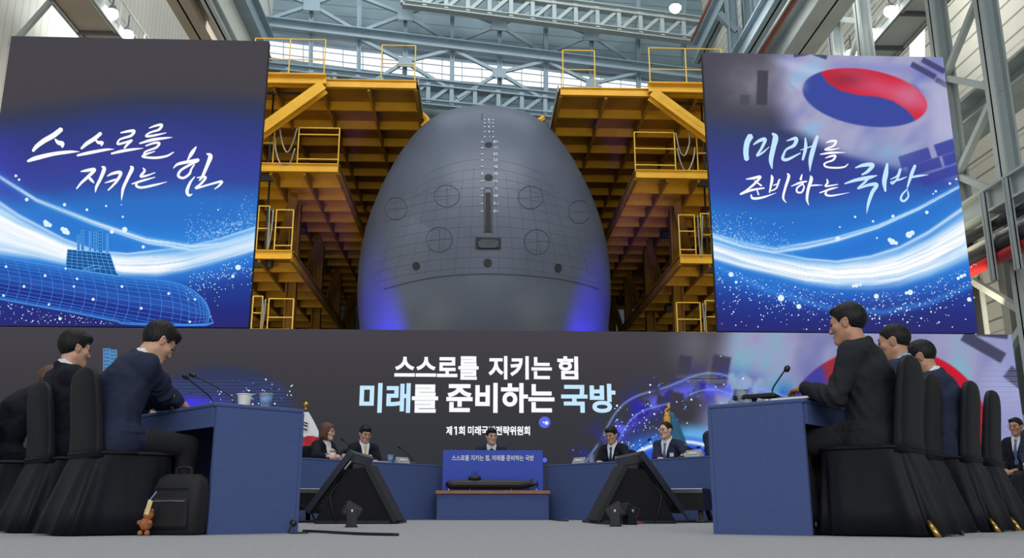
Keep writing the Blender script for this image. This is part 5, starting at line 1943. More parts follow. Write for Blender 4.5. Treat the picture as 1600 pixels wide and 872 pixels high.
cup('clear plastic cup at the inner end of the near right table', rp(0.09, 0.185), 0.028, 0.04, 0.085, 'clear_plastic', 'clear_plastic')
t = thing('document_binder', 'flat black binder lying on the near right table beside the reaching hand', 'binder', rp(0.2, 0.46), ROT_R)
MB().box((0, 0, 0.012), (0.26, 0.34, 0.02), None, 0.004).build('cover', 'black_plastic', t)
MB().box((0, 0.002, 0.012), (0.262, 0.32, 0.012), None, 0.001).build('pages', 'paper', t)
t = thing('conference_unit', 'black microphone unit tilted on the near right table beside the cup', 'microphone', rp(0.11, 0.27), ROT_R)
MB().box((0, 0, 0.034), (0.1, 0.26, 0.03), Matrix.Rotation(0.12, 3, 'Y'), 0.006).build('console', 'black_plastic', t)
MB().tube(catmull([(0.0, -0.1, 0.04), (0.0, -0.105, 0.08), (0.005, -0.14, 0.13), (0.01, -0.18, 0.18)], 8), 0.005, 8).build('gooseneck', 'black_plastic', t, True)
MB().lathe([(0, 0), (0.014, 0.006), (0.018, 0.02), (0.016, 0.036), (0, 0.046)], (0.012, -0.185, 0.172), 14, Matrix.Rotation(0.5, 3, 'X')).build('foam_windshield', 'black_plastic', t, True)
for s in (-0.1, 0.06):
    MB().box((-0.02, s, 0.009), (0.06, 0.015, 0.018), None, 0.003).build('foot', 'silver', t)
rw = random.Random(5)
for k, (u, w) in enumerate(((0.05, 0.15), (0.045, 0.24), (0.04, 0.33))):
    b = MB()
    base = Vector((0, 0, 0))
    ring_n = 9
    V = [(rw.uniform(0.6, 1.0) * 0.035 * math.cos(2 * math.pi * i / ring_n), rw.uniform(0.6, 1.0) * 0.03 * math.sin(2 * math.pi * i / ring_n), 0.001) for i in range(ring_n)]
    V2 = [(x * rw.uniform(0.5, 0.9), y * rw.uniform(0.5, 0.9), rw.uniform(0.012, 0.024)) for x, y, _ in V]
    b.loft([V, V2])
    tag(b.build('crumpled_wrapper', 'clear_plastic', None, False, rp(u, w)),
        ('crumpled clear wrapper next to the cup on the right table', 'crumpled clear wrapper under the microphone unit on the right table', 'crumpled clear wrapper beside the black binder on the right table')[k], 'wrapper')


def rear_left(px, w):
    """On the left rear table: the photo column px, w metres behind the inner edge."""
    a, c = Vector((-0.46, 13.3, 0)), Vector((-2.95, 10.32, 0))
    d = (c - a).normalized(); n = Vector((d.y, -d.x, 0))
    best = min((abs(float(project(*(a + d * s + n * w + Vector((0, 0, TZ))))[0]) - px), s) for s in np.linspace(0, 3.8, 500))
    q = a + d * best[1] + n * w
    return Vector((q.x, q.y, TZ))


def rear_right(px, w):
    a, c = Vector((3.12, 10.24, 0)), Vector((1.01, 13.24, 0))
    d = (c - a).normalized(); n = Vector((d.y, -d.x, 0))
    best = min((abs(float(project(*(a + d * s + n * w + Vector((0, 0, TZ))))[0]) - px), s) for s in np.linspace(0, 3.6, 500))
    q = a + d * best[1] + n * w
    return Vector((q.x, q.y, TZ))


A_L = math.atan2(10.32 - 13.3, -2.95 + 0.46)
A_R = math.atan2(13.24 - 10.24, 1.01 - 3.12)


def name_plate(label, p, ang, w=0.24):
    t = thing('name_plate', label, 'name plate', p, ang)
    b = MB()
    b.prism([Vector((-w / 2, 0.045, 0)), Vector((-w / 2, -0.045, 0)), Vector((-w / 2, 0.0, 0.085))], (w, 0, 0))
    b.build('tent_card', 'grey_plate', t)
    MB().box((0, 0.0265, 0.047), (w * 0.55, 0.003, 0.018), Matrix.Rotation(math.radians(28), 3, 'X')).build('caption_strip', 'white_paint', t)
    return t


name_plate('grey name plate between the woman and the man with a yellow tie', rear_left(545, 0.12), A_L)
name_plate('grey name plate right of the blue cup on the left rear table', rear_left(628, 0.10), A_L)
name_plate('grey name plate at the inner end of the right rear table', rear_right(906, 0.10), A_R)
name_plate('grey name plate between the two men with badges on the right rear table', rear_right(986, 0.12), A_R)
name_plate('grey name plate at the outer end of the right rear table', rear_right(1085, 0.10), A_R)
cup('clear cup with blue print on the left rear table', rear_left(610, 0.14), 0.028, 0.042, 0.11, 'clear_plastic', 'clear_plastic', 'print_blue')
cup('clear tumbler in front of the man looking down on the right rear table', rear_right(924, 0.12), 0.034, 0.042, 0.11, 'clear_plastic', 'clear_plastic')
cup('clear tumbler between the two men with badges on the right rear table', rear_right(1003, 0.14), 0.034, 0.042, 0.11, 'clear_plastic', 'clear_plastic')
cup_woman = cup('clear printed cup held between the hands of the woman', rear_left(519, 0.20), 0.034, 0.042, 0.12, 'clear_plastic', 'clear_plastic', 'cup_paper')
t = thing('paper_sheet', 'white papers in front of the man with a yellow tie', 'paper', rear_left(588, 0.16), A_L)
MB().box((0, 0, 0.006), (0.297, 0.21, 0.012)).build('sheets', 'paper', t)
t = thing('table_card', 'small white folded card standing by the papers of the man with a yellow tie', 'card', rear_left(578, 0.1), A_L + 0.3)
MB().prism([Vector((-0.045, 0.02, 0)), Vector((-0.045, -0.02, 0)), Vector((-0.045, 0.0, 0.09))], (0.09, 0, 0)).build('folded_card', 'paper', t)
gooseneck('gooseneck microphone in front of the man with a yellow tie', rear_left(560, 0.22), rear_left(534, 0.16) + Vector((0, 0, 0.26)), 0.35)
gooseneck('gooseneck microphone at the inner end of the left rear table', rear_left(646, 0.12), rear_left(624, 0.1) + Vector((0, 0, 0.21)), 0.25)
gooseneck('gooseneck microphone left of the man looking down', rear_right(985, 0.2), rear_right(1014, 0.18) + Vector((0, 0, 0.25)), 0.3)
gooseneck('gooseneck microphone beside the outer right name plate', rear_right(1068, 0.18), rear_right(1090, 0.2) + Vector((0, 0, 0.12)), 0.8)
gooseneck('left one of two gooseneck microphones of the speaker at the head table', (0.09, 13.43, TZ), (0.20, 13.47, TZ + 0.20), 0.4)
gooseneck('right one of two gooseneck microphones of the speaker at the head table', (0.42, 13.43, TZ), (0.29, 13.47, TZ + 0.21), 0.4)

# --- flags
p = at(478, 632, Y=14.6)
t = thing('national_flag', 'white flag with red and black marks on a gold-tipped pole behind the left table', 'flag', (float(p[0]), 14.6, 0))
zt = float(p[2])
MB().tube([(0, 0, 0), (0, 0, zt - 0.09)], 0.016, 10).build('pole', 'silver', t, True)
MB().lathe([(0, 0.045), (0.02, 0.038), (0.036, 0.02), (0.042, 0), (0.036, -0.02), (0.016, -0.04), (0.014, -0.06), (0.026, -0.066), (0.026, -0.085), (0, -0.085)], (0, 0, zt), 18).build('finial', 'gold', t, True)


def drape(z0, z1, w0, w1, folds=5, amp=0.045):
    rg = []
    n = 36
    for i in range(13):
        f = i / 12
        z = z0 + (z1 - z0) * f
        w = w0 + (w1 - w0) * f
        r = []
        for k in range(n):
            a = 2 * math.pi * k / n
            q = 1 + amp * 6 * math.sin(a * folds + f * 2.0) * f
            r.append((w * math.cos(a) * q + w * 0.35, w * 0.55 * math.sin(a) * q, z))
        rg.append(r)
    return MB().loft(rg)


drape(zt - 0.52, zt - 0.12, 0.20, 0.03).build('cloth_upper', 'flag_white', t, True)
drape(1.0, zt - 0.5, 0.26, 0.205).build('cloth_lower', 'flag_red', t, True)
for k, z in enumerate((zt - 0.30, zt - 0.34, zt - 0.40)):
    MB().box((0.03, -0.105, z), (0.07, 0.012, 0.02), Matrix.Rotation(0.3, 3, 'Y')).build('trigram_bar', 'flag_black', t)
p = at(1045, 634, Y=13.9)
t = thing('organisation_flag', 'teal flag with a gold tassel behind the man on the right rear table', 'flag', (float(p[0]), 13.9, 0))
zt = float(p[2])
MB().tube([(0, 0, 0), (0, 0, zt - 0.05)], 0.016, 10).build('pole', 'gold', t, True)
MB().lathe([(0, 0.05), (0.012, 0.02), (0.03, 0.0), (0.03, -0.03), (0.015, -0.05), (0, -0.055)], (0, 0, zt), 16).build('finial', 'gold', t, True)
drape(0.9, zt - 0.1, 0.24, 0.04).build('cloth', 'flag_teal', t, True)
MB().lathe([(0.012, 0.0), (0.04, -0.03), (0.03, -0.06), (0.05, -0.08), (0.055, -0.26), (0, -0.26)], (-0.05, -0.06, zt - 0.1), 18).build('tassel', 'tassel', t, True)
MB().tube(catmull([(0.0, -0.02, zt - 0.03), (-0.07, -0.06, zt - 0.08), (-0.05, -0.06, zt - 0.12)], 6), 0.012, 8).build('tassel_cord', 'tassel', t, True)

# --- bag under the left table
bp = at(291, 836, Z=0.0)
t = thing('laptop_backpack', 'black backpack leaning in the knee space of the near left table', 'backpack', (-1.67, 5.42, 0), ROT_L + 0.55)
rg = []
for z, hw, hd, cy in ((0.0, 0.135, 0.06, 0), (0.015, 0.15, 0.075, 0), (0.15, 0.155, 0.085, 0), (0.26, 0.15, 0.075, 0.01), (0.31, 0.135, 0.06, 0.018), (0.335, 0.10, 0.035, 0.022)):
    r = []
    for k in range(32):
        a = 2 * math.pi * k / 32
        c, s = math.cos(a), math.sin(a)
        r.append((hw * abs(c) ** 0.45 * (1 if c > 0 else -1), cy + hd * abs(s) ** 0.45 * (1 if s > 0 else -1), z))
    rg.append(r)
MB().loft(rg).build('body', 'bag_black', t, True)
MB().box((0, -0.088, 0.12), (0.22, 0.03, 0.17), None, 0.014).build('front_pocket', 'bag_black', t)
MB().tube([(-0.1, -0.106, 0.185), (0.1, -0.106, 0.185)], 0.004, 6).build('zip', 'silver', t)
MB().tube([(-0.1, -0.084, 0.255), (0.1, -0.084, 0.255)], 0.004, 6).build('zip', 'black_plastic', t)
MB().tube(catmull([(-0.05, 0.02, 0.325), (-0.04, 0.02, 0.37), (0.04, 0.02, 0.37), (0.05, 0.02, 0.325)], 6), 0.009, 8).build('handle', 'bag_black', t, True)
MB().tube(catmull([(-0.09, 0.07, 0.30), (-0.11, 0.12, 0.2), (-0.1, 0.10, 0.05)], 6), 0.016, 8).build('shoulder_strap', 'bag_black', t, True)
t = thing('bag_charm', 'small brown plush charm with a cream tag hanging beside the black backpack', 'charm', (-1.80, 5.28, 0), ROT_L + 0.5)
def ball(name, c, r, m, parent, sz=1.0):
    return MB().lathe([(r * math.sin(a), -r * sz * math.cos(a)) for a in np.linspace(0, math.pi, 13)], c, 18).build(name, m, parent, True)


ball('body', (0, 0, 0.062), 0.034, 'charm_brown', t, 1.05)
ball('head', (0.012, 0, 0.112), 0.028, 'charm_brown', t)
for s in (-1, 1):
    ball('ear', (0.012 + s * 0.02, 0, 0.134), 0.010, 'charm_brown', t)
    ball('foot', (s * 0.022, -0.012, 0.015), 0.015, 'charm_brown', t)
    ball('arm', (s * 0.034, -0.012, 0.07), 0.013, 'charm_brown', t)
MB().box((0.03, -0.03, 0.15), (0.03, 0.006, 0.08), Matrix.Rotation(0.25, 3, 'Y'), 0.002).build('tag', 'charm_cream', t)
MB().tube(catmull([(0.02, -0.02, 0.13), (0.03, -0.028, 0.18), (0.05, 0.0, 0.235)], 6), 0.004, 6).build('loop', 'print_blue', t, True)

# ================================================================== people
class Field:
    """Signed distance on a grid; shapes are blended in one after another."""
    def __init__(self, lo, hi, h):
        self.lo = np.array(lo, float); self.h = h
        self.n = np.ceil((np.array(hi) - self.lo) / h).astype(int) + 1
        self.ax = [(self.lo[i] + h * np.arange(self.n[i])).astype(np.float32) for i in range(3)]
        self.f = np.full(self.n, 0.3, np.float32)

    def sub(self, lo, hi):
        a = np.maximum(np.floor((np.array(lo) - self.lo) / self.h).astype(int), 0)
        c = np.minimum(np.ceil((np.array(hi) - self.lo) / self.h).astype(int) + 1, self.n)
        return tuple(slice(a[i], max(a[i], c[i])) for i in range(3))

    def grid(self, s):
        return self.ax[0][s[0]][:, None, None], self.ax[1][s[1]][None, :, None], self.ax[2][s[2]][None, None, :]

    def add(self, prim, k=0.02, op='u', grow=0.0):
        fn, lo, hi = prim
        m = k + 4 * self.h + max(grow, 0)
        s = self.sub(np.array(lo) - m, np.array(hi) + m)
        if any(q.stop <= q.start for q in s):
            return self
        d = (fn(*self.grid(s)) - grow).astype(np.float32)
        g = self.f[s]
        if op == 'u':
            if k > 0:
                hh = np.clip(0.5 + 0.5 * (g - d) / k, 0, 1)
                self.f[s] = g + (d - g) * hh - k * hh * (1 - hh)
            else:
                self.f[s] = np.minimum(g, d)
        else:
            d = -d
            if k > 0:
                hh = np.clip(0.5 - 0.5 * (g - d) / k, 0, 1)
                self.f[s] = g + (d - g) * hh + k * hh * (1 - hh)
            else:
                self.f[s] = np.maximum(g, d)
        return self

    def mesh(self, f=None):
        f = self.f if f is None else f
        s = f < 0
        c = np.zeros(np.array(f.shape) - 1, np.int8)
        for i in (0, 1):
            for j in (0, 1):
                for k in (0, 1):
                    c += s[i:f.shape[0] - 1 + i, j:f.shape[1] - 1 + j, k:f.shape[2] - 1 + k]
        act = (c > 0) & (c < 8)
        idx = np.argwhere(act)
        ids = np.full(act.shape, -1, np.int32)
        ids[act] = np.arange(len(idx))
        acc = np.zeros((len(idx), 3)); cnt = np.zeros(len(idx))
        cor = {}
        for i in (0, 1):
            for j in (0, 1):
                for k in (0, 1):
                    cor[(i, j, k)] = f[idx[:, 0] + i, idx[:, 1] + j, idx[:, 2] + k]
        for a in cor:
            for ax in range(3):
                if a[ax] == 0:
                    b = list(a); b[ax] = 1; b = tuple(b)
                    va, vb = cor[a], cor[b]
                    x = (va < 0) != (vb < 0)
                    t = np.where(x, va / np.where(x, va - vb, 1), 0)
                    p = np.array(a, float)[None, :].repeat(len(idx), 0)
                    p[:, ax] += t
                    acc += p * x[:, None]; cnt += x
        V = self.lo + (idx + acc / np.maximum(cnt, 1)[:, None]) * self.h
        Q = []
        for ax in range(3):
            o = [i for i in range(3) if i != ax]
            sl0 = [slice(None)] * 3; sl1 = [slice(None)] * 3
            sl0[ax] = slice(0, -1); sl1[ax] = slice(1, None)
            for q in o:
                sl0[q] = slice(1, -1); sl1[q] = slice(1, -1)
            a, b = s[tuple(sl0)], s[tuple(sl1)]
            e = np.argwhere(a != b)
            if not len(e):
                continue
            e2 = e.copy()
            for q in o:
                e2[:, q] += 1
            ins = a[tuple(e.T)]
            def cell(d0, d1):
                z = e2.copy(); z[:, o[0]] += d0; z[:, o[1]] += d1
                return ids[tuple(z.T)]
            q4 = np.stack([cell(-1, -1), cell(0, -1), cell(0, 0), cell(-1, 0)], -1)
            flip = ~ins if ax != 1 else ins
            q4[flip] = q4[flip][:, ::-1]
            Q.append(q4)
        Q = np.vstack(Q)
        return V, Q[(Q >= 0).all(1)]


def _n(v):
    v = np.asarray(v, float)
    return v / max(np.linalg.norm(v), 1e-9)


def cap(a, b, ra, rb=None, sx=1.0):
    """Tapered capsule; sx widens it sideways about its own axis."""
    rb = ra if rb is None else rb
    a, b = np.asarray(a, float), np.asarray(b, float)
    r = max(ra, rb)
    cx = a[0]

    def fn(X, Y, Z):
        x = (X - cx) / sx; bx = (b[0] - a[0]) / sx
        d = np.array([bx, b[1] - a[1], b[2] - a[2]])
        dd = max(float(d @ d), 1e-9)
        t = np.clip((x * d[0] + (Y - a[1]) * d[1] + (Z - a[2]) * d[2]) / dd, 0, 1)
        return np.sqrt((x - t * d[0]) ** 2 + (Y - a[1] - t * d[1]) ** 2 + (Z - a[2] - t * d[2]) ** 2) - (ra + (rb - ra) * t)
    lo = np.minimum(a, b) - r * np.array([sx, 1, 1]); hi = np.maximum(a, b) + r * np.array([sx, 1, 1])
    return fn, lo, hi


def ell(c, r, M=None, o=None):
    """Ellipsoid, in the frame (M columns, origin o) when given."""
    c, r = np.asarray(c, float), np.asarray(r, float)
    M = np.eye(3) if M is None else M
    o = np.zeros(3) if o is None else o
    w = o + M @ c
    R = float(r.max())

    def fn(X, Y, Z):
        x, y, z = X - w[0], Y - w[1], Z - w[2]
        p = [(M[0, i] * x + M[1, i] * y + M[2, i] * z) / r[i] for i in range(3)]
        k0 = np.sqrt(p[0] ** 2 + p[1] ** 2 + p[2] ** 2)
        k1 = np.sqrt((p[0] / r[0]) ** 2 + (p[1] / r[1]) ** 2 + (p[2] / r[2]) ** 2)
        return k0 * (k0 - 1) / np.maximum(k1, 1e-6)
    return fn, w - R, w + R


def capf(a, b, ra, rb, M, o):
    return cap(o + M @ np.asarray(a, float), o + M @ np.asarray(b, float), ra, rb)


def rot_xyz(pitch, yaw, roll=0.0):
    """pitch: nod forward(+), yaw: turn left(+) about Z."""
    cp, sp = math.cos(-pitch), math.sin(-pitch)
    cy, sy = math.cos(yaw), math.sin(yaw)
    cr, sr = math.cos(roll), math.sin(roll)
    Rx = np.array([[1, 0, 0], [0, cp, -sp], [0, sp, cp]])
    Rz = np.array([[cy, -sy, 0], [sy, cy, 0], [0, 0, 1]])
    Ry = np.array([[cr, 0, sr], [0, 1, 0], [-sr, 0, cr]])
    return Rz @ Rx @ Ry


def head_prims(M, o, w=1.0):
    E = lambda c, r: ell(np.array(c) * [w, 1, 1], np.array(r) * [w, 1, 1], M, o)
    C = lambda a, b, ra, rb: capf(np.array(a) * [w, 1, 1], np.array(b) * [w, 1, 1], ra, rb, M, o)
    P = [(E((0, -0.012, 0.032), (0.075, 0.096, 0.086)), 0.0), (E((0, 0.022, -0.028), (0.063, 0.068, 0.086)), 0.03),
         (E((0, 0.070, -0.097), (0.026, 0.020, 0.018)), 0.03)]
    for s in (-1, 1):
        P += [(C((s * 0.054, -0.002, -0.058), (s * 0.018, 0.066, -0.1), 0.015, 0.015), 0.03), (E((s * 0.046, 0.056, -0.022), (0.022, 0.024, 0.02)), 0.02)]
    P += [(C((-0.034, 0.080, 0.024), (0.034, 0.080, 0.024), 0.011, 0.011), 0.018)]
    sub = [(E((s * 0.031, 0.099, 0.003), (0.017, 0.013, 0.011)), 0.012) for s in (-1, 1)]
    P2 = [(C((0, 0.084, 0.012), (0, 0.104, -0.032), 0.009, 0.0125), 0.012)]
    for s in (-1, 1):
        P2 += [(E((s * 0.012, 0.096, -0.036), (0.010, 0.011, 0.008)), 0.006),
               (E((s * 0.076, -0.008, -0.006), (0.008, 0.020, 0.031)), 0.008), (C((s * 0.078, -0.012, 0.02), (s * 0.087, -0.022, 0.012), 0.008, 0.006), 0.006),
               (C((s * 0.087, -0.022, 0.012), (s * 0.083, -0.02, -0.016), 0.006, 0.006), 0.005)]
    P2 += [(E((0, 0.0895, -0.064), (0.023, 0.010, 0.0055)), 0.005), (E((0, 0.0875, -0.0745), (0.020, 0.010, 0.0065)), 0.005)]
    return P, sub, P2


def ik(S, W, l1, l2, pole):
    S, W = np.asarray(S, float), np.asarray(W, float)
    d = W - S; L = np.linalg.norm(d)
    if L > (l1 + l2) * 0.985:
        W = S + d / L * (l1 + l2) * 0.985; d = W - S; L = np.linalg.norm(d)
    u = d / L
    a = (l1 * l1 - l2 * l2 + L * L) / (2 * L)
    hgt = math.sqrt(max(l1 * l1 - a * a, 0))
    p = np.asarray(pole, float); p = _n(p - u * (p @ u))
    return S + u * a + p * hgt, W


def fingers(Wr, d, nrm, side, curl=0.5, spread=0.12, grip=0.0):
    """Palm and five fingers. d: finger direction, nrm: back-of-hand direction, side: +1 right hand."""
    d, nrm = _n(d), _n(nrm - np.asarray(d) * (np.dot(nrm, d) / max(np.dot(d, d), 1e-9)))
    lat = np.cross(d, nrm) * side               # towards the thumb is -lat
    P = []
    k = Wr + d * 0.085                          # knuckle line
    for i, off in enumerate((-0.030, -0.010, 0.010, 0.029)):
        P.append((cap(Wr + lat * off * 0.55 + d * 0.008, k + lat * off - d * (0.004 * abs(i - 1.3)), 0.0165, 0.0125), 0.014))
    for i, (off, ln) in enumerate(((-0.031, 0.068), (-0.0105, 0.076), (0.0105, 0.071), (0.031, 0.056))):
        p = k + lat * off - d * (0.004 * abs(i - 1.3))
        dd = _n(d + lat * spread * (i - 1.5) * 0.6)
        c = curl + 0.07 * i
        for j, fr in enumerate((0.45, 0.31, 0.24)):
            ang = c * (0.55, 1.25, 1.75)[j] + grip
            v = dd * math.cos(ang) - nrm * math.sin(ang)
            q = p + v * ln * fr
            P.append((cap(p, q, 0.0090 - 0.0009 * j, 0.0083 - 0.0009 * j), 0.004))
            p = q
    t0 = Wr + d * 0.025 - lat * 0.026 - nrm * 0.004
    t1 = t0 + _n(d * 0.7 - lat * 0.75 - nrm * 0.25) * 0.042
    t2 = t1 + _n(d * 0.95 - lat * (0.28 - 0.4 * curl) - nrm * 0.3 * (1 + curl)) * 0.034
    t3 = t2 + _n(d * 0.95 + lat * 0.25 * curl - nrm * 0.4 * (1 + curl)) * 0.026
    P += [(cap(t0, t1, 0.0135, 0.0105), 0.01), (cap(t1, t2, 0.0105, 0.0095), 0.005), (cap(t2, t3, 0.0095, 0.0075), 0.004)]
    return P


def wave_noise(X, Y, Z, f=26.0, seed=0.0):
    return (np.sin(X * f + 3.1 * np.sin(Z * f * 0.6 + seed) + seed) * np.sin(Y * f * 0.9 + 2.0 * np.sin(X * f * 0.5 + seed)) + 0.6 * np.sin(Z * f * 1.7 + 2 * np.sin(X * f * 0.7 + seed * 2)))


def make_person(label, loc, rotz, suit='suit_navy', trousers='trouser_dark', shirt='shirt_white', tie='tie_navy', skin='skin', hair='short', hair_m='hair_black',
                lean=0.12, hunch=0.1, neck=0.15, head_yaw=0.0, head_pitch=0.1, head_roll=0.0, hands=None, h=0.0065, glasses=False, badge=False, pin=False,
                broad=1.0, lean_side=0.0, hand_dirs=None, curls=(0.5, 0.5), poles=None, seat=0.0, foot_y=0.42, head_w=1.0, torso_yaw=0.0, knees=None, folded=False,
                torso_len=1.0, group=None, back=0.0, scale=1.0, collar=True):
    q = person_frame(loc, rotz) @ Vector((0, -back, 0))
    loc = (q.x, q.y, q.z)
    S = lambda a: np.array([math.sin(lean_side * 0.5), math.sin(a), math.cos(a)])
    p0 = np.array([0, 0, 0.535 + seat])
    p1 = p0 + 0.19 * torso_len * S(lean * 0.7)
    p2 = p1 + 0.19 * torso_len * S(lean + hunch * 0.5)
    p3 = p2 + 0.135 * torso_len * S(lean + hunch)
    p4 = p3 + 0.075 * S(lean + hunch * 1.1 + neck * 0.5)
    ho = p4 + 0.108 * S(neck + lean * 0.6) + np.array([0, 0.028, 0.012])
    cyw, syw = math.cos(torso_yaw), math.sin(torso_yaw)
    xd = np.array([cyw, syw, 0])                       # across the shoulders
    sw = 0.168 * broad
    sh = {s: p3 + xd * s * sw - np.array([0, 0, 0.018]) for s in (-1, 1)}
    HM = rot_xyz(head_pitch, head_yaw, head_roll)
    l1, l2 = 0.285, 0.255
    W = Matrix.Scale(1 / scale, 4) @ person_frame(loc, rotz).inverted()
    wr, el, hd, hn = {}, {}, {}, {}
    for i, s in enumerate((-1, 1)):
        tgt = hands[i]
        tgt = np.array(W @ Vector(tgt)) if len(tgt) == 3 and not isinstance(tgt, list) else np.array(tgt)
        pole = poles[i] if poles else (s * 0.55, -0.45, -0.8)
        el[s], wr[s] = ik(sh[s], tgt, l1, l2, pole)
        fd = _n(wr[s] - el[s])
        if hand_dirs and hand_dirs[i] is not None:
            hd[s], hn[s] = np.array(hand_dirs[i][0], float), np.array(hand_dirs[i][1], float)
        else:
            hd[s] = _n(fd * np.array([1, 1, 0.25]) + np.array([-s * 0.15, 0, -0.05])); hn[s] = np.array([s * 0.25, -0.1, 1.0])
    kn, an = {}, {}
    for i, s in enumerate((-1, 1)):
        kn[s] = np.array([s * 0.11, 0.42, 0.51 + seat * 0.5]) if knees is None else np.array(knees[i], float)
        an[s] = np.array([s * 0.11, foot_y, 0.095])
    allp = np.array([p0, p4, ho] + list(sh.values()) + list(el.values()) + list(wr.values()) + [w + d * 0.2 for w, d in zip(wr.values(), hd.values())] + list(kn.values()) + list(an.values()))
    lo = allp.min(0) - 0.17; hi = allp.max(0) + 0.17
    lo[2] = -0.01; hi[1] = max(hi[1], foot_y + 0.24)

    def torso(F, g=0.0, low=True):
        if low:
            F.add(cap(p0 - np.array([0.06, 0, 0.0]), p0 + np.array([0.06, 0, 0.0]), 0.115 , None, 1.0), 0.03, grow=g)
        F.add(cap(p0, p1, 0.112, 0.110, 1.36 * broad), 0.08, grow=g)
        F.add(cap(p1, p2, 0.108, 0.112, 1.42 * broad), 0.08, grow=g)
        F.add(cap(p2, p3 - (p3 - p2) * 0.35, 0.110, 0.086, 1.5 * broad), 0.08, grow=g)
        F.add(cap(sh[-1] * 0.86 + p3 * 0.14, sh[1] * 0.86 + p3 * 0.14, 0.064, 0.064), 0.05, grow=g)
        F.add(cap(p3 - xd * 0.07, p4 * 0.5 + p3 * 0.5, 0.05, 0.046), 0.05, grow=g)
        F.add(cap(p3 + xd * 0.07, p4 * 0.5 + p3 * 0.5, 0.05, 0.046), 0.05, grow=g)

    # ---- body: one continuous skin
    B = Field(lo, hi, h)
    torso(B, -0.012)
    for s in (-1, 1):
        B.add(cap(sh[s], el[s], 0.05, 0.04), 0.03)
        B.add(cap(el[s], wr[s], 0.039, 0.027), 0.015)
        B.add(cap(p0 + np.array([s * 0.085, 0.02, 0]), kn[s], 0.078, 0.054), 0.03)
        B.add(cap(kn[s], an[s], 0.052, 0.036), 0.02)
        B.add(cap(an[s] + [0, 0, -0.03], an[s] + [0, 0.15, -0.058], 0.034, 0.028), 0.02)
    B.add(cap(p4 - (p4 - p3) * 0.6, ho + HM @ np.array([0, -0.018, -0.055]), 0.056, 0.053), 0.035)
    P, sub, P2 = head_prims(HM, ho, head_w)
    Hd = Field(ho - 0.17, ho + 0.17, h)
    Hd.lo = lo + np.round((Hd.lo - lo) / h) * h
    Hd.ax = [(Hd.lo[i] + h * np.arange(Hd.n[i])).astype(np.float32) for i in range(3)]
    for p, k in P: Hd.add(p, k)
    for p, k in sub: Hd.add(p, k, 's')
    for p, k in P2: Hd.add(p, k)
    i0 = np.round((Hd.lo - lo) / h).astype(int)
    a0 = np.maximum(i0, 0); a1 = np.minimum(i0 + Hd.n, B.n)
    sl = tuple(slice(a0[i], a1[i]) for i in range(3)); sl2 = tuple(slice(a0[i] - i0[i], a1[i] - i0[i]) for i in range(3))
    g, d = B.f[sl], Hd.f[sl2]
    k = 0.022; hh = np.clip(0.5 + 0.5 * (g - d) / k, 0, 1)
    B.f[sl] = g + (d - g) * hh - k * hh * (1 - hh)
    for i, s in enumerate((-1, 1)):
        for p, k in fingers(wr[s], hd[s], hn[s], s, curls[i]):
            B.add(p, k)
    V, Q = B.mesh()
    cen = V[Q].mean(1)
    loc_h = (cen - ho) @ HM
    mi = np.zeros(len(Q), np.int32)
    x, y, z = np.abs(loc_h[:, 0]) / head_w, loc_h[:, 1], loc_h[:, 2]
    lips = (y > 0.082) & (x < 0.023) & (((z + 0.0692) / 0.0115) ** 2 + (x / 0.024) ** 2 < 1)
    brow = (y > 0.055) & (x > 0.012) & (x < 0.046) & (np.abs(z - (0.0265 - ((x - 0.03) / 0.03) ** 2 * 0.004)) < 0.0036)
    mi[lips] = 1; mi[brow] = 2
    body = numpy_mesh('person', V, Q, [skin, 'lips', 'brow'], None, mi)
    body.location = loc; body.rotation_euler = (0, 0, rotz); body.scale = (scale,) * 3
    tag(body, label, 'person', group)
    for s in (-1, 1):
        c = ho + HM @ np.array([s * 0.031 * head_w, 0.0835, 0.0025])
        M3 = Matrix([list(r) for r in HM])
        MB().lathe([(0, -0.0055), (0.009, -0.0042), (0.0135, 0), (0.009, 0.0042), (0, 0.0055)], c, 14, M3).build('eye', 'eye_dark', body, True)

    # ---- jacket
    hj = h if h < 0.0063 else max(h, 0.0085)
    sd = float(abs(loc[0]) * 13 + loc[1] * 7) % 6.28
    J = Field(lo - 0.03, hi + 0.03, hj)
    torso(J, 0.012)
    # coat skirts resting on the seat
    J.add(cap(p0 + np.array([-0.085, -0.01, -0.03]), p0 + np.array([0.085, -0.01, -0.03]), 0.128, 0.128), 0.04)
    J.add(cap(p0 + np.array([-0.1, 0.05, -0.02]), p0 + np.array([-0.09, 0.14, -0.005]), 0.1, 0.085), 0.04)
    J.add(cap(p0 + np.array([0.1, 0.05, -0.02]), p0 + np.array([0.09, 0.14, -0.005]), 0.1, 0.085), 0.04)
    Tsh = J.f.copy()
    for s in (-1, 1):
        J.add(cap(sh[s], sh[s] * 0.4 + el[s] * 0.6, 0.074, 0.064), 0.03)
        J.add(cap(sh[s] * 0.4 + el[s] * 0.6, el[s], 0.064, 0.060), 0.02)
        J.add(cap(el[s], wr[s] - _n(wr[s] - el[s]) * 0.012, 0.059, 0.042), 0.02)
    gx, gy, gz = J.grid((slice(None),) * 3)
    J.f += (0.0042 * wave_noise(gx, gy, gz, 17, sd) + 0.002 * wave_noise(gz, gx, gy, 41, sd + 2)).astype(np.float32)
    for s in (-1, 1):                                  # sleeve creases near the elbow
        e = el[s]
        r2 = (gx - e[0]) ** 2 + (gy - e[1]) ** 2 + (gz - e[2]) ** 2
        u = _n(wr[s] - sh[s])
        ph = (gx - e[0]) * u[0] + (gy - e[1]) * u[1] + (gz - e[2]) * u[2]
        J.f += (0.0075 * np.exp(-r2 / 0.016) * np.sin(ph * 105 + 1.5 * np.sin(gx * 40))).astype(np.float32)
    # chest frame for the V opening
    cu = _n(p3 - p1); cf = np.cross(cu, xd) * 1.0
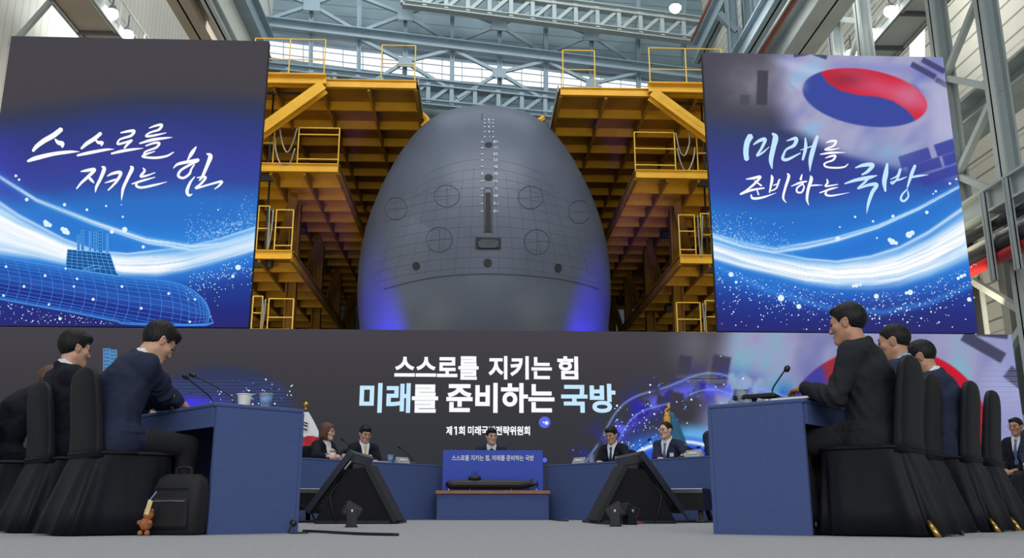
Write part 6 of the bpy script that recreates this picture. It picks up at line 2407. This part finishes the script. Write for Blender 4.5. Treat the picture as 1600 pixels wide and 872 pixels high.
    cf = _n(cf if cf[1] > 0 else -cf)
    ox = p1
    lx = (gx - ox[0]) * xd[0] + (gy - ox[1]) * xd[1] + (gz - ox[2]) * 0
    lu = (gx - ox[0]) * cu[0] + (gy - ox[1]) * cu[1] + (gz - ox[2]) * cu[2]
    lf = (gx - ox[0]) * cf[0] + (gy - ox[1]) * cf[1] + (gz - ox[2]) * cf[2]
    vtop = float((p4 - ox) @ cu)
    vb = 0.045
    vw = 0.066 * np.clip((lu - vb) / (vtop - 0.06 - vb), 0, 1.25)
    front = -(lf - 0.02)
    wedge = np.maximum(np.maximum(np.abs(lx) - vw, vb - lu), front)
    back_seam = 0.0035 * np.exp(-(lx / 0.005) ** 2) * (lf < 0) * (lu > -0.05) + 0.008 * np.exp(-(lx / 0.006) ** 2) * (lf < 0) * (lu <= -0.05)
    J.f += back_seam.astype(np.float32)
    for s in (-1, 1):
        nn = _n(xd * s * 0.9 - cu * 0.25)
        q = sh[s] - nn * 0.035
        dpl = (gx - q[0]) * nn[0] + (gy - q[1]) * nn[1] + (gz - q[2]) * nn[2]
        r2 = (gx - sh[s][0]) ** 2 + (gy - sh[s][1]) ** 2 + (gz - sh[s][2]) ** 2
        J.f += (0.0045 * np.exp(-(dpl / 0.006) ** 2) * np.exp(-r2 / 0.016)).astype(np.float32)
        hipd = np.maximum(np.maximum(np.abs(gz - p0[2] - 0.055) - 0.027, np.abs(gy - p0[1] - 0.05) - 0.07), 0.09 - s * (gx - p0[0]))
        J.f -= (0.006 * np.clip(-hipd / 0.004, 0, 1)).astype(np.float32)
    lap = np.maximum(np.maximum(np.abs(np.abs(lx) - vw - 0.016) - 0.017, vb + 0.01 - lu), front)
    lapf = np.maximum(J.f - 0.0075, lap)
    lapf = np.maximum(lapf, lu - (vtop - 0.055))
    # neck opening
    hole = cap(p4 - (p4 - p3) * 0.55, ho, 0.060, 0.066)
    jf = np.minimum(J.f, lapf.astype(np.float32))
    jf = np.maximum(jf, -(wedge + 0.0).astype(np.float32))
    J.f = np.maximum(jf, (lu - (vtop - 0.0) - 0.3 * np.clip(-lf, 0, 0.1)).astype(np.float32))
    # jacket collar hugging the neck at the back
    J.add(cap(p4 - (p4 - p3) * 0.30 - xd * 0.064, p4 + (p4 - p3) * 0.05 - cf * 0.062, 0.018, 0.020), 0.02)
    J.add(cap(p4 - (p4 - p3) * 0.30 + xd * 0.064, p4 + (p4 - p3) * 0.05 - cf * 0.062, 0.018, 0.020), 0.02)
    J.add(hole, 0.006, 's')
    V, Q = J.mesh()
    jk = numpy_mesh('jacket', V, Q, [suit], body)
    # ---- shirt with collar and cuffs, tie
    SH = Field(J.lo, hi + 0.03, hj)
    SH.n = J.n; SH.ax = J.ax
    region = np.maximum(np.maximum(np.abs(lx) - vw - 0.02, 0.02 - lu), front)
    SH.f = np.maximum(Tsh + 0.006, region).astype(np.float32)
    nk = _n(ho - p4)
    cb, cfr = p4 + nk * 0.034, p4 - (p4 - p3) * 0.30
    rgp = [cb - cf * 0.062, cb - cf * 0.046 + xd * 0.044, (cb + cfr) / 2 + xd * 0.06, cfr + cf * 0.05 + xd * 0.03, cfr + cf * 0.058 - cu * 0.012]
    for s in (-1, 1) if collar else ():
        m = [q - xd * 2 * float((q - p4) @ xd) if s < 0 else q for q in rgp]
        for q0, q1 in zip(m[:-1], m[1:]):
            SH.add(cap(q0 - nk * 0.002, q1 - nk * 0.002, 0.010, 0.010), 0.006); SH.add(cap(q0 - nk * 0.018, q1 - nk * 0.018, 0.011, 0.011), 0.006)
        SH.add(cap(m[-2], m[-1] - cu * 0.03 + xd * s * 0.014 + cf * 0.006, 0.011, 0.008), 0.006)
    for s in (-1, 1):
        u = _n(wr[s] - el[s])
        SH.add(cap(wr[s] - u * 0.03, wr[s] + u * 0.004, 0.0385, 0.0365), 0.0)
        SH.add(cap(wr[s] + u * 0.016, wr[s] + u * 0.05, 0.034, 0.034), 0.004, 's')
    SH.add(cap(p4 - (p4 - p3) * 0.5, ho, 0.0545, 0.054), 0.0, 's')
    V, Q = SH.mesh()
    numpy_mesh('shirt', V, Q, [shirt], body)
    if tie:
        knot = vtop - 0.075
        tw = np.where(lu > knot - 0.012, 0.017, 0.012 + 0.085 * np.clip(knot - lu, 0, 0.2) * 1.0)
        reg = np.maximum(np.maximum(np.abs(lx) - tw, lu - knot - 0.022), np.maximum(0.0 - lu, front))
        tf = np.maximum(Tsh - 0.004 - 0.006 * (lu > knot - 0.012), reg)
        T = Field(J.lo, hi, hj); T.n = J.n; T.ax = J.ax; T.f = tf.astype(np.float32)
        T.add(cap(cfr + cf * 0.058 - cu * 0.004, cfr + cf * 0.066 - cu * 0.036, 0.016, 0.012), 0.006)
        V, Q = T.mesh()
        if len(V):
            numpy_mesh('tie', V, Q, [tie], body)
    # ---- trousers and shoes
    TR = Field(np.minimum(lo, p0 - 0.25) - 0.02, np.array([hi[0], hi[1], p0[2] + 0.2]), max(h, 0.009))
    TR.add(cap(p0 - np.array([0.07, 0, 0.01]), p0 + np.array([0.07, 0, -0.01]), 0.118, 0.118), 0.03)
    for s in (-1, 1):
        TR.add(cap(p0 + np.array([s * 0.085, 0.02, -0.005]), kn[s], 0.094, 0.070), 0.03)
        TR.add(cap(kn[s], an[s] + [0, 0, 0.02], 0.069, 0.056), 0.02)
    gx2, gy2, gz2 = TR.grid((slice(None),) * 3)
    TR.f += (0.003 * wave_noise(gx2, gy2, gz2, 24, sd + 1)).astype(np.float32)
    V, Q = TR.mesh()
    numpy_mesh('trousers', V, Q, [trousers], body)
    for s in (-1, 1):
        SHO = Field(an[s] - [0.08, 0.13, 0.1], an[s] + [0.08, 0.26, 0.08], 0.008)
        SHO.add(cap(an[s] + [0, -0.02, -0.045], an[s] + [0, 0.07, -0.055], 0.044, 0.040), 0.02)
        SHO.add(cap(an[s] + [0, 0.07, -0.058], an[s] + [0, 0.17, -0.064], 0.042, 0.030), 0.02)
        zz = SHO.ax[2][None, None, :]
        SHO.f = np.maximum(SHO.f, (0.004 - zz) + 0 * SHO.f).astype(np.float32)
        V, Q = SHO.mesh()
        numpy_mesh('shoe', V, Q, ['shoe_black'], body)
    # ---- hair
    HR = Field(ho - 0.2, ho + 0.2, min(h, 0.0055))
    E = lambda c, r: ell(np.array(c) * [head_w, 1, 1], np.array(r) * [head_w, 1, 1], HM, ho)
    gx3, gy3, gz3 = HR.grid((slice(None),) * 3)
    hx = (gx3 - ho[0]) * HM[0, 0] + (gy3 - ho[1]) * HM[1, 0] + (gz3 - ho[2]) * HM[2, 0]
    hy = (gx3 - ho[0]) * HM[0, 1] + (gy3 - ho[1]) * HM[1, 1] + (gz3 - ho[2]) * HM[2, 1]
    hz = (gx3 - ho[0]) * HM[0, 2] + (gy3 - ho[1]) * HM[1, 2] + (gz3 - ho[2]) * HM[2, 2]
    ahx = np.abs(hx) / head_w
    if hair == 'bob':
        HR.add(E((0, -0.014, 0.036), (0.092, 0.112, 0.098)), 0)
        HR.add(E((0, -0.03, -0.05), (0.098, 0.088, 0.10)), 0.04)
        cut = np.maximum(np.maximum(0.028 + 0.012 * np.sin(ahx * 30) - hy, ahx - 0.058 - 0.1 * np.clip(-hz - 0.02, 0, 1) * 0), hz - 0.062 + 0.5 * np.abs(hx - 0.02))
        HR.f = np.maximum(HR.f, -cut)
        HR.f = np.maximum(HR.f, -0.125 - hz + 0.006 * np.sin(hx * 90))
    else:
        up = {'short': 0.011, 'full': 0.020, 'buzz': 0.008, 'thin': 0.008}[hair]
        side = {'short': 0.008, 'full': 0.012, 'buzz': 0.003, 'thin': 0.005}[hair]
        HR.add(E((0, -0.013, 0.034), (0.075 + side, 0.097 + side, 0.086 + up)), 0)
        if hair == 'full':
            HR.add(E((0.008, 0.05, 0.082), (0.066, 0.050, 0.034)), 0.02)
        if hair == 'short':
            HR.add(E((0.01, 0.048, 0.086), (0.058, 0.044, 0.025)), 0.02)
        front_line = {'short': 0.066, 'full': 0.052, 'buzz': 0.066, 'thin': 0.082}[hair]
        # hairline height by position: fringe, temples, over the ear, nape
        line = np.interp(hy, [-0.11, -0.06, -0.028, -0.018, 0.012, 0.03, 0.045, 0.07, 0.1],
                         [-0.062, -0.058, -0.03, 0.022, 0.022, 0.0, 0.036, front_line, front_line + 0.004])
        line = line + 0.004 * np.sin(hx * 160 + 2 * np.sin(hx * 60))
        HR.f = np.maximum(HR.f, (line - hz))
        side_burn = np.maximum(np.maximum(np.abs(hy - 0.026) - 0.010, -0.012 - hz), hz - 0.05)
        core = E((0, -0.013, 0.034), (0.0765, 0.098, 0.086))[0](gx3, gy3, gz3)
        HR.f = np.minimum(HR.f, np.maximum(core - 0.002, np.maximum(side_burn, 0.05 - ahx)).astype(np.float32))
    st = np.sin(np.arctan2(hx, hz - 0.02) * 34 + 6 * hy / 0.1) * 0.6 + np.sin(np.arctan2(hx, hz - 0.02) * 57 + 3 * np.sin(hy * 50)) * 0.4
    HR.f = (HR.f + (0.0016 if hair != 'buzz' else 0.0007) * st).astype(np.float32)
    V, Q = HR.mesh()
    numpy_mesh('hair', V, Q, [hair_m], body)
    M3 = Matrix([list(r) for r in HM])
    if glasses:
        b = MB()
        for s in (-1, 1):
            c = np.array([s * 0.033 * head_w, 0.108, 0.001])
            pts = [ho + HM @ (c + np.array([0.0245 * math.cos(a), -0.004 * abs(math.cos(a)) * 0, 0.0185 * math.sin(a)])) for a in np.linspace(0, 2 * math.pi, 21)]
            b.tube(pts, 0.0017, 6)
            b.tube([ho + HM @ np.array([s * 0.0575 * head_w, 0.107, 0.006]), ho + HM @ np.array([s * 0.079 * head_w, 0.06, 0.012]), ho + HM @ np.array([s * 0.084 * head_w, -0.002, 0.014]), ho + HM @ np.array([s * 0.084 * head_w, -0.02, 0.002])], 0.0016, 6)
        b.tube([ho + HM @ np.array([-0.009, 0.109, 0.004]), ho + HM @ np.array([0.009, 0.109, 0.004])], 0.0016, 6)
        b.build('glasses', 'glasses_wire', body, True)
    if badge or pin:
        def on_chest(ax_, au):
            o_ = ox + xd * ax_ + cu * au
            best = 0.2
            fi = lambda q: J.f[tuple(np.clip(np.round((q - J.lo) / hj).astype(int), 0, J.n - 1))]
            for t in np.linspace(0.28, 0.0, 80):
                if fi(o_ + cf * t) < 0:
                    best = t; break
            return o_ + cf * (best + 0.006)
        R3 = Matrix((Vector(xd), Vector(cf), Vector(cu))).transposed()
        if badge:
            tag(MB().box(on_chest(-0.1, 0.18), (0.085, 0.004, 0.052), R3).build('name_badge', 'paper', body), 'white name badge')
        if pin:
            MB().box(on_chest(-0.085, 0.255), (0.014, 0.006, 0.014), R3, 0.002).build('lapel_pin', 'silver', body)
    return body


def rear_seat(px, w, tbl):
    q = (rear_left if tbl == 'l' else rear_right)(px, w)
    return (q.x, q.y, 0.0)


ZT = TZ + 0.035
FACE_L = ROT_L
FACE_R = ROT_R
# left row
make_person('man in a navy suit and glasses bent forward writing at the near left table', PL[0], ROT_L, 'suit_navy', 'trouser_dark', tie='tie_navy', hair='full',
            lean=0.07, hunch=0.34, neck=0.5, head_yaw=0.0, head_pitch=0.55, hands=((lp(0.80, 0.44)[0], lp(0.80, 0.44)[1], ZT), (lp(0.66, 0.52)[0], lp(0.66, 0.52)[1], ZT + 0.02)),
            glasses=True, curls=(0.5, 0.8), h=0.0058, foot_y=0.40, skin='skin', back=0.075, torso_len=0.895)
make_person('man in a black suit seated behind the writing man, looking to the right', lrow(1.40, 0.33), ROT_L, 'suit_black', hair='full', lean=-0.10, hunch=0.12, neck=0.15,
            head_yaw=0.05, head_pitch=0.12, hands=((lp(1.45, 0.5)[0], lp(1.45, 0.5)[1], ZT), (lp(1.2, 0.5)[0], lp(1.2, 0.5)[1], ZT)), h=0.0058, back=0.05, torso_len=0.95, scale=0.98)
make_person('person in dark clothes almost hidden behind the man in the black suit', lrow(2.25, 0.44), ROT_L, 'suit_black', hair='full', hair_m='hair_brown', lean=0.16, hunch=0.4, neck=0.6,
            head_yaw=0.1, head_pitch=0.25, hands=((lp(2.2, 0.5)[0], lp(2.2, 0.5)[1], ZT), (lp(1.95, 0.5)[0], lp(1.95, 0.5)[1], ZT)), h=0.008, scale=0.92, back=0.05)
# right row
ha = at(1258, 607, Z=ZT + 0.035)
make_person('man in a charcoal suit reaching his arm along the near right table', PR[0], ROT_R, 'suit_charcoal', hair='short', lean=-0.02, hunch=0.17, neck=0.2, torso_len=0.93, collar=False,
            head_yaw=0.05, head_pitch=0.10, hands=(tuple(ha), (rp(0.75, 0.5)[0], rp(0.75, 0.5)[1], ZT)), curls=(0.3, 0.5), h=0.0058, foot_y=0.36, broad=1.1, skin='skin_tan',
            poles=((-0.4, -0.2, -0.6), (0.55, -0.45, -0.8)), back=0.03)
make_person('man in a blue-grey uniform with cropped hair in the right row', PR[1], ROT_R, 'uniform_blue', shirt='shirt_blue', hair='buzz', lean=-0.07, hunch=0.1, neck=0.1,
            head_yaw=0.1, head_pitch=0.1, hands=((rp(1.05, 0.5)[0], rp(1.05, 0.5)[1], ZT), (rp(1.3, 0.5)[0], rp(1.3, 0.5)[1], ZT)), h=0.0062, skin='skin_tan', back=0.09, torso_len=0.92)
make_person('balding man in a navy suit bending forward in the right row', PR[2], ROT_R, 'suit_navy', hair='thin', lean=0.0, hunch=0.22, neck=0.3,
            head_yaw=0.1, head_pitch=0.3, hands=((rp(1.6, 0.5)[0], rp(1.6, 0.5)[1], ZT), (rp(1.95, 0.5)[0], rp(1.95, 0.5)[1], ZT)), h=0.0066, skin='skin_tan', back=0.10, torso_len=0.88)
# rear tables
RF_L = math.atan2(-.77, -.64)
RF_R = math.atan2(.82, -.58)


def rhand(px, w, tbl, dz=0.03):
    q = (rear_left if tbl == 'l' else rear_right)(px, w)
    return (q.x, q.y, q.z + dz)


rear_p = dict(woman=rear_seat(500, 0.72, 'l'), tie=rear_seat(565, 0.74, 'l'), lect=(0.26, 13.42 + 0.72, 0.0), down=rear_seat(962, 0.78, 'r'), up=rear_seat(1047, 0.80, 'r'), edge=rear_seat(1130, 0.74, 'r'))
for k, rz, lb in (('woman', RF_L, 'black-covered chair of the woman behind the left rear table'), ('tie', RF_L, 'black-covered chair of the man with a yellow tie'),
                  ('lect', math.pi, 'black-covered chair of the speaker behind the title panel'), ('down', RF_R, 'black-covered chair of the man looking down at the right rear table'),
                  ('up', RF_R, 'black-covered chair of the man in front of the teal flag'), ('edge', RF_R, 'black-covered chair of the person half hidden at the end of the right rear table')):
    chair_cover(lb, rear_p[k], rz, 'covered chairs behind the rear tables')
make_person('woman with brown bobbed hair and white blouse holding a cup', rear_p['woman'], RF_L + 0.15, 'suit_black', tie=None, hair='bob', hair_m='hair_brown', skin='skin_pale',
            lean=0.08, hunch=0.05, neck=0.1, head_yaw=0.30, head_pitch=0.05, hands=(rhand(528, 0.24, 'l', 0.05), rhand(511, 0.24, 'l', 0.05)), h=0.0072, scale=0.94, broad=0.9, glasses=True, curls=(0.9, 0.9), torso_len=0.97, head_w=0.97)
make_person('man in a black suit with a yellow tie looking down', rear_p['tie'], RF_L - 0.42, 'suit_black', tie='tie_yellow', hair='full', skin='skin',
            lean=0.06, hunch=0.08, neck=0.15, head_yaw=0.08, head_pitch=0.28, hands=(rhand(588, 0.38, 'l'), rhand(560, 0.40, 'l')), h=0.0072, scale=0.94, glasses=True)
make_person('man in a navy suit and glasses speaking behind the blue title panel', rear_p['lect'], math.pi, 'suit_navy', tie='tie_navy', hair='full', skin='skin_pale',
            lean=0.10, hunch=0.08, neck=0.15, head_yaw=0.30, head_pitch=0.04, hands=((0.48, 13.72, ZT), (0.05, 13.72, ZT)), h=0.0072, scale=0.98, glasses=True)
make_person('man in a dark suit with a name badge looking down at the right rear table', rear_p['down'], RF_R + 0.35, 'suit_black', tie='tie_navy', hair='full', skin='skin',
            lean=0.07, hunch=0.08, neck=0.15, head_yaw=-0.08, head_pitch=0.22, hands=(rhand(980, 0.4, 'r'), rhand(935, 0.38, 'r')), h=0.0072, scale=0.94, glasses=True, badge='left', pin=True)
make_person('man in a navy suit with a name badge in front of the teal flag', rear_p['up'], RF_R + 0.25, 'suit_navy', tie='tie_blue', hair='thin', skin='skin_pale',
            lean=0.05, hunch=0.05, neck=0.1, head_yaw=-0.25, head_pitch=0.0, hands=(rhand(1075, 0.45, 'r'), rhand(1030, 0.42, 'r')), h=0.0072, scale=0.94, glasses=True, badge='left')
make_person('person in a dark suit mostly hidden behind the near right table end', rear_p['edge'], RF_R + 0.2, 'suit_navy', tie='tie_navy', hair='short', skin='skin',
            lean=0.05, hunch=0.05, neck=0.1, hands=(rhand(1150, 0.45, 'r'), rhand(1118, 0.42, 'r')), h=0.009, badge='left')
# audience at the right edge
AF = math.atan2(.86, -.5)
for p, lb in (((6.98, 11.6, 0), 'black-covered audience chair of the man with folded hands at the right edge'), ((6.9, 10.98, 0), 'black-covered audience chair cut off by the right picture edge')):
    chair_cover(lb, p, AF, 'audience chairs at the right edge')
make_person('man with glasses and blue tie, hands in his lap, at the right edge', (6.98, 11.6, 0), AF, 'suit_black', tie='tie_blue', hair='short', skin='skin_tan',
            lean=-0.04, hunch=0.03, neck=0.1, head_yaw=0.0, head_pitch=0.02, hands=([-0.09, 0.27, 0.66], [0.1, 0.26, 0.66]), h=0.0072, scale=0.94, glasses=True, pin=True, curls=(0.8, 0.8))
make_person('person cut off by the right picture edge with hands folded on the knees', (6.9, 10.98, 0), AF, 'suit_navy', tie='tie_blue', hair='short', skin='skin',
            lean=0.0, hunch=0.05, neck=0.1, head_yaw=0.0, head_pitch=0.05, hands=([-0.05, 0.34, 0.66], [0.06, 0.33, 0.67]), h=0.0072, curls=(0.8, 0.8))
